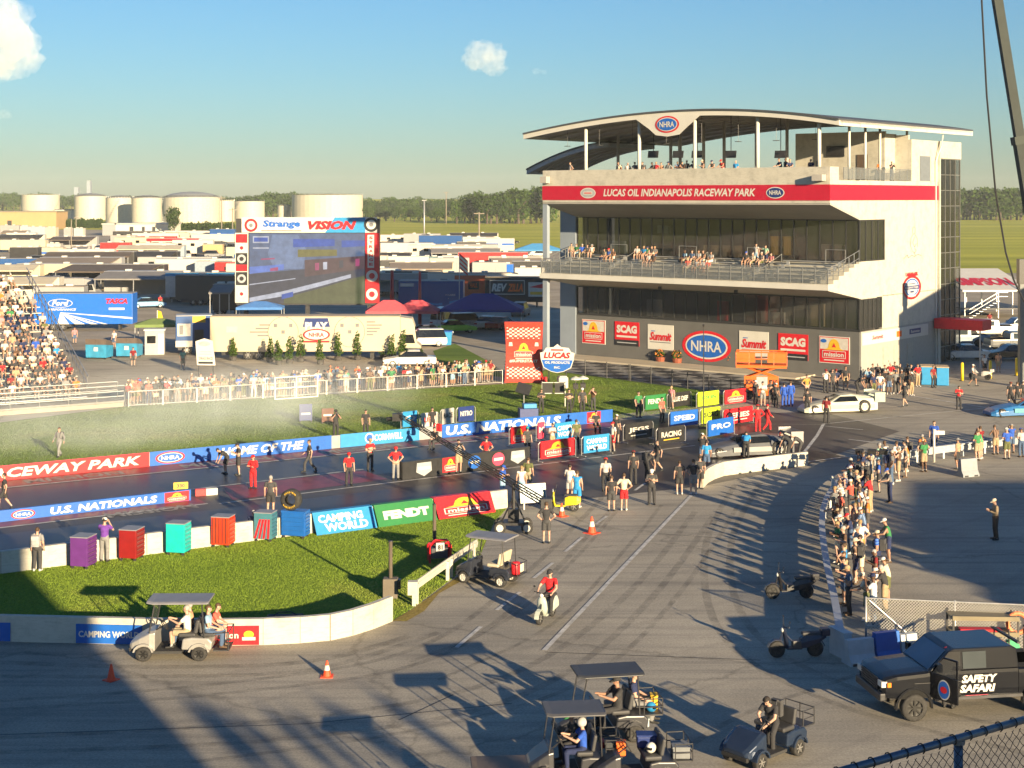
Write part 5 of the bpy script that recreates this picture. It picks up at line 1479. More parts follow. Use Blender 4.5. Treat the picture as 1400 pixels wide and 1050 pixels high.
def tool_chest(label, loc, rz, paint, front=None, drawers=6, W=1.0, D=.75, H=1.15, top=None):
 c = thing('tool_chest', label, 'tool chest', loc, rz, 'tool chests along the guard wall')
 mb = MB(); mb.box((-W / 2,-D / 2,.14),(W / 2, D / 2, H)); mb.build('cabinet', paint, c, bevel=.015)
 mb = MB(); mb.box((-W / 2 - .01,-D / 2 - .01, H + .002),(W / 2 + .01, D / 2 + .01, H + .04)); mb.build('top', top or M('chest_top_grey', (.22,.22,.24),.5), c)
 dh = (H - .24) / drawers
 for i in range(drawers):                       # drawers open on the +X end
  z = .19 + i * dh
  mb = MB(); mb.box((W / 2 + .002,-D / 2 + .03, z),(W / 2 + .03, D / 2 - .03, z + dh - .035)); o = mb.build('drawer', front or paint, c)
  mb = MB(); mb.box((W / 2 + .03,-D / 2 + .06, z + dh * .55),(W / 2 + .05, D / 2 - .06, z + dh * .62)); mb.build('handle', CHROME, o)
 for x in (-W * .4, W * .4):
  for y in (-D * .4, D * .4):
   mb = MB(); mb.cyl((x, y - .03,.06),(x, y + .03,.06),.06, n=10); mb.cbox((x, y, .13),(.06,.06,.04)); mb.build('caster', RUBBER, c)
 return c
def barricade(label, p, q, draw, back, h=1.05, group='crowd barriers with sponsor covers', cover=True):
 p = Vector(p); q = Vector(q); L = (q - p).length
 c = thing('crowd_barrier', label, 'barrier', p, heading(p, q), group)
 mb = MB(); mb.tube([(0,0,.05),(0,0, h - .12),(.12,0, h),(L - .12,0, h),(L, 0, h - .12),(L, 0,.05)],.022,6); mb.tube([(0,0,.18),(L, 0,.18)],.016,5)
 mb.build('frame', GALV, c)
 for x in (.08, L - .08):
  mb = MB(); mb.box((x - .03,-.30,0),(x + .03,.30,.05)); mb.build('foot', GALV, c)
 if cover:
  mb = MB(); mb.box((.14,-.045,.16),(L - .14,.045, h + .03)); o = mb.build('cover', back, c)
  m2 = MB(); m2.T = Matrix.Translation((.14,-.055,.16)); draw(m2, L - .28, h - .13); m2.build('print', PRINTS, o)
 else:
  n = max(4, int(L / .14))
  for i in range(1, n):
   mb = MB();
  mb = MB()
  for i in range(1, n): mb.cyl((L * i / n, 0,.18),(L * i / n, 0, h),.009, n=4, caps=False)
  mb.build('bar_grille', GALV, c)
 return c
def canopy_tent(label, loc, rz, w, d, h, m, peak=1.0, group=None):
 c = thing('canopy_tent', label, 'canopy', loc, rz, group)
 mb = MB(); a, b = w / 2, d / 2
 vs = [(-a, -b, h),(a, -b, h),(a, b, h),(-a, b, h),(-a * .25,-b * .05, h + peak),(a * .25,-b * .05, h + peak),(a * .25, b * .05, h + peak),(-a * .25, b * .05, h + peak)]
 mb.add(vs, [(0,1,5,4),(1,2,6,5),(2,3,7,6),(3,0,4,7),(4,5,6,7),(3,2,1,0)]); mb.build('roof', m, c)
 mb = MB()
 for x0, y0, x1, y1 in ((-a, -b, a, -b + .03),(-a, b - .03, a, b),(-a, -b, -a + .03, b),(a - .03,-b, a, b)): mb.box((x0, y0, h - .28),(x1, y1, h - .002))
 mb.build('valance', m, c)
 for x in (-a + .06, a - .06):
  for y in (-b + .06, b - .06):
   mb = MB(); mb.box((x - .03, y - .03,0),(x + .03, y + .03, h - .02)); mb.build('leg', GALV, c)
 return c
ROOFS = [OFFW, M('roof_dull', (.36,.33,.28),.7, var=.2, scale=.6), M('roof_grey', (.22,.21,.20),.7, var=.2, scale=.6), M('roof_tan', (.34,.28,.20),.7, var=.2, scale=.6), M('roof_silver', (.40,.40,.39),.5,.3, var=.15, scale=.6)]
def trailer(label, loc, rz, L, H, paint, W=2.6, roofm=None, stripe=None, draw=None, wheels=True, awning=None, name='race_trailer', cat='trailer', nose=False, windows=0, group='trailers in the pits', door=True, ac=True):
 c = thing(name, label, cat, loc, rz, group)
 z0 = .75 if wheels else .05
 mb = MB(); mb.box((-L / 2,-W / 2, z0),(L / 2, W / 2, H - .05)); mb.build('body', paint, c, bevel=.05)
 mb = MB(); mb.box((-L / 2 + .03,-W / 2 + .03, H - .045),(L / 2 - .03, W / 2 - .03, H + .03)); rf = mb.build('roof', roofm or rng.choice(ROOFS), c, bevel=.02)
 if ac:
  for i in range(2):
   mb = MB(); mb.cbox((-L * .22 + i * L * .4,0, H + .15),(.9,.75,.26)); mb.build('roof_unit', WHITE, rf, bevel=.05)
 if stripe:
  mb = MB(); mb.box((-L / 2 + .1,-W / 2 - .02, H * .55),(L / 2 - .1,-W / 2 - .004, H * .68)); mb.build('stripe', stripe, c)
 if draw:
  m2 = MB(); m2.T = Matrix.Translation((-L / 2,-W / 2 - .02, z0)); draw(m2, L, H - z0); m2.build('print', PRINTS, c)
 if door:
  mb = MB(); mb.box((L * .18,-W / 2 - .03, z0 + .1),(L * .18 + .9,-W / 2 - .003, z0 + 2.0)); o = mb.build('door', paint, c)
  m2 = MB(); m2.box((L * .18 + .75,-W / 2 - .06, z0 + 1.0),(L * .18 + .82,-W / 2 - .03, z0 + 1.15)); m2.build('handle', CHROME, o)
 for i in range(windows):
  x = -L / 2 + L * (i + .6) / (windows + .2); mb = MB(); mb.box((x - .5,-W / 2 - .02, H - 1.5),(x + .5,-W / 2 - .003, H - .8)); mb.build('window', DKGLASS, c)
 if wheels:
  for x in ((-L * .30,-L * .30 + 1.05) if L > 6 else (-L * .2,)):
   for s in (1,-1): wheel(c, x, s * (W / 2 - .16),.46,.26, 'silver', 6)
  mb = MB(); mb.box((-L * .44,-W / 2 + .1,.45),(-L * .12, W / 2 - .1, z0 - .005)); mb.build('chassis', DARKM, c)
  mb = MB(); mb.box((L * .34,-.5,.02),(L * .36,.5, z0 - .005)); mb.build('landing_leg', DARKM, c)
 if nose:                                      # a cab in front: motor coach
  mb = MB()
  mb.prism([(L / 2,.55),(L / 2, H - .1),(L / 2 + 1.1, H - .25),(L / 2 + 1.35, H - 1.0),(L / 2 + 1.55,1.5),(L / 2 + 1.9,1.25),(L / 2 + 1.9,.5)][::-1],-W / 2 + .05, W / 2 - .05); mb.build('cab', paint, c, bevel=.06)
  mb = MB(); mb.add([(L / 2 + 1.37,-W / 2 + .2, H - 1.05),(L / 2 + 1.37, W / 2 - .2, H - 1.05),(L / 2 + 1.555, W / 2 - .2,1.6),(L / 2 + 1.555,-W / 2 + .2,1.6)],[(0,1,2,3)]); mb.build('windscreen', DKGLASS, c, (.02,0,0))
  for s in (1,-1):
   y = s * (W / 2 - .03); mb = MB(); mb.add([(L / 2 + .25, y, 1.5),(L / 2 + 1.4, y, 1.5),(L / 2 + 1.2, y, 2.3),(L / 2 + .25, y, 2.3)],[(0,1,2,3)]); mb.build('cab_window', DKGLASS, c, (0,.01 * s, 0))
   wheel(c, L / 2 + .9, s * (W / 2 - .2),.45,.26, 'silver', 6)
 if awning:
  am, out = awning
  mb = MB(); mb.prism([(-W / 2 - .01, H - .1),(-W / 2 - .01, H),(-W / 2 - out, H - .75),(-W / 2 - out, H - .95),(-W / 2 - out + .05, H - .95)],-L / 2 + .2, L / 2 - .2, 'x'); mb.build('awning', am, c)
  for x in (-L / 2 + .4,0, L / 2 - .4):
   mb = MB(); mb.box((x - .05,-W / 2 - out + .02,0),(x + .05,-W / 2 - out + .12, H - .96)); mb.build('awning_post', GALV, c)
 return c
# ================================================================ THE PITS AND THE FAR BACKGROUND
def spot(px, ytop, H):
 d = (CAMH - H) * F / (ytop - HOR)
 return Vector(((px - 700.0) * d / F, d, 0))
PAINTS = {'white': M('trailer_white', (.48,.45,.39),.5, var=.05, scale=.5), 'cream': M('trailer_cream', (.48,.42,.30),.5, var=.05, scale=.5), 'grey': M('trailer_grey', (.28,.28,.28),.5, var=.06, scale=.5), 'dark': M('trailer_dark', (.035,.034,.034),.45, var=.1, scale=.5), 'black': M('trailer_black', (.014,.014,.015),.4),
  'blue': M('trailer_blue', (.012,.12,.50),.4, var=.05), 'deep blue': M('trailer_deep_blue', (.015,.07,.22),.4, var=.1), 'orange': M('trailer_orange', (.55,.10,.03),.45), 'red': M('trailer_red', (.42,.02,.02),.45), 'tan': M('trailer_tan', (.42,.30,.14),.6), 'silver': M('trailer_silver', (.36,.37,.38),.35,.4), 'pale blue': M('trailer_pale_blue', (.26,.32,.38),.5), 'teal': M('trailer_teal', (.04,.30,.30),.5)}
AWN = {'taupe': M('awning_taupe', (.25,.20,.15),.8, var=.1, scale=.6), 'brown': M('awning_brown', (.10,.078,.06),.8, var=.12, scale=.6), 'dark': M('awning_dark', (.04,.037,.034),.8, var=.12, scale=.6), 'grey': M('awning_grey', (.20,.19,.18),.8, var=.1, scale=.6), 'cream': M('awning_cream', (.45,.40,.30),.8, var=.1, scale=.6)}
OCC = []
def pit(px0, px1, ytop, H, paint, label, **k):
 p = spot((px0 + px1) / 2, ytop, H)
 L = (px1 - px0) * p.y / F
 OCC.append((p.x, p.y + 1.3, L / 2 + (4 if k.get('nose') else 0),1.5 + (k['awning'][1] if k.get('awning') else 0)))
 rz = k.pop('rz', R(rng.uniform(-4,4)))
 W = k.pop('W', 2.6)
 return trailer(label, p + Vector((0, W / 2,0)), rz, L, H, PAINTS[paint], W, **k)
# rows from the far end of the pits towards the strip: (left, right, top row, height, paint, options)
pit(0,26,308,4, 'grey', 'grey box trailer in front of the tan warehouse at the far left')
pit(28,38,309,4, 'white', 'short white trailer between the grey one and the pale blue one')
pit(37,62,310,4, 'pale blue', 'pale blue trailer below the tan warehouse')
pit(62,76,311,4.5, 'cream', 'cream box truck at the corner of the tan warehouse', W=3.5)
pit(87,99,312,4, 'grey', 'small grey box trailer right of the tan warehouse')
pit(101,114,312,4, 'white', 'small white box trailer in front of the hedge by the tank')
pit(0,60,321,4, 'white', 'long white trailer with dark awning in the far left pit row', awning=(AWN['dark'],4))
pit(72,132,323.5,4, 'grey', 'grey trailer under a brown awning below the far white boxes', awning=(AWN['brown'],6))
pit(0,62,328,3.4, 'cream', 'cream trailer roof row left of the navy pickup')
pit(64,82,333,3.2, 'white', 'white camper parked left of the taupe awnings', windows=2)
pit(120,143,336,3.2, 'white', 'white camper between taupe awning roofs', windows=2)
pit(98,122,337,3.6, 'grey', 'grey canopied trailer in front of the brown awning', awning=(AWN['grey'],5))
pit(170,240,323,3.6, 'red', 'long red car hauler in front of the white store building')
pit(226,256,320.5,3.4, 'dark', 'dark grey hauler at the end of the red one')
def d_rw(mb, L, h):
 mb.rect(0, h * .8, L, h, 0, C_RED); mb.poly([(L * .02, h * .8),(L * .1, h * .8),(L * .07, h * .5),(L * .04, h * .55)],-.01, C_RED); mb.poly([(L * .5, h * .62),(L * .66, h * .3),(L * .56, h * .25)],-.01, C_RED); mb.rect(L * .12, h * .68, L * .88, h * .72,-.01, C_BLK)
pit(200,272,326,4.2, 'white', 'white trailer with red roof stripe and red arrow shapes', draw=d_rw)
pit(252,320,320,3.3, 'white', 'row-end white trailer beyond the silver pickups')
pit(277,304,334,3.2, 'tan', 'tan awning trailer behind the silver pickups', ac=False)
pit(309,322,338,3.2, 'cream', 'small cream trailer beside the big screen', ac=False)
pit(64,182,344.5,4, 'dark', 'long dark trailer with flat brown awning in mid pits', awning=(AWN['brown'],4))
pit(170,243,344,3.8, 'black', 'black trailer with curved awning below the red and white one', awning=(AWN['dark'],5))
pit(13,52,338,3.8, 'dark', 'dark green-black trailer behind the top of the stand')
pit(54,166,352,4.1, 'grey', 'trailer with a broad taupe awning above the blue trailer', awning=(AWN['taupe'],8))
pit(97,226,361.5,4.1, 'dark', 'trailer with a dark brown awning and pale posts', awning=(AWN['brown'],8))
pit(142,252,371,4.1, 'grey', 'grey framed awning trailer behind the light blue car', awning=(AWN['grey'],6))
pit(45,113,392,3.9, 'grey', 'long grey trailer with taupe roof behind the blue trailer', roofm=AWN['taupe'])
def d_teal(mb, L, h): mb.rect(0, h * .86, L, h, 0, C_CYAN); mb.rect(0, h * .80, L, h * .83,0, C_SILV); mb.poly([(L * .1, h * .2),(L * .5, h * .45),(L * .45, h * .3),(L * .12, h * .1)],0, C_SILV)
pit(226,323,373,4.2, 'silver', 'silver motor coach with teal roof stripe left of the screen', draw=d_teal, windows=2)
pit(290,324,389,4.0, 'dark', 'dark open trailer with a raised ramp beside the screen', awning=(AWN['grey'],4))
pit(520,580,321,3.3, 'white', 'white motor home at the far right of the pits', windows=3)
pit(578,618,323.5,3.3, 'grey', 'brown-grey motor home beside the far white one', windows=3)
pit(520,592,332,3.6, 'white', 'long white trailer right of the screen top')
pit(590,659,336.5,3.6, 'white', 'second long white trailer ending under the light pole')
pit(632,664,324,4.2, 'pale blue', 'pale blue box trailer near the field edge', W=3)
pit(664,676,324,4.0, 'silver', 'silver end of a box trailer beside the pale blue one', ac=False)
pit(519,562,345.5,3.8, 'dark', 'dark trailer with rounded awning just right of the screen', awning=(AWN['dark'],3))
pit(645,712,346,3.4, 'cream', 'cream trailer in front of the dark sedan row')
pit(576,602,351,2.9, 'teal', 'teal camper beside the cream trailer', windows=2)
pit(604,640,349,3.0, 'silver', 'silver camper left of the cream trailer', windows=2)
pit(645,692,358.5,3.6, 'grey', 'grey trailer behind the orange and black one')
pit(676,702,361,3.0, 'blue', 'small blue trailer right of the grey roof')
pit(703,744,366,3.0, 'white', 'white flatbed trailer beside the tower column')
pit(532,620,359,3.9, 'cream', 'trailer under a tan awning above the red poles', awning=(AWN['taupe'],6), roofm=AWN['cream'])
pit(520,604,371,3.6, 'black', 'black trailer behind the red poles')
def d_dblue(mb, L, h): mb.rect(L * .03, h * .78, L * .24, h * .90,0, C_PALE); mb.poly([(L * .2, h * .25),(L * .6, h * .12),(L * .98, h * .3),(L * .98, h * .08),(L * .2, h * .05)],0, C_CYAN); mb.text('POLARIS', L * .72, h * .42, L * .16, h * .08,-.01, C_WHITE, .03)
pit(545,634,384,4.1, 'deep blue', 'deep blue team trailer behind the pink tent tops', draw=d_dblue, ac=False)
pit(622,664,376.5,4.0, 'orange', 'orange trailer section with black lettering', draw=lambda mb, L, h: (mb.rect(L * .45, h * .4, L * .8, h * .75,0, C_BLK), mb.text('HALL', L * .5, h * .48, L * .25, h * .2,-.01, C_ORNG, .04)), ac=False, door=False, rz=R(-3))
def d_rev(mb, L, h):
 mb.rect(L * .08, h * .30, L * .66, h * .88,0, C_WHITE); mb.rect(L * .09, h * .33, L * .65, h * .85,-.01, C_BLK); mb.text('REV', L * .11, h * .42, L * .26, h * .32,-.02, C_WHITE, .05,.25); mb.text('ZILLA', L * .38, h * .42, L * .25, h * .32,-.02, C_ORNG, .05,.25)
 mb.rect(L * .72, h * .22, L * .98, h * .80,-.01, C_PALE); mb.poly([(L * .73, h * .6),(L * .97, h * .75),(L * .97, h * .55)],-.02, C_RED); mb.rect(L * .75, h * .3, L * .95, h * .42,-.02, C_YEL)
pit(664,747,379,4.1, 'black', 'black trailer with a boxed white and orange logo by the tower', draw=d_rev, ac=False, door=False, rz=R(-6))
def d_ford(mb, L, h):
 mb.oval(L * .27, h * .68, L * .125, h * .14,0, C_WHITE); mb.oval(L * .27, h * .68, L * .118, h * .125,-.01, C_BLUE); mb.text('Ford', L * .185, h * .60, L * .17, h * .17,-.02, C_WHITE, .03,.25)
 mb.text('PERFORMANCE', L * .15, h * .44, L * .28, h * .07,0, C_WHITE, .03,.2); mb.text('TASCA', L * .73, h * .66, L * .22, h * .17,0, C_RED, .06,.25); mb.rect(L * .76, h * .46, L * .92, h * .53,0, C_PALE)
 for a, b in ((0.0,.12),(.18,.28),(.34,.41),(.47,.51)):
  mb.poly([(L * (.24 + a),0),(L * (.24 + b),0),(L * .28, h * .37),(L * .27, h * .37)],-.005, C_WHITE)
 mb.poly([(L * .27, h * .37),(L, h * .16),(L, h * .22),(L * .27, h * .385)],-.006, C_WHITE)
p = spot(113,401,4.2)
trailer('bright blue car team trailer with white oval and fanned white stripes', p + Vector((0,1.3,0)), R(2),134 * p.y / F, 4.2, PAINTS['blue'],2.6, draw=d_ford, ac=False, door=False)
# long cream motor coach
pa, pb = G(287,492), G(546,492)
def d_play(mb, L, h):
 for cx in (.385,.735):
  mb.oval(L * cx, h * .56,1.42,1.42,0, C_GREY, 32); mb.oval(L * cx, h * .56,1.36,1.36,-.012,14,32)
  for dx, dz in ((-.7,.6),(.7,.6),(0,0)): mb.rect(L * cx + dx - .16, h * .56 + dz - .16, L * cx + dx + .16, h * .56 + dz + .16,-.02, C_GREY)
 cx = L * .56; mb.poly([(cx - 1.25, h * .70),(cx + 1.25, h * .70),(cx + 1.05, h * .95),(cx - 1.05, h * .95)],0, C_NAVY); mb.text('PLAY', cx - 1.05, h * .62,2.1, h * .22,-.012, C_WHITE, .06)
 mb.oval(cx, h * .48,1.25,.55,-.014, C_RED); mb.oval(cx, h * .48,1.08,.43,-.022, C_WHITE); mb.text('NHRA', cx - .7, h * .42,1.4, h * .12,-.03, C_RED, .03); mb.rect(cx - 1.2, h * .26, cx + 1.2, h * .31,-.02, C_RED)
 for i, (a, b) in enumerate(((.26,.33),(.24,.335),(.21,.335),(.25,.335))): mb.rect(L * a, h * (.74 - i * .10), L * b, h * (.78 - i * .10),0, C_GREY)
 for i, b in enumerate((.87,.905,.895,.88,.86)): mb.rect(L * .825, h * (.82 - i * .09), L * b, h * (.86 - i * .09),0, C_GREY)
 mb.rect(L * .085, h * .55, L * .145, h * .72,0, C_SILV)
trailer('long cream motor coach with circle drawings and a PLAY emblem on its side', (pa + pb) / 2 + Vector((0,1.3,0)), R(1.5),(pb - pa).length, 4.0, PAINTS['cream'],2.6, draw=d_play, nose=True, name='motor_coach', cat='motor coach', ac=False, door=False)
# canopies
canopy_tent('pink-red pop-up canopy behind the motor coach cab, left of the pair', spot(532,424,2.6), R(5),60 * .085,3.2,2.6, M('canopy_pink', (.50,.07,.09),.8),1.1, 'pink pop-up canopies')
canopy_tent('pink-red pop-up canopy beside the deep blue trailer, right of the pair', spot(570,424,2.6), R(-4),58 * .085,3.2,2.6, M('canopy_pink', (.50,.07,.09),.8),1.1, 'pink pop-up canopies')
canopy_tent('dark blue canopy with a white letter over parked cars', spot(660,421,2.7), R(-3),9.0,5.0,2.7, M('canopy_navy', (.02,.035,.20),.8),1.6)
canopy_tent('light blue canopy beside the tower column near the field', spot(736,341,2.8),0,11,5,2.8, M('canopy_sky', (.05,.22,.45),.8),1.4)
canopy_tent('blue and white canopy at the foot of the big screen', spot(356,419,2.5), R(3),5.2,3,2.5, M('canopy_blue', (.06,.18,.45),.8),.6)
canopy_tent('green shade canopy over the ticket booth', spot(216,442,2.6), R(8),4.2,3.0,2.6, M('canopy_green', (.14,.20,.06),.8),.5)
# red poles, light poles, utility poles
def pole(label, base, h, r, m, arms=None, name='light_pole', cat='pole'):
 c = thing(name, label, cat, base); mb = MB(); mb.cyl((0,0,0),(0,0, h), r, r * .7,8); mb.build('shaft', m, c, smooth=True)
 for a in arms or ():
  mb = MB(); mb.cbox((a[0],0, h + a[2]),(a[1],.3,.25)); mb.build('lamp_head' if a[1] < 2 else 'cross_arm', m, c)
 return c
WOODP = M('pole_wood', (.22,.19,.15),.9)
pole('red flag pole standing left in front of the deep blue trailer', G(536,440),6.2,.28, PAINTS['red'], name='banner_pole'); pole('red flag pole standing right in front of the deep blue trailer', G(574,443),6.2,.22, PAINTS['red'], name='banner_pole')
def polet(label, px, ytop, ybase, r, arms=None, m=GALV, **k):
 b = G(px, ybase); h = CAMH - (ytop - HOR) * b.y / F
 return pole(label, b, h, r, m, arms, **k)
polet('tall light pole left of the tower near the field edge', 580,274,336,.28,[(0,1.4,0)])
polet('tall pole with a cross arm in front of the tree clump', 655,290,342,.26,[(0,3,-.4)], WOODP, name='utility_pole')
polet('thin utility pole left of the screen by the tanks', 303,268,322,.25,[(0,3,-.8)], WOODP, name='utility_pole')
polet('utility pole close beside the screen by the tanks', 318,284,322,.25,[(0,3,-.8)], WOODP, name='utility_pole')
polet('utility pole in front of the taupe awnings', 97.5,300,352,.16, None, WOODP, name='utility_pole')
polet('utility pole with a box in front of the hedge', 104,296,322,.2,[(0,2,-.5)], WOODP, name='utility_pole')
polet('thin pole on the grass beyond the far trailers', 610,262,306,.3,[(0,3,-.6)], WOODP, name='utility_pole')
polet('white lamp post in front of the grey framed awning', 160,378,402,.06,[(0.1,.4,0)], WHITE)
# flag
c = thing('flag', 'red and white striped flag on a pole above the trailers', 'flag', G(628,428))
hb = CAMH - (345 - HOR) * G(628,428).y / F
mb = MB(); mb.cyl((0,0,0),(0,0, hb),.06,.04,6); mb.build('pole', GALV, c)
for i in range(7):
 mb = MB()
 for k in range(5):
  x0, x1 = k * .22,(k + 1) * .22; f_ = lambda x: .12 * math.sin(x * 4)
  zz = hb - .1 - i * .28 - x0 * .9; zz1 = hb - .1 - i * .28 - x1 * .9
  mb.add([(x0, f_(x0), zz - .27),(x1, f_(x1), zz1 - .27),(x1, f_(x1), zz1),(x0, f_(x0), zz)],[(0,1,2,3)])
 mb.build('stripe', PRINTS[C_RED] if i % 2 == 0 else WHITE, c)
# cars in the pits
CP = {'silver': M('car_silver', (.32,.33,.34),.3,.5), 'white': M('car_white', (.58,.56,.52),.3), 'black': M('car_black', (.012,.012,.014),.25), 'red': M('car_red', (.30,.012,.012),.3), 'light blue': M('car_light_blue', (.14,.30,.46),.3), 'navy': M('car_navy', (.02,.035,.10),.3), 'grey': M('car_grey', (.10,.105,.11),.3), 'green': M('car_green', (.25,.5,.04),.4)}
for px, py, rz, colr, kind, lab in ((202,421,25, 'light blue', 'sedan', 'light blue coupe parked beside the blue trailer'),(641,449,20, 'silver', 'suv', 'silver SUV under the edge of the dark blue canopy'),(668,449,70, 'white', 'sedan', 'white car under the dark blue canopy'),
         (686,450,60, 'red', 'sedan', 'red car beside the white one under the canopy'),(606,447,75, 'white', 'van', 'white van behind the motor coach cab'),(622,455,15, 'green', 'sedan', 'bright green low car behind the blue bin'),(588,462,15, 'navy', 'sedan', 'dark blue car below the motor coach cab'),(578,474,190, 'white', 'suv', 'white vehicle with open hatch in front of the motor coach'),
         (560,501,185, 'white', 'sedan', 'white and red low car beside the trees'),(293,352,5, 'silver', 'suv', 'silver pickup roof left of the screen'),(305,361,185, 'grey', 'suv', 'grey car in front of the silver pickup'),(285,366,5, 'white', 'van', 'white van left of the screen post'),
         (700,333,5, 'black', 'sedan', 'black car near the field edge by the tower'),(684,338,185, 'grey', 'sedan', 'dark grey car near the field edge'),(60,347,10, 'navy', 'suv', 'navy pickup in the far left pits'),(722,362,8, 'silver', 'suv', 'silver car beside the tower column'),(715,388,10, 'white', 'sedan', 'white car behind the tower column'),(268,345,3, 'white', 'suv', 'white car beside the red arrow trailer'),
         (300,327,4, 'white', 'van', 'white van in the far row near the screen'),(278,328,4, 'silver', 'sedan', 'silver car in the far row near the hedge'),(735,405,60, 'black', 'suv', 'black car below the boxed logo trailer'),(712,432,80, 'grey', 'suv', 'grey car in the shade near the red arch')):
 car(lab, G(px, py), R(rz), CP[colr],4.7, {'suv': 1.8, 'van': 2.3}.get(kind, 1.45), 'cars parked in the pits', kind)
# the rest of the crowded paddock: trailers, campers and cars between the ones above
for x_, y_ in ((p_.location.x, p_.location.y) for p_ in list(bpy.data.objects) if p_.parent is None and p_.get('category') in ('car', 'canopy', 'pole')): OCC.append((x_, y_, 3.2,3.2))
OCC.append((at(420,300,176).x, 176.4,9.5,2.5)); OCC.append(((pa.x + pb.x) / 2, pa.y + 1.3,14,3)); pq = spot(113,401,4.2); OCC.append((pq.x, pq.y + 1.3,6,3))
def free(x, y, hx_, hy_):
 return all(abs(x - a) > hx_ + c_ + .5 or abs(y - b) > hy_ + d_ + .5 for a, b, c_, d_ in OCC)
def place_of(px, y):
 row = 'in the farthest row' if y > 420 else 'in the back rows' if y > 330 else 'in the middle rows' if y > 260 else 'in the front rows'
 col = 'at far left' if px < 90 else 'behind the taupe awnings' if px < 180 else 'left of the screen' if px < 320 else 'behind the screen' if px < 520 else 'right of the screen' if px < 600 else 'towards the tower'
 return row + ' ' + col
cnt = 0
for _ in range(4500):
 if cnt > 125: break
 y = rng.choice([rng.uniform(205,300), rng.uniform(240,420), rng.uniform(300,520)]); px = rng.uniform(20,742); x = (px - 700) * y / F
 if y > 470 and px > 480: continue
 kind_ = rng.random()
 if kind_ < .62:
  L = rng.uniform(7,16); H = rng.uniform(3.2,4.2)
  if not free(x, y + 1.3, L / 2,1.5): continue
  pc = rng.choice(['white', 'white', 'white', 'cream', 'silver', 'grey', 'pale blue', 'dark', 'white', 'cream', 'red', 'deep blue']); ex = rng.choice(['windows', 'stripe', 'plain', 'awning', 'plain', 'windows'])
  lab = f"{pc} trailer {dict(windows='with dark windows', stripe='with a side stripe', plain='with plain sides', awning='with an open awning')[ex]} {place_of(px, y)}"
  if lab in _labels: lab = f"{'long' if L > 11.5 else 'short'} {lab}"
  if lab in _labels: continue
  if ex == 'awning' and not free(x, y - 1, L / 2,4): ex = 'plain'; continue
  trailer(lab, Vector((x, y + 1.3,0)), R(rng.uniform(-5,5)), L, H, PAINTS[pc],2.6, windows=3 if ex == 'windows' else 0, stripe=rng.choice([RED, PRINTS[C_BLUE], PRINTS[C_GREY]]) if ex == 'stripe' else None, awning=(AWN[rng.choice(list(AWN))],3.2) if ex == 'awning' else None, nose=(ex == 'windows' and rng.random() < .5))
  OCC.append((x, y + 1.3, L / 2 + (2 if ex == 'windows' else 0),1.5 + (3.3 if ex == 'awning' else 0)))
 else:
  if not free(x, y, 2.6,1.5): continue
  cc_ = rng.choice(list(CP)[:7]); kd = rng.choice(['sedan', 'suv', 'suv', 'van']); lab = f"{cc_} {'hatchback' if kd == 'sedan' else kd} parked {place_of(px, y)}"
  if lab in _labels: continue
  car(lab, Vector((x, y, 0)), R(rng.choice([0,180]) + rng.uniform(-15,15)), CP[cc_],4.7, {'suv': 1.8, 'van': 2.3}.get(kd, 1.45), 'cars parked in the pits', kd); OCC.append((x, y, 2.6,1.5))
 cnt += 1
# blue bin by the motor coach, dumpsters, booth, sign board, vendor trailer
def dumpster(label, loc, rz, m, lid):
 c = thing('dumpster', label, 'dumpster', loc, rz, 'blue dumpsters')
 mb = MB(); mb.prism([(-.75,.15),(.75,.15),(.85,1.15),(-.85,1.35)][::-1],-1.0,1.0, 'x'); mb.build('bin', m, c)
 for s in (-1,1):
  mb = MB(); mb.prism([(-.86,1.36),(.86,1.16),(.86,1.22),(.3,1.62),(-.86,1.86)], s * .5 - .49, s * .5 + .49, 'x'); mb.build('lid', lid, c)
 mb = MB(); mb.rect(-.2,.75,.2,1.1,-.83,0); mb.build('label_plate', WHITE, c)
 for x in (-.85,.85):
  for y in (-.6,.6):
   mb = MB(); mb.cyl((x - .05, y, .08),(x + .05, y, .08),.08, n=8); mb.build('caster', RUBBER, c)
 return c
LIDB = M('lid_brown', (.10,.075,.06),.7)
TEALB = M('dumpster_blue', (.03,.22,.38),.6, var=.25, scale=2)
dumpster('blue dumpster with a brown lid nearer the grandstand', G(136,490), R(-8), TEALB, LIDB)
dumpster('blue dumpster with a brown lid beside the person in dark red', G(177,488), R(-5), TEALB, LIDB)
c = thing('waste_bin', 'bright blue bin beside the green car at the motor coach front', 'bin', G(610,471))
mb = MB(); mb.loft([[(-.5,-.5,0),(.5,-.5,0),(.5,.5,0),(-.5,.5,0)],[(-.6,-.6,1.3),(.6,-.6,1.3),(.6,.6,1.3),(-.6,.6,1.3)]]); mb.build('bin', PRINTS[C_CYAN], c); mb = MB(); mb.box((-.64,-.64,1.302),(.64,.64,1.38)); mb.build('lid', PRINTS[C_BLUE], c)
c = thing('ticket_booth', 'grey and white ticket booth under the green canopy', 'booth', G(212,484), R(10))
mb = MB(); mb.box((-.9,-.8,0),(.9,.8,2.3)); mb.build('wall', M('booth_grey', (.33,.33,.33),.6), c); mb = MB(); mb.box((-1.0,-.9,2.302),(1.0,.9,2.42)); mb.build('roof', WHITE, c)
mb = MB(); mb.box((.3,-.84,.1),(.86,-.803,2.0)); mb.build('door', WHITE, c); mb = MB(); mb.box((-.7,-.83,1.1),(.1,-.803,1.8)); mb.build('window', DKGLASS, c)
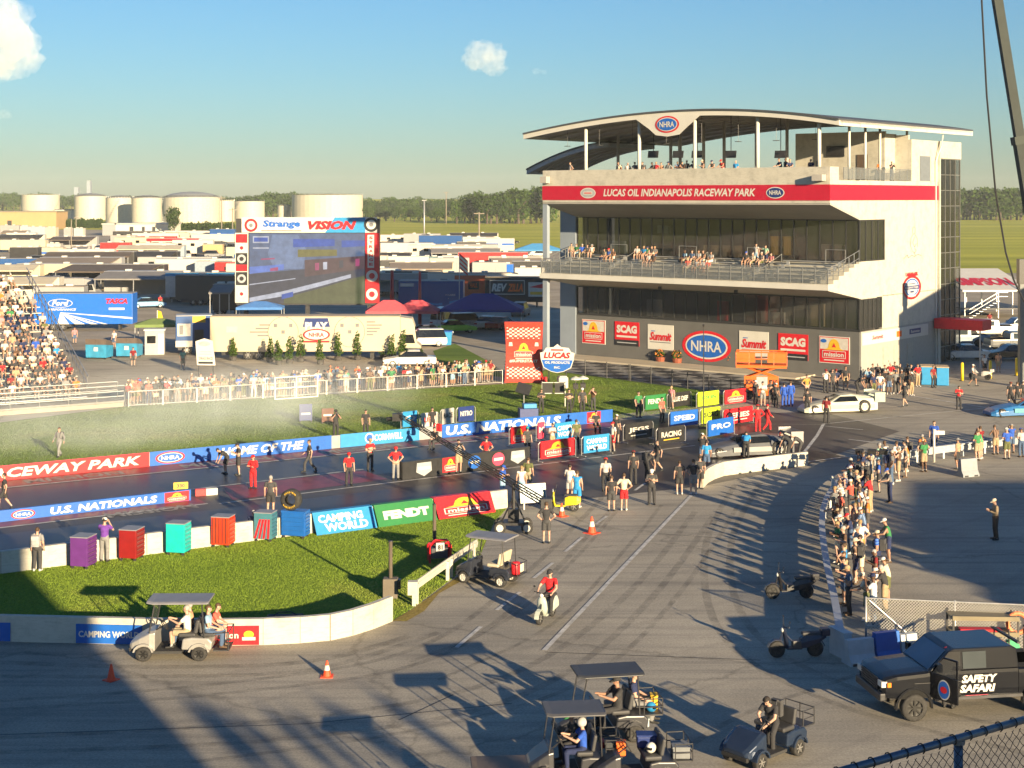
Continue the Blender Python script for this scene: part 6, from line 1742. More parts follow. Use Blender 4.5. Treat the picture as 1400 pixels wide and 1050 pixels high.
c = thing('feather_flag', 'narrow yellow feather flag beside the booth', 'flag', G(215,470)); mb = MB(); mb.cyl((0,0,0),(0,0,3.4),.03, n=5); mb.build('pole', GALV, c); mb = MB(); mb.prism([(0.02,.8),(.5,1.0),(.6,2.6),(.4,3.3),(.02,3.4)],-.01,.01); mb.build('cloth', YELL, c)
def d_vend(mb, L, h): mb.rect(L * .05, h * .35, L * .4, h * .75,0, C_PALE); mb.rect(L * .1, h * .4, L * .2, h * .7,-.01, C_GREY); mb.rect(L * .45, h * .78, L * .8, h * .98,0, C_YEL); mb.rect(L * .5, h * .1, L * .75, h * .55,0, C_BLK); mb.rect(0,0, L * .45, h * .2,0, C_PALE)
p = G(262,485); trailer('blue vendor trailer with an open counter and orange menu board', p + Vector((0,1.2,0)), R(12),50 * p.y / F, 3.7, PAINTS['deep blue'],2.4, draw=d_vend, ac=False, door=False)
c = thing('event_sign', 'tall white printed event board standing on the paving', 'sign', G(281,514), R(-6))
mb = MB(); mb.prism([(-.72,.9),(.85,.9),(.62,2.95),(-.1,3.15),(-.85,2.9)],-.05,.05); mb.build('board', WHITE, c)
mb = MB(); mb.oval(-.1,2.7,.5,.2,0, C_SILV); mb.text('DRAG RACE', -.55,1.35,1.2,.26,0, C_GREY, .04); mb.rect(-.5,1.8,.5,1.86,0, C_SILV); mb.rect(-.5,2.0,.5,2.06,0, C_SILV); mb.rect(-.6,1.02,.65,1.2,0, C_BLK); mb.build('print', PRINTS, c, (0,-.06,0))
for x in (-.6,.65):
 mb = MB(); mb.box((x - .04,-.03,0),(x + .04,.03,.9)); mb.build('leg', DARKM, c)
# small trees in tubs along the coach
LEAF = grass_mat('leaf_green', (.035,.065,.012),(.055,.095,.018),(.09,.115,.03),1.2)
LEAF2 = grass_mat('leaf_dark', (.022,.042,.010),(.035,.06,.014),(.06,.08,.02),1.2)
BARK = M('bark', (.08,.06,.045),.95, bmp=.4)
def leaf_crown(name, blobs, n, size, mat, seed, parent=None, shape=None):
 r = np.random.default_rng(seed)
 V = [];
 wts = np.array([b[1][0] * b[1][1] * b[1][2] for b in blobs]) ** .67; wts /= wts.sum()
 for (c_, rad), w_ in zip(blobs, wts):
  k = max(6, int(n * w_))
  d = r.normal(size=(k, 3)); d /= np.linalg.norm(d, axis=1)[:, None]
  rr = r.uniform(.62,1.05, k)[:, None]
  P = np.array(c_) + d * rr * np.array(rad)
  a = r.normal(size=(k, 3)); a /= np.linalg.norm(a, axis=1)[:, None]
  b = np.cross(a, d + r.normal(size=(k, 3)) * .6); b /= np.linalg.norm(b, axis=1)[:, None] + 1e-9
  s = size * r.uniform(.6,1.3, k)[:, None]
  V.append(np.stack([P - a * s, P + b * s * .7, P + a * s, P - b * s * .7],1))
 V = np.concatenate(V).astype(np.float32); k = len(V)
 me = bpy.data.meshes.new(name); me.vertices.add(k * 4); me.vertices.foreach_set('co', V.reshape(-1)); me.loops.add(k * 4); me.loops.foreach_set('vertex_index', np.arange(k * 4, dtype=np.int32)); me.polygons.add(k); me.polygons.foreach_set('loop_start', np.arange(0, k * 4,4, dtype=np.int32)); me.update(calc_edges=True); me.materials.append(mat)
 return me
def sapling(label, loc, h, seed, group='young trees in front of the motor coach'):
 c = thing('young_tree', label, 'tree', loc, 0, group); r = random.Random(seed)
 blobs = [((r.uniform(-.1,.1), r.uniform(-.1,.1), h * (.28 + .64 * i / 6)),(h * .19 * (1 - .75 * i / 7), h * .19 * (1 - .75 * i / 7), h * .11)) for i in range(7)]
 obj('foliage', leaf_crown('foliage', blobs, 420,.085, LEAF, seed), c)
 mb = MB(); mb.cyl((0,0,0),(0,0, h * .8),.05,.015,6); mb.build('trunk', BARK, c)
 mb = MB(); mb.lathe([(.28,0),(.34,.4),(.30,.41)], n=12); mb.build('tub', M('tub_dark', (.05,.045,.04),.8), c)
for i, (px, py, hh, pl) in enumerate(((319,493,2.1, 'at the rear of the motor coach'),(369,495,2.3, 'leftmost of the pair below the left circle'),(381,499,2.1, 'second of the pair below the left circle'),(396,497,2.4, 'under the left circle drawing'),(411,495,2.5, 'right of the left circle drawing'),(438,498,2.3, 'under the PLAY emblem'),(462,493,2.6, 'right of the PLAY emblem'),(489,492,2.6, 'in front of the coach wheel'),(524,491,2.7, 'left of the coach door end'),(551,492,2.7, 'at the front of the coach body'),(536,493,2.4, 'between the last two at the coach front'),(576,500,1.5, 'beside the white and red low car'))):
 sapling('small green conifer tree ' + pl, G(px, py), hh, 40 + i)
# ---------------------------------------------------------------- the video screen
d0 = 176.0
sc = thing('video_screen', 'large outdoor video screen with a lettered banner and red sticker columns', 'screen', at(420,300, d0) * Vector((1,1,0)), R(-2))
k = d0 / F
def SX(px): return (px - 420) * k
def SZ(py): return CAMH - (py - HOR) * k
mb = MB(); mb.box((SX(322),.0, SZ(417)),(SX(519),.8, SZ(299))); mb.build('cabinet', M('screen_cabinet', (.03,.03,.032),.6), sc)
for x in (SX(335), SX(420), SX(505)):
 mb = MB(); mb.box((x - .25,.2,0),(x + .25,.6, SZ(417) - .005)); mb.build('support_post', DARKM, sc)
mb = MB(); mb.box((SX(330),-.12, SZ(318)),(SX(516),-.003, SZ(297))); mb.build('top_banner', WHITE, sc)
mb = MB(); mb.text('Strange', SX(359), SZ(313), SX(411) - SX(359),1.05,0, C_BLUE, .05,.1); mb.rect(SX(357), SZ(316), SX(412), SZ(315),0, C_RED); mb.poly([(SX(445), SZ(318)),(SX(500), SZ(318)),(SX(500), SZ(297)),(SX(458), SZ(297))],.004, C_CYAN); mb.text('VISION', SX(421), SZ(314), SX(488) - SX(421),1.05,-.01, C_RED, .06,.3)
for cx, cz, rr in ((343,308,9),(508,307,10)): mb.oval(SX(cx), SZ(cz), rr * k, rr * k, -.01, C_RED if cx < 400 else C_BLK); mb.oval(SX(cx), SZ(cz), rr * .65 * k, rr * .65 * k, -.02, C_WHITE); mb.oval(SX(cx), SZ(cz), rr * .3 * k, rr * .3 * k, -.03, C_GREY)
mb.build('banner_print', PRINTS, sc, (0,-.14,0))
mb = MB(); mb.box((SX(321),-.12, SZ(414)),(SX(339),-.003, SZ(318.5))); mb.build('side_column', WHITE, sc); mb = MB(); mb.box((SX(500),-.12, SZ(414)),(SX(519),-.003, SZ(318.5))); mb.build('side_column', PRINTS[C_RED], sc)
mb = MB()
for i, (a, b, c_) in enumerate(((320,332, C_RED),(333,345, C_PALE),(346,362, C_BLK),(362,371, C_RED),(372,390, C_BLK),(391,413, C_PALE))):
 mb.rect(SX(322), SZ(b), SX(338), SZ(a),0, c_)
 if c_ == C_BLK: mb.oval(SX(330), SZ((a + b) / 2),6 * k, 6 * k, -.01, C_SILV); mb.oval(SX(330), SZ((a + b) / 2),3 * k, 3 * k, -.02, C_BLK)
 if c_ == C_PALE: mb.oval(SX(330), SZ((a + b) / 2),5 * k, 5 * k, -.01, C_WHITE); mb.oval(SX(330), SZ((a + b) / 2),2.5 * k, 2.5 * k, -.02, C_RED)
mb.build('column_print', PRINTS, sc, (0,-.14,0)); mb = MB()
mb.rect(SX(503), SZ(366), SX(512), SZ(321),0, C_WHITE)
for i, ch in enumerate('STRANGE'): mb.text(ch, SX(505), SZ(327 + i * 6),5.5 * k, 4 * k, -.01, C_RED, .05)
for cy in (377,402): mb.oval(SX(509), SZ(cy),8 * k, 8 * k, 0, C_WHITE); mb.oval(SX(509), SZ(cy),4 * k, 4 * k, -.01, C_RED)
mb.build('column_print', PRINTS, sc, (0,-.14,0))
# the picture on the screen: flat glowing shapes of the broadcast
SM = [emit('led_' + n, tuple(v * .42 for v in c_), st) for n, c_, st in (('track', (.055,.06,.085),1.0),('far', (.10,.14,.24),1.0),('smoke', (.16,.22,.36),1.0),('white', (.50,.52,.60),.9),('green', (.10,.11,.05),1.0),('blue', (.04,.10,.40),1.0),('crowd', (.10,.06,.07),1.0),('yellow', (.20,.18,.06),.9),('car', (.12,.20,.55),1.0),('pink', (.45,.08,.2),.8))]
mb = MB(); X0, X1, Y0, Y1 = SX(340.5), SX(499), SZ(415), SZ(319)
def q(pts, m, y): mb.poly([(X0 + a * (X1 - X0), Y0 + b * (Y1 - Y0)) for a, b in pts], y, m)
q([(0,0),(1,0),(1,1),(0,1)],0,0.0); q([(0,.42),(.55,.5),(1,.55),(1,1),(0,1)],1,-.004); q([(.22,.48),(.46,.5),(.5,.75),(.42,.98),(.2,.98),(.16,.7)],2,-.008); q([(.48,.38),(1,.5),(1,.68),(.48,.62)],6,-.008)
q([(.0,.42),(.3,.48),(.3,.56),(.0,.52)],8,-.012); q([(.18,.46),(.25,.47),(.25,.52),(.18,.5)],9,-.016); q([(.1,.62),(.22,.63),(.22,.65),(.1,.64)],9,-.016)
q([(.0,.02),(.28,.10),(.62,.25),(.88,.37),(.88,.42),(.62,.31),(.28,.17),(.0,.08)],3,-.012); q([(.3,.0),(1,.0),(1,.40),(.9,.36),(.62,.22),(.3,.08)],4,-.012); q([(.0,.26),(.4,.35),(.4,.362),(.0,.275)],3,-.012); q([(.28,.06),(.38,.1),(.38,.17),(.28,.13)],5,-.016)
q([(.38,.80),(.74,.82),(.74,.92),(.38,.92)],5,-.012); q([(.8,.80),(1,.82),(1,.90),(.8,.90)],3 if False else 5,-.012); q([(.42,.66),(.76,.68),(.76,.77),(.42,.77)],7,-.012); q([(.03,.86),(.17,.86),(.17,.96),(.03,.96)],3,-.016); q([(.04,.88),(.16,.88),(.16,.94),(.04,.94)],5,-.02); q([(.03,.78),(.17,.78),(.17,.80),(.03,.80)],3,-.016)
for i in range(7): q([(.5 + i * .07,.46 + i * .012),(.535 + i * .07,.465 + i * .012),(.535 + i * .07,.57 + i * .012),(.5 + i * .07,.565 + i * .012)],[6,9,3,6,0,6,9][i],-.016)
mb.build('display', SM, sc, (0,-.02,0))
# ---------------------------------------------------------------- storage tanks and far buildings
TANKW = stained('tank_white', (.47,.44,.36),.6); TANKR = M('tank_roof', (.22,.23,.24),.6)
def tank(px0, px1, ytop, ybase, label, dome=True, d=None):
 d = d or 30750 / (ybase - HOR); r = (px1 - px0) / 2 * d / F; H = CAMH - (ytop - HOR) * d / F
 c = thing('storage_tank', label, 'tank', (((px0 + px1) / 2 - 700) * d / F, d + r, 0), rng.uniform(0,6), 'white storage tanks')
 mb = MB(); mb.lathe([(r, 0),(r, H),(r * .985, H)], n=40); mb.build('shell', TANKW, c)
 mb = MB(); mb.lathe([(r * 1.005, H + .002),(r * 1.005, H + .3),(r * .7, H + r * .13),(r * .35, H + r * .19),(.01, H + r * .21)] if dome else [(r * 1.005, H + .002),(r * 1.005, H + .3),(.01, H + .9)], n=40); mb.build('roof', TANKR if dome else TANKW, c)
 mb = MB(); n = 14
 for i in range(n):
  a = -1.9 + i * .07; mb.cbox(((r + .5) * math.cos(a),(r + .5) * math.sin(a), H * (i + .5) / n),(1.3,.9,.12), rot=(0,0, a))
 mb.build('stair', GALV, c)
 mb = MB()
 for z in (.35,.7): mb.lathe([(r + .06, H * z),(r + .06, H * z + .18)], n=40)
 mb.build('wind_girder', TANKW, c)
 mb = MB()
 for i in range(30):
  a = 2 * PI * i / 30; mb.cyl((r * math.cos(a), r * math.sin(a), H),(r * math.cos(a), r * math.sin(a), H + 1.1),.05, n=4, caps=False)
 mb.lathe([(r, H + 1.05),(r + .05, H + 1.12)], n=40); mb.build('roof_railing', GALV, c)
tank(22,73,267,297, 'white tank standing behind the tan warehouse at far left', False)
tank(96,139,268.5,301, 'white tank with grey dome, second from the left', True)
tank(140,178,271,306, 'white tank left of the two in shade', True, 830)
tank(175,216,271,306, 'white tank right of the two in shade', True, 800)
tank(214,293,270,307, 'widest white tank with a broad grey dome', True, 850)
tank(291,318,275,305, 'white tank right of the widest one', False, 900)
tank(316,358,276,306, 'white tank just left of the screen lettering', False, 930)
tank(378,396,282,303, 'small white tank above the screen', False, 990)
tank(392,491,267,301, 'big white tank above the right of the screen', False)
def building(name, label, px0, px1, ytop, ybase, m, D=18, doors=(), roofm=None, cat='building'):
 d = 30750 / (ybase - HOR); w = (px1 - px0) * d / F; H = CAMH - (ytop - HOR) * d / F
 c = thing(name, label, cat, (((px0 + px1) / 2 - 700) * d / F, d, 0),0)
 mb = MB(); mb.box((-w / 2,0,0),(w / 2, D, H)); mb.build('wall', m, c)
 mb = MB(); mb.box((-w / 2 - .3,-.3, H + .003),(w / 2 + .3, D + .3, H + .45)); mb.build('roof', roofm or OFFW, c)
 for a, b, z in doors:
  mb = MB(); x0 = (a - (px0 + px1) / 2) * d / F; x1 = (b - (px0 + px1) / 2) * d / F; mb.box((x0,-.05,0),(x1,-.004, H * z)); mb.build('roll_door', M('door_dark', (.03,.03,.035),.6), c)
 return c
building('warehouse', 'long tan warehouse in front of the leftmost tank', -60,77,290,313, M('warehouse_tan', (.38,.25,.12),.8, var=.06, scale=.2), doors=((-40,-30,.6),(10,16,.5)), roofm=M('warehouse_roof', (.2,.17,.12),.8))
building('store_building', 'long white store with three dark doors below the tanks', 158,233,307,322, M('store_white', (.58,.54,.44),.7, var=.05, scale=.2), doors=((177,182.5,.8),(194,198,.8),(208,212.5,.8)))
building('store_building', 'grey end block left of the white store', 140,158,307,322, M('store_grey', (.25,.26,.27),.7))
building('shed', 'low dark-roofed shed between two white tanks', 75,97,287,300, M('shed_white', (.5,.47,.4),.7), roofm=M('shed_roof', (.07,.08,.10),.7))
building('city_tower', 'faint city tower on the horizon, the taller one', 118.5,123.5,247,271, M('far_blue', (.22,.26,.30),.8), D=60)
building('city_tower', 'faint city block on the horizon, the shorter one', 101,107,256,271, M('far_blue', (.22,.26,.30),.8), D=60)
# hedge and trees
def far_tree_mesh(seed, h=1.0):
 r = random.Random(seed)
 blobs = []
 for i in range(15):
  a = r.uniform(0,2 * PI); q_ = r.uniform(.0,.30); z = r.uniform(.16,.86)
  s = r.uniform(.13,.22) * (1.15 - abs(z - .55))
  blobs.append(((q_ * math.cos(a), q_ * math.sin(a), z),(s, s, s * .85)))
 blobs.append(((0,0,.6),(.27,.27,.30)))
 return leaf_crown('crown', blobs, 1500,.035, LEAF if seed % 2 else LEAF2, seed)
TM = [far_tree_mesh(s) for s in range(6)]
def trunk_mesh():
 mb = MB(); mb.cyl((0,0,0),(0,0,.45),.035,.022,7)
 for a in (0.3,2.2,4.1): mb.cyl((0,0,.36),(.2 * math.cos(a),.2 * math.sin(a),.62),.02,.008,5)
 return mb.mesh('trunk', BARK)
TRK = trunk_mesh()
ntree = 0
def far_tree(p, h, wf, label, group):
 global ntree
 c = thing('tree', label, 'tree', p, rng.uniform(0,6), group); k = ntree % 6; ntree += 1
 c.scale = (h * wf, h * wf, h); obj('crown', TM[k], c); obj('trunk', TRK, c)
def treeline(px0, px1, ybase, ytops, n, group, label, jitter=1.6, wf=1.15):
 hs = []
 for i in range(n):
  t = (i + rng.uniform(.2,.8)) / n; px = px0 + (px1 - px0) * t
  yb = ybase + rng.uniform(-jitter, jitter * .3); d = 30750 / (yb - HOR)
  f_ = t * (len(ytops) - 1); j = min(int(f_), len(ytops) - 2); yt = ytops[j] + (ytops[j + 1] - ytops[j]) * (f_ - j) + rng.uniform(-1.0,3.5)
  h = CAMH - (yt - HOR) * d / F
  w_ = rng.uniform(.85,1.25); hs.append(h)
  ad = f"{'tall' if h > sum(hs) / len(hs) else 'low'} {'broad' if w_ > 1.05 else 'narrow'} {'pale green' if ntree % 2 else 'dark green'} "
  far_tree(Vector(((px - 700) * d / F, d, 0)), h, wf * w_, ad + label + [', left third', ', middle third', ', right third'][min(2, int(t * 3))], group)
G1, G2, G3, G4 = 'trees along the horizon behind the tanks', 'trees across the field behind the pits', 'big trees in the clump left of the tower', 'trees across the field right of the tower'
treeline(-30,110,288,[264,262,265],16, G1, 'tree behind the left tanks')
treeline(100,500,293,[267,266,265,268,262,261,266],34, G1, 'tree in line behind the tanks', wf=1.2)
treeline(330,400,297,[266,261,264],7, G1, 'tree between the small and wide tanks')
treeline(490,650,297,[271,268,269,271],28, G2, 'tree across the field behind the trailers')
treeline(500,640,303,[280,282,284],12, G2, 'tree at the near field edge')
treeline(622,752,306,[273,262,259,257,254,249],17, G3, 'tree in the clump beside the tower', 1.0,1.0)
treeline(1285,1420,301,[260,254,252,257],24, G4, 'tree across the field right of the tower', 1.0,1.0)
far_tree(G(238,323),12,.75, 'single dark conifer-like tree in front of the widest tank', None)
HEDGE = leaf_crown('hedge', [((x, rng.uniform(-.6,.6),1.6 + rng.uniform(-.2,.5)),(1.7,1.3,1.7)) for x in np.arange(-30,30,1.6)],9000,.35, LEAF, 77)
for (a, b, yb, lab) in ((77,140,312, 'clipped hedge below the second tank'),(236,320,319, 'clipped hedge right of the white store')):
 p, q_ = G(a, yb), G(b, yb); o = obj('hedge', HEDGE, None, (p + q_) / 2); o.scale = ((q_ - p).length / 60,1.5,1.3); tag(o, lab, 'hedge')
# ---------------------------------------------------------------- the far grandstand at the left with its crowd
GS0 = G(172,556)
gs = thing('grandstand', 'aluminium grandstand full of spectators at the left behind the grass', 'grandstand', GS0, TH)
BEN = M('bench_cream', (.46,.42,.33),.5,.2, var=.12, scale=2)
rows, pitch, rise = 18,.95,.40
LEN = 88.0
mb = MB(); mb.box((-LEN, .3,.30),(0,1.9,.42)); mb.build('walkway', M('walkway_grey', (.22,.21,.19),.8), gs)
mb = MB(); mb.box((-LEN, .2,0),(-.1,.3,.29)); mb.build('skirt', M('skirt_tan', (.30,.26,.20),.8), gs)
bmesh_row = MB(); bmesh_row.box((-LEN, -.16,0),(-2.2,.16,.06)); bmr = bmesh_row.mesh('bench', BEN)
fmesh = MB(); fmesh.box((-LEN, -.40,0),(-2.2,.15,.05)); fmr = fmesh.mesh('foot_plank', ALU)
rowpos = []
for i in range(rows):
 y = 2.3 + i * pitch; z = .62 + i * rise
 obj('bench', bmr, gs, (0, y + .35, z + .42)); obj('foot_plank', fmr, gs, (0, y, z))
 rowpos.append((y, z))
for x in [-2.5 - 4 * i for i in range(21)]:
 mb = MB(); mb.tube([(x, 1.9,.36),(x, 2.3 + rows * pitch, .48 + rows * rise)],.08,5)
 for k in range(1,7): y = 2 + k * 2.8; mb.cyl((x, y, 0),(x, y, .36 + (y - 1.9) * rise / pitch),.06, n=5)
 mb.build('stringer', GALV, gs)
mb = MB()
for k in range(44): mb.cyl((-2.0 * k, .3,.42),(-2.0 * k, .3,1.5),.035, n=5)
for z in (.75,1.1,1.5): mb.box((-LEN, .27, z - .03),(0,.33, z + .03))
for k in range(22): mb.cyl((-4.0 * k, 1.95,.42),(-4.0 * k, 1.95,1.6),.035, n=5)
for z in (1.0,1.6): mb.box((-LEN, 1.93, z - .025),(0,1.98, z + .025))
mb.build('front_railing', RAILP, gs)
mb = MB(); mb.tube([(-2.1,2.0,2.1),(-2.1,2.3 + rows * pitch, 2.0 + rows * rise)],.04,5); mb.tube([(-2.1,2.0,1.5),(-2.1,2.3 + rows * pitch, 1.4 + rows * rise)],.04,5)
for k in range(rows): mb.cyl((-2.1,2.3 + k * pitch, .9 + k * rise),(-2.1,2.3 + k * pitch, 2.2 + k * rise),.03, n=5)
mb.build('end_railing', RAILP, gs)
RG = Matrix.Rotation(TH, 4, 'Z')
def gpos(x, y, z): return GS0 + RG.to_3x3() @ Vector((x, y, z))
# ================================================================ THINGS ON AND AROUND THE STRIP
# tool chests along the guard wall
CH = {'purple': M('chest_purple', (.11,.03,.17),.35), 'dark red': M('chest_dark_red', (.22,.012,.012),.35), 'turquoise': M('chest_turquoise', (.01,.42,.40),.35), 'orange red': M('chest_orange', (.55,.04,.012),.35), 'two tone': M('chest_teal', (.05,.16,.20),.35), 'blue': M('chest_blue', (.012,.10,.36),.35)}
tool_chest('purple tool chest with grey top, nearest the left edge of the lawn', G(114,776), R(-12), CH['purple'], W=.75, D=.8, H=1.28)
tool_chest('dark red tool chest with white drawer pulls beside the person in purple', G(180,765), R(-12), CH['dark red'], W=.75, D=.8, H=1.28)
tool_chest('turquoise tool chest against the guard wall', G(244,757.5), R(-12), CH['turquoise'], W=.82, D=.7, H=1.32)
t = tool_chest('bright orange-red tool chest with black upright stripes', G(305,747), R(-12), CH['orange red'], W=.80, D=.7, H=1.30)
mb = MB()
for i in range(5): mb.rect(-.36 + i * .15,.2,-.32 + i * .15,1.28,0,0)
mb.build('stripe', BLACK, t, (0,-.357,0))
t = tool_chest('teal tool chest with red slanted stripes under the black tee man', G(363,739), R(-12), CH['two tone'], W=.80, D=.7, H=1.25)
mb = MB()
for i in range(4): mb.poly([(-.4 + i * .2,.16),(-.30 + i * .2,.16),(-.05 + i * .13,1.0),(-.15 + i * .13,1.0)],0,0)
mb.build('stripe', RED, t, (0,-.357,0))
bc = tool_chest('wide blue tool chest carrying a racing tyre on top', G(404,735), R(-14), CH['blue'], W=1.12, D=.6, H=1.18, top=CH['blue'])
mb = MB()
for i in range(5): mb.box((-.5,-.335,.22 + i * .19),(.5,-.302,.24 + i * .19 + .13))
tag(mb.build('front_drawers', CH['blue'], bc), kind=None)
tp = G(404,735) + Vector((-.18,0,1.222))
ty = thing('racing_tyre', 'black racing slick with yellow lettering standing on the blue tool chest', 'tyre', tp, R(-14))
mb = MB(); r = .46; mb.lathe([(r * .52,-.17),(r * .9,-.2),(r, -.14),(r, .14),(r * .9,.2),(r * .52,.17),(r * .5,.0)],(0,0, r),28, axis='y', caps=False); mb.build('tyre', RUBBER, ty, smooth=True)
mb = MB()
for a0 in (R(90), R(270)):
 for i, ch in enumerate('GOODYEAR'):
  a = a0 + R(46) - R(13.2) * i; rr = r * .74
  mb.text(ch, rr * math.cos(a) - .035 * math.sin(a) * -1 - .03, r + rr * math.sin(a) - .03,.055,.075,0,3,.04,0,0)
mb.build('sidewall_lettering', PRINTS, ty, (0,-.205,0))
# barriers on the strip: (foot left, foot right, draw, back, label)
def d_txt(s, col=C_WHITE, sub=None):
 def f(mb, L, h):
  mb.text(s, L * .12, h * .38, L * .76, h * .34,0, col, .03)
  if sub is not None: mb.rect(L * .2, h * .2, L * .8, h * .26,0, sub)
 return f
def d_mis(mb, L, h): mission(mb, 0,0, L, h, 0,.006)
def d_cwb(mb, L, h): mb.text('CAMPING', L * .1, h * .52, L * .8, h * .3,0, C_WHITE, .04); mb.text('WORLD', L * .1, h * .14, L * .8, h * .3,0, C_WHITE, .04)
for a, b, dr, bk, lab in (
 ((736,632),(787,625), d_mis, C_RED, 'crowd barrier with a large red food sponsor cover'),((795,624),(835,619), d_cwb, C_CYAN, 'crowd barrier with a CAMPING WORLD cover beside the red one'),
 ((696,611),(722,607), d_mis, C_RED, 'small red-covered barrier behind the large red one'),((733,604),(746,602), d_txt('M', C_WHITE), C_PINK, 'narrow pink-red barrier at the far lane'),((756,605),(792,600), d_cwb, C_CYAN, 'light blue covered barrier behind the large red one'),
 ((852,606),(893,600), d_txt('JEGS', C_PALE, C_PALE), C_BLK, 'black barrier with pale lettering left of the race car'),((897,612),(937,606), d_txt('RACING', C_PALE, C_YEL), C_BLK, 'black barrier with a pale round print nearest the race car'),
 ((914,588),(956,583), d_txt('SPEED', C_WHITE), C_BLUE, 'blue-covered barrier in the second row behind the race car'),((966,601),(1004,594), d_txt('PRO', C_WHITE), C_BLUE, 'blue-covered barrier directly behind the race car roof'),
 ((957,583),(986,579), d_txt('SCAG', C_BLK), C_LIME, 'lime barrier partly behind the blue one'),((988,585),(1030,578), d_txt('SERIES', C_WHITE, C_WHITE), C_RED, 'red-covered barrier beside the red uniformed crew'),
 ((880,564),(912,560), d_txt('FENDT', C_WHITE), C_GRN, 'green FENDT barrier at the edge of the infield grass'),((912,561),(945,556), d_txt('BLUE DEF', C_WHITE), C_BLK, 'black barrier between the green and the lime ones'),
 ((952,559),(984,555), d_txt('JOHN', C_GRN), C_LIME, 'lime yellow barrier at the end of the infield grass'),((989,556),(1021,552), d_mis, C_PINK, 'pink-red barrier near the orange lift'),
 ((548,588),(572,585), d_txt('O', C_WHITE), C_CYAN, 'pale blue barrier on the infield behind the wall'),((574,590),(600,587), d_txt('USA', C_RED), C_WHITE, 'white barrier on the infield behind the wall'),((602,584),(622,581), d_txt('RACE', C_BLK), C_PALE, 'beige barrier on the infield behind the wall'),((624,581),(650,578), d_txt('NITRO', C_WHITE), C_NAVY, 'navy barrier on the infield behind the wall')):
 barricade(lab, G(*a), G(*b), dr, PRINTS[bk], h=1.12)
# black median board with sponsor logos beside the starting line
def d_med(mb, L, h):
 for k, (fx, c1) in enumerate(((.16, C_SILV),(.36, C_RED),(.55, C_BLUE),(.74, C_PINK),(.90, C_SILV))):
  w = .5; x = L * fx
  if c1 == C_RED: mission(mb, x - w, h * .12, x + w, h * .95,0)
  elif c1 == C_SILV: mb.poly([(x - w, h * .35),(x, h * .08),(x + w, h * .35),(x + w * .9, h * .85),(x - w * .9, h * .85)],0, C_SILV); mb.rect(x - w * .8, h * .45, x + w * .8, h * .62,-.01, C_WHITE)
  else: mb.oval(x, h * .5,.42, h * .38,0, c1); mb.rect(x - .3, h * .42, x + .3, h * .58,-.01, C_WHITE)
wall_sign('median_board', 'black board with shield and food sponsor logos at the start line', G(548,656), G(722,633),0.0,0.95, d_med, 'board', 0,.35, None, BLACK)
c = thing('timing_sign', 'small yellow timing sign on the median by the track', 'sign', G(247,676), R(20)); mb = MB(); mb.box((-.36,-.05,.28),(.36,.05,.62)); mb.build('panel', YELL, c); mb = MB(); mb.text('330', -.2,.35,.4,.2,0, C_BLK, .04); mb.build('print', PRINTS, c, (0,-.06,0))
for x in (-.25,.25):
 mb = MB(); mb.box((x - .03,-.03,0),(x + .03,.03,.28)); mb.build('leg', DARKM, c)
c = thing('timing_block', 'low white and red timing block on the median', 'timing block', G(282,677), R(18)); mb = MB(); mb.box((-.55,-.15,0),(-.02,.15,.34)); mb.build('red_half', RED, c); mb = MB(); mb.box((-.015,-.15,0),(.55,.15,.34)); mb.build('white_half', WHITE, c)
# race cars
funny_car('grey and black race car at the line behind the cream wall', G(1022,622), R(192), M('race_grey', (.10,.105,.115),.3), M('race_silver', (.32,.31,.30),.3))
funny_car('pale green-white race car near the crew by the tower', G(1146,563), R(190), M('race_cream', (.55,.55,.44),.35), M('race_mint', (.30,.36,.28),.35))
funny_car('blue race car entering at the right picture edge', G(1402,568), R(186), M('race_blue', (.03,.14,.34),.3), M('race_teal', (.05,.30,.30),.35))
# cones
cone('plain orange cone at the edge of the left shadow', G(152,930),.5, False); cone('orange cone with a white collar on the sunlit asphalt below the wall', G(447,925),.5); cone('tall orange cone with white collar on the dashed line', G(809,729),.74); cone('orange cone with white collar behind the tall one, by the yellow scooter', G(768,706),.62)
# carts, scooters, truck
SIL = M('cart_silver', (.34,.33,.31),.35,.3); DKB = M('cart_dark_blue', (.03,.035,.05),.3,.2); BLU = M('cart_blue', (.025,.04,.075),.25,.3); CBLK = M('cart_black', (.035,.036,.042),.35)
lc = golf_cart('silver golf cart with flat grey roof carrying passengers by the lawn wall', G(240,897), R(181), SIL, SEATK, rear='seat', rim='black'); lc.scale = (1.12,1.05,1.03)
cc = golf_cart('dark golf cart with beige seats and a red cooler at the lawn corner', G(668,796), R(154), DKB, SEATB, rear='bag', rim='white')
mb = MB(); mb.lathe([(.16,0),(.18,.05),(.18,.42),(.16,.46),(.08,.48)],(-1.25,.18,.50),14); mb.build('cooler', RED, cc, smooth=True); mb = MB(); mb.cbox((-1.2,-.2,.68),(.35,.3,.36)); mb.build('bag', M('bag_white', (.5,.47,.38),.8), cc, bevel=.05)
rc = golf_cart('open dark blue golf cart with a rear rack and no roof', G(1045,1036), R(222), BLU, SEATK, roof=False, rear='rack')
ca = golf_cart('dark roofed golf cart nearest the bottom edge, in front of a second cart', G(777,1065), R(186), CBLK, SEATK, rear='rack', rim='black', roofm=M('cart_roof_dark', (.075,.075,.08),.5)); ca.scale = (.86,1,1)
cb = golf_cart('dark roofed golf cart with loaded rear rack behind the front one', G(822,1008), R(190), CBLK, SEATK, rear='rack', rim='black', roofm=M('cart_roof_black', (.04,.042,.046),.5)); cb.scale = (1.05,1,1.02)
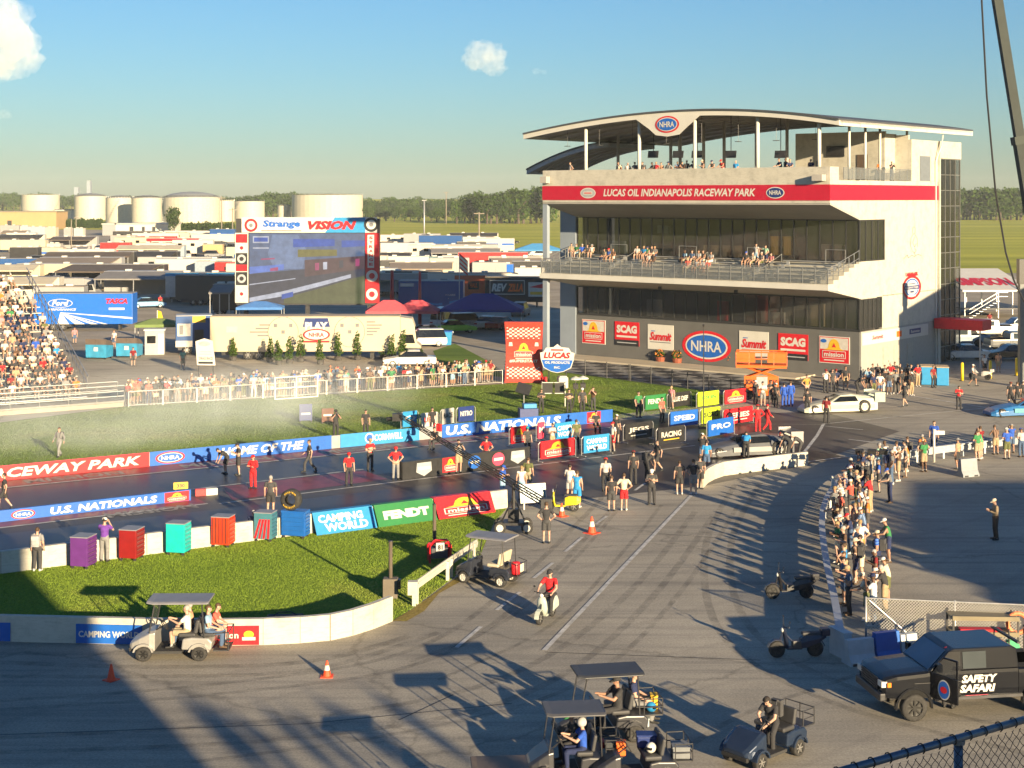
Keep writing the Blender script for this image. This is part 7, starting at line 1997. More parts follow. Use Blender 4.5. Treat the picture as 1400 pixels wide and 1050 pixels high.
cd = golf_cart('golf cart showing only its brown roof at the bottom edge', (-.40,34.75,0), R(184), CBLK, SEATK, rear='bag', roofm=M('cart_roof_brown', (.12,.09,.065),.6)); cd.scale = (.74,1,1)
def lump(name, label, loc, size, m, cat, rz=0.0, shape='box'):
 c = thing(name, label, cat, loc, rz); mb = MB()
 if shape == 'box': mb.cbox((0,0, size[2] / 2), size); mb.build('body', m, c, bevel=.03); mb = MB(); mb.cbox((0,0, size[2] + .025),(size[0] * 1.04, size[1] * 1.04,.045)); mb.build('lid', m, c)
 else: mb.ball((0,0, size[2] / 2),(size[0] / 2, size[1] / 2, size[2] / 2),14); mb.build('shell', m, c, smooth=True); mb = MB(); mb.cbox((-size[0] * .38,0, size[2] * .55),(size[0] * .3, size[1] * .7, size[2] * .22)); mb.build('visor', DKGLASS, c)
 return c
def oncart(cart, x, y, z): return cart.location + Matrix.Rotation(cart.rotation_euler.z, 3, 'Z') @ Vector((x * cart.scale[0], y, z))
lump('helmet', 'bright blue helmet on the rack of the rear cart', oncart(cb, -1.3,.22,.70),(.32,.27,.28), PRINTS[C_CYAN], 'helmet', 2.5, 'ball')
lump('cooler_box', 'black cooler box on the rack of the rear cart', oncart(cb, -1.28,-.25,.70),(.36,.38,.30), BLACK, 'cooler')
lump('tool_bag', 'dark tool bag on the rack of the front cart', oncart(ca, -1.3,.2,.70),(.40,.36,.28), M('bag_dark', (.04,.045,.05),.8), 'bag')
lump('water_jug', 'orange water jug hanging at the back of the front cart', oncart(ca, -1.5,.45,.74),(.24,.24,.30), ORNG, 'jug')
lump('rag_bundle', 'red and white rags on the rack of the front cart', oncart(ca, -1.2,-.2,.70),(.3,.3,.14), RED, 'rags')
ce = golf_cart('roofless dark cart with a tall rear rack squeezed right of the front cart', G(868,1072), R(188), CBLK, SEATK, roof=False, rear='rack', rim='black'); ce.scale = (.9,.95,1)
lump('tool_box', 'grey tool box standing on the roofless cart rack', oncart(ce, -1.3,.1,.70),(.45,.5,.26), M('box_grey', (.16,.17,.18),.6), 'tool box'); lump('helmet', 'white and red helmet on the roofless cart seat', oncart(ce, -.4,.25,.87),(.30,.26,.27), WHITE, 'helmet', 1.0, 'ball'); lump('duffel_bag', 'navy duffel bag lying on the roofless cart seat', oncart(ce, -.4,-.25,.87),(.5,.34,.28), PRINTS[C_NAVY], 'bag'); lump('fuel_can', 'yellow fuel can on the rack of the rear cart', oncart(cb, -1.46,-.1,.70),(.2,.3,.34), YELL, 'can'); lump('water_bottle_case', 'pale case of water bottles at the feet of the rear cart passenger', oncart(cb, -1.05,.3,.36),(.35,.3,.2), M('case_pale', (.35,.4,.42),.5), 'case')
scooter('pale mint scooter ridden by the man in red and white', G(747,848), R(-114), M('scooter_mint', (.42,.46,.40),.35)); sc_loc = G(747,848); hd = R(-114)
scooter('bright yellow scooter parked beside the woman in blue', G(769,699), R(172), M('scooter_yellow', (.60,.50,.02),.35))
MB1 = M('bike_black', (.022,.022,.026),.35)
minibike('black scooter parked higher on the shaded road', G(1080,818), R(184), MB1); minibike('black and blue scooter parked lower on the shaded road', G(1089,898), R(186), M('bike_navy', (.018,.025,.05),.35))
TRB = M('truck_black', (.006,.007,.010),.13)
th_ = R(189); tloc = G(1243,985) - Vector((math.cos(th_), math.sin(th_),0)) * (3.15 - .98) - Vector((-math.sin(th_), math.cos(th_),0)) * .84
tr = pickup('black lifted crew cab truck lettered SAFETY SAFARI with its front door open', tloc, th_, TRB, .20,6.3, None, True); tr.scale = (.95,.95,.95)
hx = 3.15; W = .98; belt = 1.42
mb = MB(); mb.T = Matrix.Translation((0, W + .012,0)) @ Matrix.Rotation(PI, 4, 'Z')
mb.text('SAFETY', -hx + 2.42 + .08,1.07,1.15,.24,0, C_WHITE, .05,.2); mb.text('SAFARI', -hx + 2.42 + .02,.78,1.15,.24,0, C_WHITE, .05,.2); mb.rect(-hx + 2.62,.60,-hx + 3.35,.70,0, C_PINK)
mb.build('lettering', PRINTS, tr)
mb = MB(); mb.add([(hx - 1.55, W + .008,.72),(hx - 2.48, W + .008,.72),(hx - 2.48, W - .052, belt + .60),(hx - 2.12, W - .052, belt + .60),(hx - 1.58, W + .008, belt + .05)],[(0,1,2,3,4)]); mb.build('door_opening', M('cab_interior', (.02,.02,.02),.9), tr)
dr = obj('front_door', None, tr) if False else None
mb = MB(); mb.box((-.95,-.05,.70),(0,.02, belt + .04)); mb.box((-.95,-.04, belt + .04),(-.88,.01, belt + .58)); mb.box((-.93,-.04, belt + .54),(-.40,.01, belt + .60))
dr = mb.build('front_door', TRB, tr, (hx - 1.52, W + .02,0),(0,0, R(-62)), bevel=.015)
mb = MB(); mb.T = Matrix.Translation((0,.03,0)) @ Matrix.Rotation(PI, 4, 'Z'); mb.oval(.48,1.05,.22,.30,0, C_WHITE); mb.oval(.48,1.05,.19,.26,-.006, C_BLUE); mb.oval(.48,1.05,.12,.10,-.012, C_RED); mb.build('door_emblem', PRINTS, dr)
mb = MB(); mb.add([(-.86,0, belt + .05),(-.05,0, belt + .05),(-.42,0, belt + .53),(-.86,0, belt + .53)],[(0,1,2,3)]); mb.build('door_window', see_through('door_glass', (.05,.06,.07),.5), dr)
for i in range(3):
 mb = MB(); mb.tube([(-1.2 - i * .5,-.6,1.44),(-1.2 - i * .5,-.6,2.15)],.03,6); mb.build('bed_rack_post', DARKM, tr)
mb = MB(); mb.box((-1.32,-.85,2.14),(-1.22,.85,2.2)); mb.box((-2.4,-.85,2.14),(-2.3,.85,2.2)); mb.build('bed_rack', DARKM, tr)
# barrier blocks, bins and shelf cart behind the truck
def jersey(label, p, q, h, m, group=None):
 p, q = Vector(p), Vector(q); c = thing('barrier_block', label, 'barrier', p, heading(p, q), group); L = (q - p).length
 mb = MB(); mb.prism([(-.30,0),(-.30,.12),(-.16,.34),(-.10, h),(.10, h),(.16,.34),(.30,.12),(.30,0)],0, L, 'x'); mb.build('block', m, c)
 for x in (L * .2, L * .8):
  mb = MB(); mb.box((x - .12,-.315,.02),(x + .12,-.29,.10)); mb.build('lift_slot', DARKM, c)
 return c
PLAST = M('barrier_plastic', (.42,.45,.47),.6)
jersey('white plastic barrier block at the end of the curved rail', G(1157,909), G(1192,905),.80, PLAST); jersey('blue plastic barrier block between two white ones', G(1195,904), G(1227,900),.92, PRINTS[C_BLUE]); jersey('white plastic barrier block beside the truck bonnet', G(1229,900), G(1252,897),.78, PLAST)
c = thing('rail_end_box', 'pale square box at the lower end of the curved rail', 'box', G(1149,897), R(-70)); mb = MB(); mb.cbox((0,0,.42),(.9,.30,.84)); mb.build('body', PLAST, c, bevel=.02); mb = MB(); mb.cbox((0,0,.86),(.95,.34,.05)); mb.build('cap_plate', PLAST, c)
c = thing('shelf_cart', 'open shelf cart with green hose reels behind the black truck', 'cart', G(1343,905), R(-3))
for z in (.35,.95,1.45):
 mb = MB(); mb.box((-1.05,-.45, z),(1.05,.45, z + .06)); mb.box((-1.05,-.47, z),(1.05,-.45, z + .14)); mb.build('shelf', M('shelf_wood', (.20,.17,.11),.8), c)
for x in (-1.02,1.02):
 for y in (-.42,.42):
  mb = MB(); mb.box((x - .03, y - .03,.0),(x + .03, y + .03,1.62)); mb.build('post', DARKM, c)
for x, m in ((.35, GRN),(.78, M('reel_green', (.05,.34,.16),.5)),(-.2, GRN)):
 mb = MB(); mb.lathe([(.09,-.1),(.24,-.1),(.24,-.07),(.12,-.06),(.12,.06),(.24,.07),(.24,.1),(.09,.1)],(x, -.55,.66),16, axis='y'); mb.build('hose_reel', m, c)
mb = MB(); mb.ball((-.55,-.4,.62),(.20,.18,.18),10); mb.build('white_jug', WHITE, c, smooth=True); mb = MB(); mb.cbox((-.1,-.1,1.06),(1.3,.3,.10)); mb.build('red_tool', RED, c)
c = thing('ring_cushion', 'orange ring hung on the chain link fence at the right', 'ring', G(1391,905) + Vector((0,0,1.25))); mb = MB(); mb.tube([(.32 * math.cos(a),0,.32 * math.sin(a)) for a in np.linspace(0,2 * PI, 17)],.07,8); mb.build('ring', M('ring_orange', (.7,.2,.08),.6), c); mb = MB(); mb.cyl((0,.02,.3),(0,.05,.42),.015, n=5); mb.build('hook', DARKM, c)
# chain-link fence behind the truck, light posts on the rail
def chain_fence(label, p, q, h, step=.10, r=.007, wire=None, posts=3):
 p, q = Vector(p), Vector(q); L = (q - p).length; c = thing('chain_link_fence', label, 'fence', p, heading(p, q))
 wire = wire or M('fence_wire', (.50,.48,.42),.6,.2)
 mb = MB(); n = int((L + h) / step)
 for i in range(n):
  for sgn in (1,-1):
   a = i * step - (h if sgn > 0 else 0)
   x0, z0, x1, z1 = (a, 0, a + h, h) if sgn > 0 else (a, 0, a - h, h)
   if sgn > 0:
    if x0 < 0: z0 -= x0; x0 = 0
    if x1 > L: z1 -= x1 - L; x1 = L
   else:
    if x0 > L: z0 += x0 - L; x0 = L
    if x1 < 0: z1 += x1; x1 = 0
   if z1 - z0 > .02: mb.cyl((x0,.004 * sgn, z0 + .04),(x1,.004 * sgn, z1 + .04), r, n=3, caps=False)
 tag(mb.build('wire_mesh', wire, c), kind='stuff')
 for i in range(posts):
  x = L * i / (posts - 1); mb = MB(); mb.cyl((x, .03,0),(x, .03, h + .1),.035, n=8); mb.build('post', GALV, c, smooth=True)
 mb = MB(); mb.cyl((0,.03, h + .05),(L, .03, h + .05),.025, n=6); mb.build('top_rail', GALV, c)
 return c
fc = chain_fence('chain link fence with a diagonal brace beyond the black truck', G(1184,893), G(1430,905),1.75)
mb = MB(); mb.cyl((.1,-.03,1.75),(2.1,-.03,.05),.03, n=6); mb.build('brace', GALV, fc)
for px, yb, yt, hd_, lab in ((1138.5,690,652, None, 'short white post on the rail bend'),(1180,660,618,1, 'white post with black flood lights above the crowd'),(1277,632,588,2, 'white post with a small plate beside the man in blue')):
 b = G(px, yb); h = (yb - yt) / ppm(yb); c = thing('rail_post', lab, 'post', b); mb = MB(); mb.cyl((0,0,0),(0,0, h),.07, n=8); mb.build('shaft', WHITE, c, smooth=True); mb = MB(); mb.cyl((0,0, h),(0,0, h + .05),.085, n=8); mb.build('post_cap', WHITE, c)
 if hd_ == 1:
  mb = MB(); mb.cyl((-.25,0, h - .1),(1.2,0, h - .1),.03, n=5); mb.build('arm', DARKM, c)
  for x in (-.2,.45,1.05): mb = MB(); mb.cbox((x, -.05, h + .02),(.42,.18,.24), rot=(.4,0,0)); mb.build('flood_light', BLACK, c)
 if hd_ == 2: mb = MB(); mb.cbox((.3,0, h - .15),(.6,.04,.22)); mb.build('plate', WHITE, c)
# white solid barriers beside the right crowd
jersey('pale barrier panel in the gap of the right crowd', G(1312,652), G(1334,650),.95, M('panel_grey', (.24,.26,.28),.6), 'pale barriers in the right crowd');
# lawn posts, generator, leaning board
def lawn_post(label, base, h, box):
 c = thing('lawn_post', label, 'post', base); mb = MB(); mb.cyl((0,0,0),(0,0, h),.075, n=8); mb.build('shaft', M('post_brown', (.09,.07,.05),.8), c, smooth=True); mb = MB(); mb.cyl((0,0, h),(0,0, h + .03),.09, n=8); mb.build('post_cap', DARKM, c)
 if box: mb = MB(); mb.cbox((0,-.02,.37),(.55,.42,.74)); mb.build('meter_box', M('box_taupe', (.13,.11,.085),.8), c, bevel=.02); mb = MB(); mb.cbox((.33,0,.52),(.10,.3,.34)); mb.build('switch', BLACK, c)
lawn_post('brown post with a grey box at its foot by the lawn end', G(534,817),2.1, True); lawn_post('taller brown post standing behind the red generator', G(594,762),2.2, False)
c = thing('generator', 'red and black portable generator with a number plate by the lawn rail', 'generator', G(600,768), R(10))
mb = MB(); mb.cbox((0,0,.40),(.7,.5,.42)); mb.build('engine', M('gen_grey', (.06,.06,.065),.6), c, bevel=.03); mb = MB(); mb.cbox((.02,-.27,.66),(.34,.05,.36)); mb.build('plate', WHITE, c)
mb = MB(); mb.text('81', -.08,.56,.2,.2,0, C_BLK, .04); mb.build('print', PRINTS, c, (0,-.31,0))
mb = MB(); mb.tube([(-.4,-.26,0),(-.42,-.26,.7),(-.2,-.26,.95),(.3,-.26,.95),(.46,-.26,.7),(.44,-.26,0)],.05,6); mb.tube([(-.4,.26,0),(-.42,.26,.7),(.46,.26,.7),(.44,.26,0)],.05,6); mb.build('frame', RED, c)
c = thing('cable_reel', 'dark equipment bag lying on the lawn behind the wall', 'bag', G(390,850), R(5)); mb = MB(); mb.cbox((0,0,.12),(1.3,.4,.24)); mb.build('body', M('bag_dark', (.04,.045,.05),.8), c, bevel=.06); mb = MB(); mb.tube([(-.4,0,.24),(-.2,0,.34),(.2,0,.34),(.4,0,.24)],.02,5); mb.build('handle', BLACK, c)
c = thing('solar_board', 'teal board in a white frame leaning at the end of the guard wall', 'board', G(730,696), R(18)); mb = MB(); mb.box((-.62,-.03,.35),(.62,.03,1.15)); mb.build('panel', M('board_teal', (.03,.14,.20),.3), c, rot=(R(-12),0,0))
mb = MB(); mb.box((-.66,-.04,1.152),(.66,.04,1.2)); mb.box((-.66,-.04,.30),(.66,.04,.348)); mb.box((.622,-.04,.349),(.66,.04,1.151)); mb.box((-.66,-.04,.349),(-.622,.04,1.151)); mb.build('frame', WHITE, c, rot=(R(-12),0,0))
for x in (-.5,.5): mb = MB(); mb.box((x - .03,-.03,0),(x + .03,.03,.32)); mb.build('leg', GALV, c)
# camera crane on its wheeled base
jb = thing('camera_crane', 'long black camera crane on a wheeled dolly reaching over the track', 'camera crane', G(702,727))
o0 = G(702,727); pv = Vector((0,0,2.15)); tip = at(543,566,71.5) - o0; tail = pv + (pv - tip) * .26
mb = MB(); dvec = (tip - pv).normalized(); upv = Vector((0,0,1)); sv = dvec.cross(upv).normalized()
for s, dz in ((.13,.13),(-.13,.13),(.13,-.13),(-.13,-.13)): mb.cyl(tail + sv * s + upv * dz, tip + sv * s * .5 + upv * dz * .5,.035,.022,5)
n = 16
for i in range(n):
 a = tail.lerp(tip, i / n); b = tail.lerp(tip, (i + 1) / n); w0 = .13 * (1 - .5 * i / n)
 mb.cyl(a + sv * w0 + upv * w0, b + sv * w0 - upv * w0,.016, n=4); mb.cyl(a - sv * w0 - upv * w0, b - sv * w0 + upv * w0,.016, n=4)
mb.build('boom', BLACK, jb)
mb = MB(); mb.cbox(tip + Vector((0,0,-.15)),(.45,.35,.35)); mb.cyl(tip + Vector((-.1,0,-.2)), tip + Vector((-.5,.1,-.25)),.08,.1,8); mb.build('camera_head', BLACK, jb)
mb = MB(); mb.cbox(tail, (.5,.4,.45)); mb.build('counterweight', DARKM, jb, bevel=.02)
mb = MB(); mb.cyl((0,0,.35), pv, .09,.07,8); mb.tube([(0,0,1.6),(.5,0,.5)],.04,5); mb.tube([(0,0,1.6),(-.5,0,.5)],.04,5); mb.build('column', BLACK, jb)
mb = MB(); mb.cbox((0,0,.42),(1.0,.9,.12)); mb.cbox((0,.1,.75),(.5,.4,.55)); mb.build('dolly', BLACK, jb, bevel=.02)
for x in (-.6,.6):
 for y in (-.45,.45): wheel(jb, x, y, .27,.14, 'white', 5)
# camera and monitor position on the infield
c = thing('monitor_stand', 'tilted black monitor on a stand on the infield grass', 'monitor', G(716,566), R(-15)); mb = MB(); mb.cbox((0,0,1.75),(1.0,.12,.75), rot=(R(-25), R(14),0)); mb.build('screen', BLACK, c); mb = MB(); mb.cyl((0,.05,0),(0,.05,1.5),.04, n=6); mb.tube([(-.4,.05,0),(0,.05,.5),(.4,.05,0)],.025,5); mb.build('stand', GALV, c)
c = thing('speaker_frame', 'white frame with two black speakers on the infield grass', 'speaker', G(757,556),0)
for x in (-.42,.42): mb = MB(); mb.cbox((x, 0,1.35),(.68,.3,.72)); mb.build('speaker_box', BLACK, c); mb = MB(); mb.box((x - .4,-.17,.95),(x + .4,-.155,1.0)); mb.box((x - .4,-.17,1.72),(x + .4,-.155,1.77)); mb.build('frame_bar', WHITE, c)
mb = MB(); mb.box((-.85,-.03,0),(-.79,.03,1.78)); mb.box((.79,-.03,0),(.85,.03,1.78)); mb.build('frame', WHITE, c)
for px, py, lab in ((787,560, 'black camera on a tripod with a pale rain hood'),(797,559, 'white lamp umbrella stand beside the tripod camera')):
 c = thing('tripod', lab, 'tripod', G(px, py)); mb = MB()
 for a in (0,2.1,4.2): mb.cyl((.5 * math.cos(a),.5 * math.sin(a),0),(0,0,1.45),.03, n=5)
 mb.build('legs_frame', DARKM, c); mb = MB(); mb.cyl((0,0,1.4),(0,0,2.2),.03, n=5); mb.cbox((0,0,1.65),(.35,.6,.35)); mb.build('camera', BLACK, c); mb = MB(); mb.lathe([(.01,2.35),(.35,2.22),(.42,2.12),(.40,2.12),(.01,2.3)], n=10); mb.build('hood', WHITE, c)
c = thing('equipment_case', 'blue equipment cases stacked behind the wall banner', 'case', G(722,572),.2); mb = MB(); mb.cbox((0,0,.35),(1.3,.7,.7)); mb.build('case', PRINTS[C_NAVY], c, bevel=.03); mb = MB(); mb.cbox((.1,0,.86),(.9,.6,.3)); mb.build('upper_case', PRINTS[C_CYAN], c, bevel=.03)
for px, py, m, lab, w_, h_ in ((418,577, PRINTS[C_NAVY], 'small navy board standing on the infield grass', .85,1.1),(448,579, M('board_brown', (.12,.05,.03),.7), 'small brown slanted board on the infield grass', .8,.9)):
 c = thing('small_board', lab, 'board', G(px, py), R(15)); mb = MB(); mb.box((-w_ / 2,-.03,.1),(w_ / 2,.03,.1 + h_)); mb.build('panel', m, c); mb = MB(); mb.rect(-w_ * .35,.5, w_ * .35,.62,0, C_WHITE); mb.build('print', PRINTS, c, (0,-.04,0))
 for x in (-w_ / 2 + .05, w_ / 2 - .05): mb = MB(); mb.box((x - .03,-.2,0),(x + .03,.2,.095)); mb.build('foot', DARKM, c)
# red inflatable arch panel, shield sign, flower tubs, scissor lift, fences
ar = thing('inflatable_banner', 'tall red inflatable banner with white chequer bands by the fence end', 'banner', G(716,523), R(-4))
mb = MB(); Hh = 4.9; secs = []
for k in range(13):
 z = Hh * k / 12; w_ = 1.53 - .10 * math.sin(PI * k / 12) + .0; y = .25 * math.sin(PI * k / 12 * 1.0) ; t_ = .30
 secs.append([(-w_, y - t_, z),(w_, y - t_, z),(w_ + .05, y, z),(w_, y + t_, z),(-w_, y + t_, z),(-w_ - .05, y, z)])
mb.loft(secs); mb.build('panel', M('inflatable_red', (.52,.035,.02),.55), ar, smooth=False)
mb = MB()
def zy(z): return .25 * math.sin(PI * z / Hh) - .30 - .012
for zb, rowsn in ((.35,7),(3.55,7)):
 for r_ in range(rowsn):
  for i in range(13):
   if (i + r_) % 2 == 0:
    x = -1.36 + i * .21; z = zb + r_ * .14; f_ = 1.0 if r_ not in (0, rowsn - 1) else .6
    mb.add([(x, zy(z), z),(x + .2 * f_, zy(z), z),(x + .2 * f_, zy(z + .13), z + .13 * f_),(x, zy(z + .13), z + .13 * f_)],[(0,1,2,3)], C_WHITE)
mb.T = Matrix.Translation((0,-.07 - .02,0)); mission(mb, -1.0,1.75,1.0,3.35,.02,.012, False); mb.text('#SUPERSTART', -1.15,1.62,2.3,.24,.0, C_WHITE, .04); mb.T = None
for s in (-1,1): mb.poly([(s * 1.05 - .16,2.95),(s * 1.05 + .16,2.95),(s * 1.05 + .12,3.25),(s * 1.05 - .12,3.25)],-.09, C_PALE)
mb.build('print', PRINTS, ar)
mb = MB(); mb.cbox((1.7,-.2,.25),(.4,.5,.5)); mb.build('blower', RED, ar, bevel=.05)
sg = thing('shield_sign', 'shield-shaped oil sponsor sign in white, red and blue on posts', 'sign', G(762,526), R(-8))
sh = [(-1.32,2.0),(-1.38,2.55),(-1.1,2.62),(-.9,2.95),(-.3,3.0),(0,3.25),(.3,3.0),(.9,2.95),(1.1,2.62),(1.38,2.55),(1.32,2.0),(1.1,1.35),(.5,1.05),(0,.95),(-.5,1.05),(-1.1,1.35)]
mb = MB(); mb.prism(sh, -.08,.08); mb.build('board', WHITE, sg)
mb = MB(); mb.text('LUCAS', -1.1,2.1,2.15,.5,0, C_RED, .05,.2); mb.poly([(-1.25,1.98),(1.25,1.98),(1.05,1.4),(.5,1.1),(0,1.0),(-.5,1.1),(-1.05,1.4)][::-1],0, C_BLUE); mb.text('OIL PRODUCTS', -1.0,1.68,2.0,.2,-.01, C_WHITE, .03); mb.text('INC.', -.25,1.3,.5,.18,-.01, C_WHITE, .03); mb.rect(-.5,2.72,.5,2.84,0, C_RED); mb.build('print', PRINTS, sg, (0,-.09,0))
for x in (-.7,.7): mb = MB(); mb.cyl((x, .1,0),(x, .1,1.6),.05, n=6); mb.build('post', DARKM, sg)
c = thing('covered_box', 'pale covered equipment box beside the shield sign', 'box', G(769,531),.3); mb = MB(); mb.cbox((0,0,.45),(.8,.6,.9)); mb.build('body', OFFW, c, bevel=.08); mb = MB(); mb.cbox((0,0,.93),(.6,.45,.1)); mb.build('lid', OFFW, c, bevel=.03)
FLW = M('flower_orange', (.55,.16,.03),.7, var=.5, scale=20)
for i, (px, py) in enumerate(((903,496),(926,498),(999,503))):
 c = thing('flower_tub', 'tub of orange flowers by the tower wall ' + ('left of the oval emblem', 'nearest the oval emblem', 'beside the orange lift')[i], 'planter', G(px, py)); mb = MB(); mb.lathe([(.38,0),(.5,.55),(.46,.56)], n=12); mb.build('tub', M('tub_red', (.22,.06,.03),.7), c); obj('foliage', leaf_crown('foliage', [((0,0,.85),(.55,.55,.38))],160,.12, LEAF, 90 + i), c); obj('blossom', leaf_crown('blossom', [((0,0,.92),(.6,.6,.4))],110,.08, FLW, 95 + i), c)
sl = thing('scissor_lift', 'orange scissor lift parked in front of the tower signs', 'lift', G(1041,545), R(-10))
mb = MB(); mb.cbox((0,0,.55),(2.6,1.3,.5)); mb.build('chassis', ORNG, sl, bevel=.04)
for x in (-.95,.95):
 for s in (-1,1): wheel(sl, x, s * .6,.36,.24, 'black', 5)
for k in range(2):
 z0_, z1_ = .85 + k * .75,1.6 + k * .75
 for y in (-.5,.5): mb = MB(); mb.cyl((-1.1, y, z0_),(1.1, y, z1_),.06, n=5); mb.cyl((1.1, y * .9, z0_),(-1.1, y * .9, z1_),.06, n=5); mb.build('scissor_arm', ORNG, sl)
mb = MB(); mb.cbox((0,0,2.45),(3.7,1.5,.22)); mb.build('platform', ORNG, sl)
mb = MB()
for z in (3.0,3.5): mb.tube([(-1.85,-.72, z),(1.85,-.72, z),(1.85,.72, z),(-1.85,.72, z),(-1.85,-.72, z)],.05,5)
for x in (-1.85,-.9,0,.9,1.85):
 for y in (-.72,.72): mb.cyl((x, y, 2.5),(x, y, 3.5),.035, n=5)
mb.box((-1.8,-.74,2.75),(-.45,-.70,3.45)); mb.box((.45,-.74,2.75),(1.8,-.70,3.45)); mb.build('guard_railing', ORNG, sl)
mb = MB(); mb.box((-1.25,-.68,.95),(1.25,-.66,1.75)); o = mb.build('cloth_banner', PRINTS[C_ORNG], sl); mb = MB(); mb.rect(-.35,1.0,.45,1.7,0, C_SILV); mb.text('SCAG', -1.15,1.1,.7,.4,-.01, C_BLK, .05); mb.text('SCAG', .55,1.1,.6,.4,-.01, C_BLK, .05); mb.build('print', PRINTS, o, (0,-.69,0))
c = thing('flag_mast', 'slim black mast with a base in front of the oval emblem', 'mast', G(962,585)); mb = MB(); mb.cyl((0,0,0),(0,0,6.6),.045,.03,6); mb.build('shaft', BLACK, c); mb = MB(); mb.cbox((0,0,.06),(.7,.7,.12)); mb.build('base', DARKM, c); mb = MB(); mb.ball((0,0,6.65),.09,8); mb.build('finial', BLACK, c)
def picket(label, pts, h, step, m, name='metal_fence'):
 c = thing(name, label, 'fence', pts[0]); o_ = Vector(pts[0]); mb = MB(); pm_ = []
 for a, b in zip(pts[:-1], pts[1:]):
  a = Vector(a) - o_; b = Vector(b) - o_; L = (b - a).length; k = int(L / step)
  for i in range(k + 1): p = a.lerp(b, i / k); mb.cyl(p + Vector((0,0,.1)), p + Vector((0,0, h)),.012, n=4, caps=False)
  for z in (.15, h - .12): mb.cyl(a + Vector((0,0, z)), b + Vector((0,0, z)),.022, n=4)
  for i in range(int(L / 2.4) + 1): pm_.append(a + (b - a) * min(1, i * 2.4 / L))
 mb.build('picket_panel', m, c)
 for p in pm_: q_ = MB(); q_.cyl(p, p + Vector((0,0, h + .12)),.045, n=5); q_.build('post', m, c)
 return c
picket('black metal fence between the chequered paving and the infield grass', [G(800,514), G(862,521), G(940,532), G(1012,543)],1.25,.14, M('fence_black', (.02,.02,.022),.5))
# crowd fence along the infield
FGAL = M('crowd_fence_steel', (.46,.44,.40),.45,.4)
def fence_panel(c, a, b, h, full=False):
 mb = MB(); mb.tube([a, a + Vector((0,0, h)), b + Vector((0,0, h)), b],.03,5); mb.tube([a + Vector((0,0,.15)), b + Vector((0,0,.15))],.022,5)
 L = (b - a).length; k = max(3, int(L / .2))
 for i in range(1, k): p = a.lerp(b, i / k); mb.cyl(p + Vector((0,0,.15)), p + Vector((0,0, h)),.010, n=3, caps=False)
 mb.build('fence_panel', FGAL, c)
fl0, fl1 = G(176,557), G(688,525)
c = thing('crowd_fence', 'pale steel crowd fence of panels between spectators and infield grass', 'fence', fl0); Lf = (fl1 - fl0).length; k = int(Lf / 2.3)
for i in range(k): fence_panel(c, (fl1 - fl0) * (i / k),(fl1 - fl0) * ((i + .97) / k),1.12)
gt = thing('gate', 'white framed gate standing higher than the crowd fence', 'gate', G(376,548), heading(G(376,548), G(434,544)))
Lg = (G(434,544) - G(376,548)).length
mb = MB()
for x in (0, Lg / 2, Lg): mb.box((x - .05,-.04,.1),(x + .05,.04,1.75))
for z in (.12,.9,1.70): mb.box((-.05,-.035, z - .04),(Lg + .05,.035, z + .04))
mb.build('gate_frame', WHITE, gt); mb = MB()
for i in range(1,18): mb.cyl((Lg * i / 18,0,.1),(Lg * i / 18,0,1.7),.008, n=3, caps=False)
mb.build('wire_infill', FGAL, gt)
# right of the tower: roofed platform, parked trucks, bollards, crates
pl = thing('viewing_platform', 'white-roofed platform with large red lettering and a metal stair', 'platform', G(1350,432), R(3))
kk = 188.0 / F; d1 = G(1350,432).y
mb = MB(); mb.add([(-4.6,-4,3.5),(4.2,-4,3.5),(4.4,8,5.6),(-4.4,8,5.6),(-4.6,-4,3.3),(4.2,-4,3.3),(4.4,8,5.4),(-4.4,8,5.4)],[(0,1,2,3),(7,6,5,4),(0,4,5,1),(1,5,6,2),(2,6,7,3),(3,7,4,0)]); mb.build('roof', WHITE, pl)
mb = MB(); mb.T = Matrix.Translation((-3.9,-1.6,3.5 + 2.4 * .175 + .04)) @ Matrix.Rotation(R(-90) + math.atan2(2.1,12),4, 'X'); mb.text('SIMPSON', 0,0,7.2,4.2,0, C_RED, .05,.15); mb.build('lettering', PRINTS, pl)
for x in (-4.2,0,4):
 for y in (-3.6,2,7.5): mb = MB(); mb.cyl((x, y, 0),(x, y, 3.4 + (y + 4) * .165),.09, n=6); mb.build('post', GALV, pl)
mb = MB(); mb.box((-4.4,-3.8,1.1),(4.0,7.6,1.25)); mb.build('deck', DARKM, pl)
mb = MB()
for i in range(9): mb.box((-4.2 + i * .42,-5.2,.18 + i * .25),(-3.75 + i * .42,-4.1,.24 + i * .25))
mb.tube([(-4.2,-5.2,1.2),(-.6,-5.2,3.3),(.6,-5.2,3.3)],.06,5); mb.tube([(-4.2,-5.2,.7),(-.6,-5.2,2.8),(.6,-5.2,2.8)],.05,5); mb.build('stair', GALV, pl)
mb = MB(); mb.tube([(2.2,-4.4,3.2),(5.6,-4.4,6.0)],.07,5); mb.tube([(2.2,-4.4,2.7),(5.6,-4.4,5.5)],.06,5); mb.tube([(2.2,-4.4,2.2),(5.6,-4.4,5.0)],.06,5); mb.build('stair_rail', GALV, pl)
pickup('pale blue pickup parked beyond the red awning', G(1312,474), R(182), M('truck_pale_blue', (.22,.28,.34),.35),0,5.6, 'pickups parked right of the tower'); pickup('white pickup behind the pale blue one', G(1350,461), R(184), CP['white'],0,5.8, 'pickups parked right of the tower'); pickup('grey pickup with a dark canopy at the right edge', G(1388,480), R(3), CP['grey'],0,5.6, 'pickups parked right of the tower'); pickup('silver pickup at the right edge of the lot', G(1395,458), R(182), CP['silver'],0,5.6, 'pickups parked right of the tower')
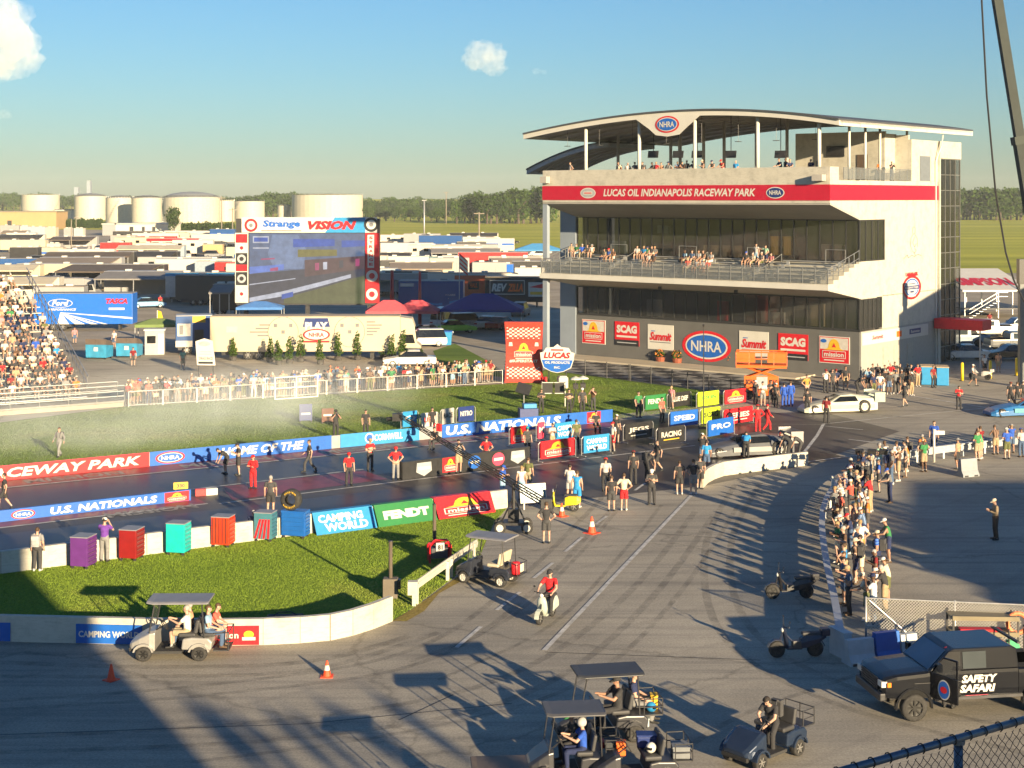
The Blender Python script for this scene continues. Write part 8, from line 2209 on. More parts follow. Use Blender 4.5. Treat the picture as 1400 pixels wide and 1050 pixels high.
car('white sedan in the shade below the pickups', G(1318,492), R(180), CP['white'],4.5,1.45, 'cars parked right of the tower'); car('dark car with yellow stripe row at the right lot', G(1380,492), R(182), CP['black'],4.5,1.45, 'cars parked right of the tower')
for i, (px, py) in enumerate(((1315.5,521),(1354,518),(1390,514))):
 c = thing('bollard', 'yellow steel bollard ' + ('nearest the tower entrance', 'in the middle of the three', 'at the right picture edge')[i], 'bollard', G(px, py),0, 'yellow bollards'); mb = MB(); mb.cyl((0,0,0),(0,0,1.4),.13, n=10); mb.ball((0,0,1.4),.13,10); mb.build('shaft', M('bollard_yellow', (.62,.45,.01),.5), c, smooth=True); mb = MB(); mb.cyl((0,0,0),(0,0,.05),.22, n=10); mb.build('base', DARKM, c)
minibike('white and black motorcycle parked between the bollards', G(1340,519), R(150), CP['white'], None)
for px0, px1, yb, lab in ((1260,1278,527, 'blue crate with a tan lid left at the tower entrance'),(1281,1297,528, 'blue crate with a tan lid right at the tower entrance')):
 p = G((px0 + px1) / 2, yb); w_ = (px1 - px0) * p.y / F; c = thing('equipment_crate', lab, 'crate', p, R(-12), 'blue crates at the tower entrance'); mb = MB(); mb.box((-w_ / 2,0,.05),(w_ / 2,1.6,1.45)); mb.build('body', PRINTS[C_CYAN], c, bevel=.03); mb = MB(); mb.box((-w_ / 2 - .03,-.03,1.452),(w_ / 2 + .03,1.63,1.52)); mb.build('lid', M('lid_tan', (.36,.28,.18),.7), c)
b = G(1398,529); c = thing('lamp_column', 'dark square column at the right picture edge', 'column', b); mb = MB(); h_ = CAMH - (355 - HOR) * b.y / F; mb.box((-.28,-.28,0),(.28,.28, h_)); mb.build('shaft', M('column_grey', (.14,.15,.15),.5), c); mb = MB(); mb.box((-.36,-.36, h_ - 1.9),(.36,.36, h_ + .05)); mb.build('head', BLACK, c)
# mobile crane whose boom crosses the sky
kb = Vector((21.3,55.0,0)); cr = thing('mobile_crane', 'dark telescopic crane boom with a hoist line crossing the sky at right', 'crane', kb)
P0 = Vector((-.2,0,1.6)); P1 = at(1357,-40,55.0) - kb;
mb = MB()
for i, (t0, t1, rr) in enumerate(((0,.42,.26),(.40,.72,.21),(.70,1.0,.16))):
 a, b = P0.lerp(P1, t0), P0.lerp(P1, t1); q_ = (b - a).to_track_quat('Z', 'Y'); ring = [Vector(v) for v in ((-rr, -rr, 0),(rr, -rr, 0),(rr, rr, 0),(-rr, rr, 0))]
 mb = MB(); mb.loft([[a + q_ @ v for v in ring],[b + q_ @ v for v in ring]]); mb.build('boom_section', M('boom_dark', (.022,.030,.028),.75,0), cr)
 mb = MB(); mb.loft([[b - (b - a).normalized() * .3 + q_ @ (v * 1.2) for v in ring],[b + q_ @ (v * 1.2) for v in ring]]); mb.build('boom_collar', M('boom_collar', (.035,.045,.04),.75,0), cr)
mb = MB(); mb.tube([at(1340,-40,54.6) - kb, at(1349,130,54.6) - kb, at(1361,262,54.6) - kb, at(1375,345,54.6) - kb, at(1386,383,54.6) - kb, at(1404,420,54.6) - kb, Vector((.1,-.4,1.7))],.035,6); mb.build('hoist_line', BLACK, cr)
mb = MB(); mb.cbox((1.2,0,1.1),(4.4,2.4,.9)); mb.cbox((2.3,-.5,2.1),(1.5,1.2,1.2)); mb.build('carrier', M('crane_green', (.03,.05,.045),.5), cr, bevel=.04)
for x in (-.4,2.6):
 for y in (-1.05,1.05): wheel(cr, x, y, .55,.4, 'black', 6)
# the stand's own fence close to the camera
a, b = at(1165,1050,9.73), at(1452,966.5,10.85); rail_z = a.z
nf = thing('chain_link_fence', 'near chain link fence with a blue-grey top rail at the bottom right corner', 'fence', Vector((a.x, a.y, 0)), heading(a, b))
Ln = (Vector((b.x, b.y, 0)) - Vector((a.x, a.y, 0))).length; ext = .7
NBL = M('near_rail', (.10,.14,.19),.4,.5)
mb = MB(); mb.cyl((-ext, 0, rail_z),(Ln + .6,0, rail_z),.026, n=12); mb.build('top_rail', NBL, nf, smooth=True)
for x in (1.05,3.4):
 mb = MB(); mb.cyl((x, .04,7.5),(x, .04, rail_z - .02),.032, n=12); mb.build('post', NBL, nf, smooth=True); mb = MB(); mb.lathe([(.045, rail_z - .06),(.05, rail_z - .03),(.02, rail_z)],(x, .04,0),10); mb.build('post_cap', NBL, nf)
NW = M('near_wire', (.03,.035,.042),.45,.6); st = .075; hh = 1.6; mb = MB()
for i in range(int((Ln + 1.2 + hh) / st)):
 x = -ext + i * st
 for sgn in (1,-1):
  pts = []; nseg = int(hh / (st * .5))
  for j in range(nseg + 1): pts.append((x + sgn * 0 + (st * .5) * (j if sgn > 0 else -j) - (hh * .5 if sgn > 0 else -hh * .0),.004 * (1 if (j + (sgn > 0)) % 2 else -1), rail_z - .03 - hh + j * st * .5 * 1.0))
  pts = [p_ for p_ in pts if -ext <= p_[0] <= Ln + .6]
  if len(pts) > 1: mb.tube(pts, .0026,4)
tag(mb.build('wire_mesh', NW, nf), kind='stuff')
for i in range(16):
 x = -.6 + i * .155; mb = MB(); mb.tube([(x, .0 + .034 * math.cos(a_), rail_z + .034 * math.sin(a_)) for a_ in np.linspace(-1.2,4.2,9)],.0045,5); mb.build('wire_tie', NW, nf)
# ================================================================ PEOPLE IN PLACE
def P_(px, py, pose_, top, bot, outfit, rz, label, **k):
 return person(k.pop('loc', None) or G(px, py), pose_, top, bot, outfit, R(rz), label, **k)
AWAY, TRK_, = 180,32
P_(51,781, 'stand', 'grey', 'charcoal', 'pants', 178, 'man in grey shirt with a pale backpack standing at the guard wall', gear='backpack', gearc='pale grey', hair='brown', shoe='white')
P_(143,768, 'film', 'purple', 'grey', 'pants', 172, 'photographer in a purple vest and white cap between two tool chests', hat='cap', hatc='white')
P_(344,738, 'sitlean', 'navy', 'denim', 'pants', 165, 'person in navy crouching between the orange and teal tool chests', hair='grey')
P_(370,703, 'stand', 'charcoal', 'black', 'shorts', 178, 'balding man in black tee and shorts behind the blue tool chest', hair='grey')
P_(6,697, 'walk', 'black', 'black', 'shorts', -80, 'person in black walking at the left picture edge', hair='dark')
P_(346,668, 'folded', 'red', 'red', 'long', -20, 'crew member in white and red shirt and red trousers on the median', hat='cap', hatc='red')
P_(308,648, 'bend', 'black', 'black', 'shorts', -60, 'man in black bending at the far wall', hair='dark'); P_(326,650, 'phone', 'black', 'black', 'shorts', -70, 'man in black shorts and cap beside the bending man', hat='cap', hatc='black')
P_(423,646, 'walk', 'black', 'charcoal', 'pants', -85, 'bald man in black walking left along the far lane', hair='brown')
P_(477,664, 'stand', 'red', 'black', 'pants', 15, 'crew member in red cap and red shirt on the painted median', hat='cap', hatc='red'); P_(506,644, 'folded', 'red', 'black', 'pants', 30, 'stocky crew member in bright red shirt near the black board', hat='cap', hatc='tan')
P_(541,656, 'hips', 'red', 'grey', 'pants', 10, 'crew member in red cap and grey trousers at the black board end', hat='cap', hatc='red')
P_(81,625, 'walk', 'grey', 'grey', 'long', -15, 'man in grey jacket walking on the infield grass', hair='brown', gear='backpack')
P_(459,600, 'film', 'black', 'black', 'pants', 20, 'photographer in black behind the blue HOME wall banner', gear='camera', hat='cap', hatc='black'); P_(500,597, 'stand', 'black', 'black', 'pants', 10, 'person in black standing behind the wall by the white lettering', hair='dark')
P_(591,594, 'stand', 'black', 'black', 'pants', 15, 'tall person in black at the wall gap by the crane', hair='dark'); P_(597,615, 'sitlean', 'black', 'charcoal', 'pants', -40, 'person in black with red bag crouching under the crane', gear='backpack', gearc='red')
P_(627,647, 'film', 'grey', 'tan', 'shorts', 25, 'cameraman in grey shirt and tan shorts at the median board', gear='camera', hair='dark')
P_(665,640, 'hips', 'red', 'charcoal', 'pants', 175, 'crew member in red and white shirt seen from behind at the median board', hat='cap', hatc='red')
P_(687,683, 'phone', 'royal blue', 'pale blue', 'pants', 60, 'person in blue with blue cap beside the crane dolly', hat='cap', hatc='royal blue')
P_(713,684, 'stand', 'white', 'pale blue', 'bare', 175, 'person in white vest and pale denim shorts by the leaning board', hair='blond'); P_(722,672, 'stand', 'olive', 'khaki', 'shorts', 160, 'man in olive shirt beside the person in white vest', hair='brown')
P_(747,743, 'hips', 'black', 'charcoal', 'shorts', 180, 'man in black tee and dark shorts walking from the crane base', hair='brown')
P_(789,694, 'stand', 'bright blue', 'bright blue', 'bare', 165, 'woman in bright blue jumpsuit beside the yellow scooter', hair='brown', shoe='white'); P_(779,684, 'folded', 'white', 'pale grey', 'shorts', 150, 'person in white top behind the woman in blue', hair='dark')
P_(828,672, 'stand', 'pale grey', 'black', 'pants', 178, 'man in striped shirt and red cap with hands behind his back', hat='cap', hatc='red'); P_(836,699, 'stand', 'black', 'charcoal', 'shorts', 178, 'man in black tee and dark shorts beside the woman in red', hair='brown')
P_(853,698, 'hips', 'cream', 'red', 'shorts', 175, 'woman in checked top and bright red shorts on the lane', hair='brown', shoe='white'); P_(866,662, 'stand', 'black', 'black', 'pants', 178, 'man all in black with red cap near the dashed line', hat='cap', hatc='dark red')
P_(885,655, 'bend', 'black', 'black', 'pants', 120, 'person in black stooping with a case on the lane', hair='dark', gear='backpack'); P_(891,690, 'phone', 'charcoal', 'black', 'pants', -5, 'crew member in dark shirt and white cap walking towards the camera', hat='cap', hatc='white')
P_(899,645, 'walk', 'black', 'black', 'shorts', -70, 'cameraman in black walking left of the race car', gear='camera', hair='dark')
P_(929,676, 'stand', 'black', 'black', 'shorts', 180, 'leftmost of three men in black at the cream wall end', hair='brown', shoe='white'); P_(948,676, 'hips', 'black', 'grey', 'shorts', 178, 'middle of three men, black tee and grey shorts, at the wall end', hair='brown', shoe='white'); P_(957,669, 'stand', 'charcoal', 'black', 'shorts', 176, 'rightmost of three men in dark tee at the wall end', hat='cap', hatc='black')
P_(960,634, 'film', 'black', 'denim', 'shorts', 150, 'person in black with white cap in front of the race car nose', hat='cap', hatc='white'); P_(966,645, 'stand', 'bright blue', 'denim', 'shorts', 172, 'person in bright blue shirt beside the race car nose', hair='dark')
P_(1020,627, 'bend', 'bright blue', 'black', 'pants', 170, 'crew member in bright blue shirt leaning at the race car door', hat='cap', hatc='black'); P_(1078,628, 'bend', 'black', 'black', 'pants', -120, 'crew member in black bending at the race car tail', hat='cap', hatc='dark red'); P_(1093,627, 'bend', 'charcoal', 'charcoal', 'pants', -100, 'crew member in dark clothes behind the race car spoiler', hair='grey')
P_(1036,592, 'hips', 'red', 'red', 'long', 185, 'crew member in red uniform, left of the two by the red barrier', hat='cap', hatc='red'); P_(1049,590, 'walk', 'red', 'red', 'long', 100, 'crew member in red uniform, right of the two by the red barrier', hat='cap', hatc='red')
P_(1130,579, 'stand', 'dark red', 'black', 'pants', 150, 'man in black and red standing before the pale race car', hat='cap', hatc='black'); P_(1311,560, 'phone', 'red', 'black', 'pants', -10, 'official in red and white shirt alone on the staging asphalt', hair='brown')
P_(1277,616, 'stand', 'royal blue', 'navy', 'pants', -30, 'man in royal blue shirt behind the white post', hair='brown'); P_(1237,556, 'walk', 'charcoal', 'black', 'shorts', -60, 'man in dark tee and shorts walking near the white line', hair='dark')
P_(1361,738, 'phone', 'tan', 'brown', 'long', -90, 'man in tan jacket and brown trousers standing alone in the shade', hat='cap', hatc='cream', shoe='black')
P_(873,571, 'stand', 'green', 'black', 'pants', 15, 'person in green vest at the end of the sponsor wall', hair='dark'); P_(918,560, 'stand', 'pink', 'grey', 'shorts', -40, 'person in pink shirt behind the black barrier', hair='blond')
P_(740,565, 'phone', 'black', 'black', 'pants', 10, 'operator in black sitting position at the monitor stand', hair='brown'); P_(778,565, 'folded', 'black', 'black', 'pants', 0, 'operator in black left of the tripod', hat='headset'); P_(796,566, 'stand', 'charcoal', 'black', 'pants', 5, 'operator in dark clothes right of the tripod', hat='cap', hatc='white'); P_(811,562, 'film', 'brown', 'charcoal', 'pants', -30, 'man in brown shirt filming at the right of the camera position', hair='brown')
P_(721,622, 'stand', 'charcoal', 'black', 'pants', 20, 'person in dark shirt with teal cap behind the red barrier', hat='cap', hatc='teal'); P_(755,618, 'phone', 'pale grey', 'tan', 'shorts', 30, 'person in pale grey shirt behind the red barrier', hair='brown'); P_(788,614, 'stand', 'olive', 'charcoal', 'pants', 200, 'man in olive shirt behind the light blue barriers', hair='brown')
P_(815,592, 'sit', 'black', 'black', 'pants', 10, 'person in black seated on the wall foot by the red emblem', hair='dark'); P_(838,618, 'stand', 'white', 'red', 'shorts', -60, 'person in white with red cap at the barrier end', hat='cap', hatc='red')
P_(843,606, 'stand', 'black', 'black', 'shorts', 150, 'person in black tee behind the pale lettered barrier', hat='cap', hatc='white')
P_(905,578, 'stand', 'coral', 'black', 'pants', 40, 'person in coral shirt in the gap of the covered barriers', hair='dark')
# riders and passengers
person(sc_loc + Vector((-.30 * math.cos(hd),-.30 * math.sin(hd),-.02)), 'ride', 'red', 'black', 'pants', hd + PI / 2, 'man in red and white shirt and black cap riding the pale scooter', 'cap', 'black', s=1.05)
def seated(cart, x, y, z, pose_, top, bot, outfit, turn, label, **k):
 return person(oncart(cart, x, y, z), pose_, top, bot, outfit, cart.rotation_euler.z + PI / 2 + R(turn), label, **k)
seated(lc, -.34,.25,.33, 'drive', 'white', 'khaki', 'shorts', 0, 'driver in white shirt on the silver golf cart', hair='grey'); seated(lc, -.34,-.25,.33, 'sit', 'peach', 'denim', 'pants', 5, 'passenger in peach shirt beside the silver cart driver', hair='grey')
seated(lc, -1.02,.24,.33, 'sit', 'pale blue', 'denim', 'pants', 180, 'passenger in pale blue check shirt facing back on the silver cart', hair='brown', shoe='brown'); seated(lc, -1.02,-.25,.33, 'sitlean', 'coral', 'denim', 'shorts', 180, 'passenger in coral shirt facing back on the silver cart', hair='brown')
seated(cb, -.34,.24,.33, 'drive', 'black', 'black', 'pants', 10, 'driver in black with red face mask on the rear dark cart', hat='cap', hatc='black', skin='tan'); seated(cb, -.95,-.1,.33, 'sit', 'navy', 'grey', 'pants', 160, 'crew member in navy sitting by the rear cart rack', hair='dark')
seated(ca, -.34,.24,.33, 'drive', 'royal blue', 'navy', 'pants', 0, 'driver in blue with silver helmet on the front dark cart', hat='helmet', hatc='pale grey'); seated(ca, -.36,-.26,.33, 'sitlean', 'black', 'black', 'pants', 10, 'passenger in black on the front dark cart', hat='cap', hatc='green')
P_(1057,1034, 'step', 'black', 'black', 'pants', -40, 'man in black shirt with headphones stepping off the open blue cart', hat='headset', gear='backpack', s=1.02)
seated(tr, .95,.55,.62, 'sit', 'yellow', 'black', 'pants', 0, 'person in bright yellow vest at the wheel of the black truck', hat='helmet', hatc='red'); P_(1297,968, 'stand', 'yellow', 'black', 'pants', 150, 'person in yellow shirt standing inside the open truck door', hair='dark')
def pad(p, a, b): return p + Vector((a, b, 0))
# spectators along the curved rail on the right
RG_ = 'spectators along the curved rail'
places = ['low on the rail near the chain link fence', 'halfway down the curved rail', 'where the rail bends by the short post', 'beside the flood light post', 'behind the rail near the man in blue', 'at the far right of the rail']
seg = []
for a, b in zip(rp[:-1], rp[1:]): seg.append((a, b, (b - a).length))
tot = sum(s_[2] for s_ in seg)
def rail_at(t):
 t *= tot
 for a, b, L in seg:
  if t <= L: d = (b - a) / L; return a + d * t, Vector((d.y, -d.x, 0))
  t -= L
 d = (b - a) / L; return b, Vector((d.y, -d.x, 0))
ts = [.07 + i * .0132 for i in range(72)]
for i, t in enumerate(ts):
 p, nn = rail_at(t)
 if .80 < t < .85: continue
 depth = (.55,1.15,.6,1.8)[i % 4] + rng.uniform(-.1,.25) + (.7 if i % 5 == 0 else 0)
 q_ = p + nn * depth
 pl_ = places[min(5, int(t * 6.2))]
 crowd_person(q_, math.atan2(-nn.x, nn.y) + rng.uniform(-.5,.5), pl_, ['rail', 'rail', 'stand', 'hips', 'phone', 'film', 'folded'], LIGHTS if t < .8 else DARKS + LIGHTS, .6, RG_)
p, nn = rail_at(.33); P_(1176,771, 'hips', 'white', 'ochre', 'shorts', 200, 'man in white shirt and ochre shorts standing back from the rail', hair='blond')
# crew and crew watchers round the tower foot
for px, py, ps, t_, b_, o_, rz, lab, hat in (
 (1103,546, 'hips', 'ochre', 'black', 'pants', 20, 'man in ochre shirt with hands on hips by the pale race car', None),(1104,566, 'stand', 'black', 'black', 'pants', 160, 'man in black seen from behind at the pale race car nose', 'cap'),(1072,556, 'stand', 'royal blue', 'royal blue', 'long', 170, 'person in blue overalls, left of two by the lift', None),(1081,556, 'stand', 'royal blue', 'royal blue', 'long', 175, 'person in blue overalls, right of two by the lift', None),
 (1033,553, 'stand', 'black', 'black', 'pants', 30, 'person in black at the left of the lift base', 'cap'),(1043,556, 'phone', 'white', 'grey', 'shorts', -20, 'person in white shirt in front of the lift', None),(1054,553, 'folded', 'black', 'charcoal', 'pants', 10, 'person in black with folded arms at the lift', None),(1061,557, 'stand', 'charcoal', 'black', 'pants', 140, 'person in dark clothes right of the lift', 'cap'),
 (1129,537, 'film', 'white', 'black', 'pants', 10, 'person in white cap and shirt near the sign wall corner', 'cap'),(1138,536, 'stand', 'charcoal', 'charcoal', 'pants', 0, 'person in dark clothes beside the white shirt at the corner', None),(1143,535, 'hips', 'navy', 'black', 'pants', 5, 'person in navy by the tower corner', 'cap'),(1156,533, 'stand', 'black', 'tan', 'shorts', -10, 'person in black and tan shorts below the last sign', None),
 (1173,541, 'bend', 'black', 'black', 'pants', 60, 'person in black stooping by the tower corner', None),(1187,533, 'stand', 'pale blue', 'black', 'shorts', -5, 'tall person in light blue shirt at the tower corner', None),(1382,556, 'stand', 'black', 'black', 'shorts', 170, 'person in black shorts left of the trio at the right edge', 'cap'),(1391,554, 'stand', 'black', 'black', 'pants', 165, 'person in black in the middle of the trio at the right edge', None),(1399,552, 'hips', 'charcoal', 'black', 'pants', 160, 'person in dark grey at the right of the trio', 'cap'),
 (1330,528, 'walk', 'pale grey', 'black', 'shorts', 60, 'person with a pale cap walking between the yellow bollards', 'cap'),(1346,512, 'stand', 'white', 'black', 'shorts', 20, 'person in white shirt beyond the middle bollard', None),(1365,509, 'stand', 'peach', 'khaki', 'shorts', -20, 'person in peach top beyond the right bollard', None),(1276,530, 'stand', 'dark red', 'black', 'pants', 30, 'person in dark red between the blue crates', None),(1353,447, 'stand', 'dark red', 'denim', 'pants', 0, 'person in dark red under the lettered platform roof', None)):
 P_(px, py, ps, t_, b_, o_, rz, lab, hat=hat, hatc=rng.choice(['black', 'white', 'dark red']), hair=rng.choice(['dark', 'brown']), skin=rng.choice(['fair', 'tan']))
for i in range(17):
 px = 1194 + (i % 9) * 7.6 + rng.uniform(-2,2); py = 527 + (i // 9) * 11 + rng.uniform(-2,3)
 crowd_person(G(px, py), R(rng.uniform(-60,60)), 'in the crew cluster at the tower side door', ['stand', 'folded', 'hips', 'phone', 'stand'], DARKS, .5, 'crew cluster at the tower side door', outfits=('shorts', 'pants', 'pants'))
# spectators behind the infield fence
nd = math.atan2(.53,.848)
FG = 'spectators behind the infield fence'
nf_ = 62
for i in range(nf_):
 t = (i + rng.uniform(.1,.9)) / nf_
 b = fl0.lerp(fl1, t); nrm = Vector((-(fl1 - fl0).y, (fl1 - fl0).x, 0)).normalized()
 where = ['behind the fence next to the grandstand', 'behind the fence left of the gate', 'behind the fence at the white gate', 'behind the fence right of the gate', 'behind the fence in front of the dark road', 'behind the fence beside the red banner'][min(5, int(t * 6))]
 crowd_person(b + nrm * rng.choice([.5,.6,.7,1.3,1.9]), nd + rng.uniform(-.5,.5), where, ['stand', 'rail', 'film', 'phone', 'hips', 'folded'], LIGHTS, .5, FG)
for px, py, t_, b_, lab in ((182,501, 'dark red', 'charcoal', 'person in dark red shirt standing on the paving by the dumpsters'),(250,506, 'mint', 'khaki', 'man in mint shirt standing alone beside the white event board'),(156,476, 'white', 'denim', 'person in white behind the two dumpsters'),(219,421, 'red', 'black', 'person in red beside the light blue coupe'),(102,470, 'pink', 'denim', 'person in pink in front of the blue team trailer')):
 P_(px, py, 'stand', t_, b_, 'shorts', rng.uniform(-30,30), lab, hair='brown')
# people on the tower: seated on the balcony, standing on the roof terrace
BG, RGp = 'spectators on the tower balcony', 'spectators on the tower roof terrace'
def balc(px, row, pose_='sit', where=''):
 y = -.9 * row - .35; x, _ = TL(px, 350, y)
 q_ = TW(x, y, 9.5 - .29 * row + .02)
 crowd_person(q_, TRZ + rng.uniform(-.4,.4), where, [pose_], LIGHTS, .25, BG)
for pxs, row, where in (((781,788,796,803,809),1, 'seated at the left end of the balcony'),((826,832,838),2, 'seated left of the balcony middle'),((871,880,885,891,895),1, 'seated at the balcony middle, back row'),((884,888,893),3, 'seated at the balcony middle, front row'),((936,946,955,961,972),2, 'seated in the large balcony group'),((940,952,962,968),4, 'seated low in the large balcony group'),((1020,1029,1041,1054),2, 'seated round the standing pair on the balcony')):
 for px in pxs: balc(px, row, 'sit', where)
balc(1034,1, 'stand', 'standing on the balcony in a pair'); balc(1047,1, 'point', 'standing on the balcony in a pair')
for px, where in [(p_, 'at the parapet left of the roof columns') for p_ in (777,845,857,866)] + [(p_, 'at the parapet under the left hanging screens') for p_ in (873,879,893,898,903,914,923)] + [(p_, 'at the parapet near the middle of the roof') for p_ in (931,938,947,961,973,988)] + [(p_, 'at the parapet right of the roof middle') for p_ in (1064,1073,1081,1107,1116)]:
 x, _ = TL(px, 225,-4.2); crowd_person(TW(x, -4.2 + rng.uniform(-.1,.4),16.36), TRZ + rng.uniform(-.6,.6), where, ['stand', 'rail', 'phone', 'hips'], LIGHTS + DARKS, .3, RGp)
x, _ = TL(1006,225,-4.0); person(TW(x, -4.0,16.36), 'stand', 'bright blue', 'denim', 'shorts', TRZ, 'person in bright turquoise shirt at the roof parapet', hair='grey')
for px, t_, lab in ((1202, 'orange', 'person in orange on the side terrace of the tower'),(1219, 'black', 'person in black filming on the side terrace of the tower')):
 y, _ = TS(px, 235,-.7); person(TW(-.7, y, 16.36), 'stand' if t_ == 'orange' else 'film', t_, 'denim', 'pants', TRZ + R(70), lab, hair='dark')
# the crowd filling the left grandstand: nearest rows as individuals, the rest as one mass
def crowd_mass(seats=None, pose_='sit', name='crowd', loc=None, rot=TH):
 me, _, _ = body(pose_, 'shorts', True); nv = len(me.vertices); co = np.zeros(nv * 3, np.float32); me.vertices.foreach_get('co', co); co = co.reshape(-1,3)
 dec = bpy.data.objects.new('d', me); COL.objects.link(dec); m_ = dec.modifiers.new('d', 'DECIMATE'); m_.ratio = .2
 dg = bpy.context.evaluated_depsgraph_get(); lo = bpy.data.meshes.new_from_object(dec.evaluated_get(dg)); bpy.data.objects.remove(dec)
 nv = len(lo.vertices); co = np.zeros(nv * 3, np.float32); lo.vertices.foreach_get('co', co); co = co.reshape(-1,3)
 faces = [tuple(p.vertices) for p in lo.polygons]; fm = [p.material_index for p in lo.polygons]
 tops = LIGHTS; mats = [SKIN['fair'], SKIN['tan'], HAIR['brown'], HAIR['grey'], SHOE['white']] + [cloth(c_) for c_ in tops] + [cloth(c_) for c_ in LEGS]
 V, Fc, Mi = [],[],[]; crowd_mass.n = 0
 for row in range(rows if seats is None else 1):
  for k_ in range(112 if seats is None else len(seats)):
   if seats is None:
    if rng.random() > (.80 if row < 12 else .74): continue
    x = -2.7 - k_ * .74 - rng.uniform(0,.25); y, z = rowpos[row]
   else: x, y, z = seats[k_]; y -= .32; z -= .04
   a = rng.uniform(-.4,.4); s_ = rng.uniform(.92,1.05)
   c_, sn = math.cos(a), math.sin(a)
   Q = np.stack([(co[:, 0] * c_ - co[:, 1] * sn) * s_ + x, (co[:, 0] * sn + co[:, 1] * c_) * s_ + y + .32, co[:, 2] * s_ + z + .04],1)
   b = sum(len(v) for v in V) if False else crowd_mass.n
   V.append(Q); crowd_mass.n += nv
   tm = 5 + (rng.randrange(len(tops)) if rng.random() < .55 else tops.index(rng.choice(['white', 'pale grey', 'grey', 'tan', 'charcoal', 'navy', 'cream', 'black']))); bm_ = 5 + len(tops) + rng.randrange(len(LEGS)); sk = rng.randrange(2); hr = tm if rng.random() < .4 else 2 + rng.randrange(2)
   lut = {0: sk, 1: tm, 2: bm_, 3: 4,4: hr, 5: sk, 6: 2,7: sk}
   Fc += [tuple(i + b for i in f) for f in faces]; Mi += [lut[i] for i in fm]
 m2 = bpy.data.meshes.new(name); m2.from_pydata(np.concatenate(V),[], Fc)
 for m_ in mats: m2.materials.append(m_)
 m2.polygons.foreach_set('material_index', np.array(Mi, np.int32)); m2.update()
 o = obj(name, m2, None, GS0 if loc is None else loc, (0,0, rot)); tag(o, kind='stuff')
crowd_mass.n = 0
crowd_mass()
# the ranks standing further back behind the infield fence, one mass
dl = (fl1 - fl0); nl = Vector((-dl.y, dl.x, 0)).normalized()
back = []
for i in range(70):
 q_ = fl0.lerp(fl1, rng.random()) + nl * rng.uniform(1.6,4.0) - fl0; back.append((q_.x, q_.y, 0))
crowd_mass(back, 'stand', 'standing_crowd', fl0,0)
print('PEOPLE', npeople)
# ================================================================ THE STANDS AROUND THE CAMERA (out of frame; they throw the long shadows)
def slab(name, label, pts_xz, y0, y1, m):
 pass
def near_stand():
 """the spectators' stand the photograph was taken from: raked deck, press box and railing with people's heads"""
 st = thing('spectator_stand', 'stand on the camera side of the road, outside the picture', 'grandstand', (0,0,0))
 m = M('stand_steel', (.25,.25,.25),.7)
 mb = MB(); mb.box((9.5,-9.0,0),(16.7,-5.0,16.2)); mb.build('press_box', m, st)
 mb = MB(); mb.box((16.72,-9.0,0),(24.5,-5.0,9.9)); mb.build('upper_deck', m, st)
 return st
near_stand()
crowd_mass([(17.2 + i * .85 + rng.uniform(-.2,.2),-6.0 + rng.uniform(-.6,.6),9.9) for i in range(9)], 'hips', 'crowd', (0,0,0),0)
def side_stand():
 st = thing('bleacher_stand', 'stand on the right of the staging lot, outside the picture', 'grandstand', (0,0,0))
 m = M('stand_steel', (.25,.25,.25),.7)
 mb = MB(); mb.add([(37.3,20.4,0),(62,20.4,0),(66,33,0),(41.2,33,0),(37.3,20.4,8.2),(62,20.4,8.2),(66,33,8.2),(41.2,33,8.2)],[(0,3,2,1),(4,5,6,7),(0,1,5,4),(1,2,6,5),(2,3,7,6),(3,0,4,7)]); mb.build('seating_block', m, st)
 mb = MB(); mb.add([(43,20.6,8.22),(62,20.6,8.22),(65.8,32.8,8.22),(46.5,32.8,8.22),(43,20.6,10.6),(62,20.6,10.6),(65.8,32.8,10.6),(46.5,32.8,10.6)],[(0,3,2,1),(4,5,6,7),(0,1,5,4),(1,2,6,5),(2,3,7,6),(3,0,4,7)]); mb.build('upper_tier', m, st)
 rf = thing('shadow_blocker', 'added unseen shadow blocker on posts right of the lot, outside the picture', 'canopy', (0,0,0))
 mb = MB(); mb.prism([(49.9,6.4),(49.9,11.8),(57.7,14.6),(70,19),(70,6.4)],98.5,101, 'y'); mb.build('shadow_sheet', m, rf)  # unseen sheet, added and shaped to throw shade on the tower's side wall
 for x in (50.2,69.7):
  mb = MB(); mb.cyl((x, 99.7,0),(x, 99.7,6.39),.15, n=8); mb.build('post', GALV, rf)
 return st
side_stand()
crowd_mass([(38.1 + i * .32,21.5 + i * .98,8.2) for i in range(12)], 'hips', 'crowd', (0,0,0),0)
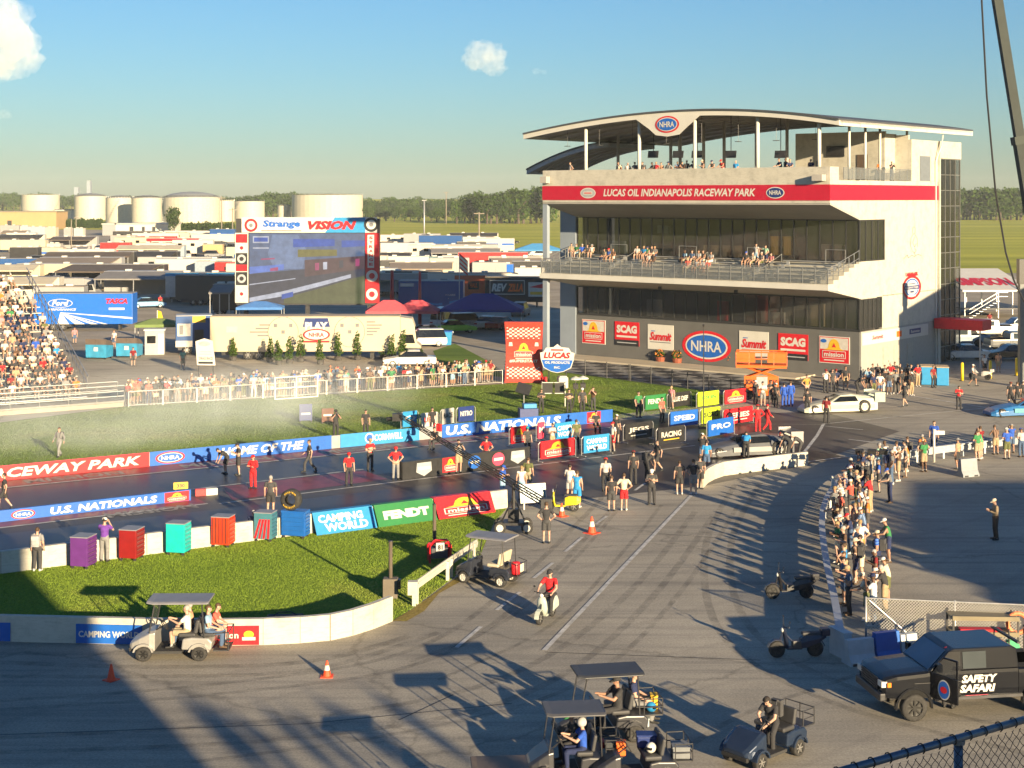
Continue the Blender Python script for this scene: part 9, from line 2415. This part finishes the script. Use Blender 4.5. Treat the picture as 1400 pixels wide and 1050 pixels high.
# ================================================================ CLOUDS, SMOKE, HAZE
def volume_mat(name, col, dens, nscale, lo, hi, aniso=0.2, falloff=None):
 m = bpy.data.materials.new(name); m.use_nodes = True; nt = m.node_tree; nt.nodes.clear()
 out = nt.nodes.new('ShaderNodeOutputMaterial'); v = nt.nodes.new('ShaderNodeVolumePrincipled')
 v.inputs['Color'].default_value = (*col, 1); v.inputs['Anisotropy'].default_value = aniso
 if nscale:
  tc = coords(nt); n = noise(nt, nscale, 5,.6, tc)
  mr = nt.nodes.new('ShaderNodeMapRange'); mr.inputs['From Min'].default_value = lo; mr.inputs['From Max'].default_value = hi; mr.inputs['To Min'].default_value = 0; mr.inputs['To Max'].default_value = dens
  nt.links.new(n.outputs['Fac'], mr.inputs['Value']); o_ = mr.outputs[0]
  if falloff:
   g = nt.nodes.new('ShaderNodeVectorMath'); g.operation = 'LENGTH'; mp_ = nt.nodes.new('ShaderNodeMapping'); mp_.inputs['Scale'].default_value = falloff
   t_ = nt.nodes.new('ShaderNodeTexCoord'); nt.links.new(t_.outputs['Object'], mp_.inputs['Vector']); nt.links.new(mp_.outputs[0], g.inputs[0])
   m2 = nt.nodes.new('ShaderNodeMapRange'); m2.inputs['From Min'].default_value = 1.0; m2.inputs['From Max'].default_value = .25; m2.inputs['To Min'].default_value = 0; m2.inputs['To Max'].default_value = 1
   nt.links.new(g.outputs['Value'], m2.inputs['Value']); mu = nt.nodes.new('ShaderNodeMath'); mu.operation = 'MULTIPLY'; nt.links.new(o_, mu.inputs[0]); nt.links.new(m2.outputs[0], mu.inputs[1]); o_ = mu.outputs[0]
  nt.links.new(o_, v.inputs['Density'])
 else: v.inputs['Density'].default_value = dens
 nt.links.new(v.outputs[0], out.inputs['Volume'])
 return m
def cloud(label, px, py, d, w, h, seed, dens=.02):
 r = random.Random(seed); c = at(px, py, d); mb = MB(); k = d / F
 n = 9
 for i in range(n):
  t = r.uniform(-1,1); rr = h * k * r.uniform(.28,.48)
  mb.ball((t * w * k * .36, r.uniform(-1,1) * w * k * .15, r.uniform(-.26,.32) * h * k * (1 - abs(t) * .5)),(rr * 1.25, rr * 1.2, rr),12)
 o = mb.build('cloud', None, None, c); o.data.materials.clear();
 o2 = o.modifiers.new('r', 'REMESH'); o2.mode = 'VOXEL'; o2.voxel_size = h * k * .035
 tx = bpy.data.textures.new('puff', 'CLOUDS'); tx.noise_scale = h * k * .22; tx.noise_depth = 3
 dm = o.modifiers.new('d', 'DISPLACE'); dm.texture = tx; dm.strength = h * k * .36; dm.mid_level = .55; dm.texture_coords = 'LOCAL'
 me = o.data; me.materials.append(volume_mat('cloud_vapour', (1,1,1), dens, 3.2 / (h * k),.34,.74,-.1))
 return tag(o, label, 'cloud')
cloud('small lone cumulus cloud above the middle of the picture', 661,84,5200,54,42,3,.010)
cloud('tall cream cumulus cloud cut by the upper left picture edge', -16,57,5200,58,104,5,.010)
cloud('tiny wisp of cloud right of the lone cumulus', 738,98,5200,22,9,8,.006)
cloud('tiny faint cloud at the left edge above the trees', 8,157,5200,20,12,9,.006)
# burn-out smoke drifting over the infield behind the left lane
sc_ = G(190,607); mb = MB(); mb.ball((0,0,0),(21,7.5,3.6),20)
sm = mb.build('smoke', volume_mat('smoke_vapour', (.82,.91,1.0),.045,.16,.34,.70,-.35,(1 / 21,1 / 7.5,1 / 3.6)), None, Vector((sc_.x, sc_.y, 1.8)),(0,0, TH)); tag(sm, kind='stuff')
sc_ = G(400,572); mb = MB(); mb.ball((0,0,0),(13,6,2.8),20)
sm = mb.build('smoke', volume_mat('smoke_vapour_thin', (.82,.91,1.0),.03,.2,.34,.70,-.35,(1 / 13,1 / 6,1 / 2.8)), None, Vector((sc_.x, sc_.y, 1.5)),(0,0, TH)); tag(sm, kind='stuff')
# air
mb = MB(); mb.box((-1500,-60,-1.0),(1500,1500,34)); hz = mb.build('haze', volume_mat('haze_air', (.84,.92,1.0),.00010,0,0,0,-.1)); tag(hz, kind='stuff')
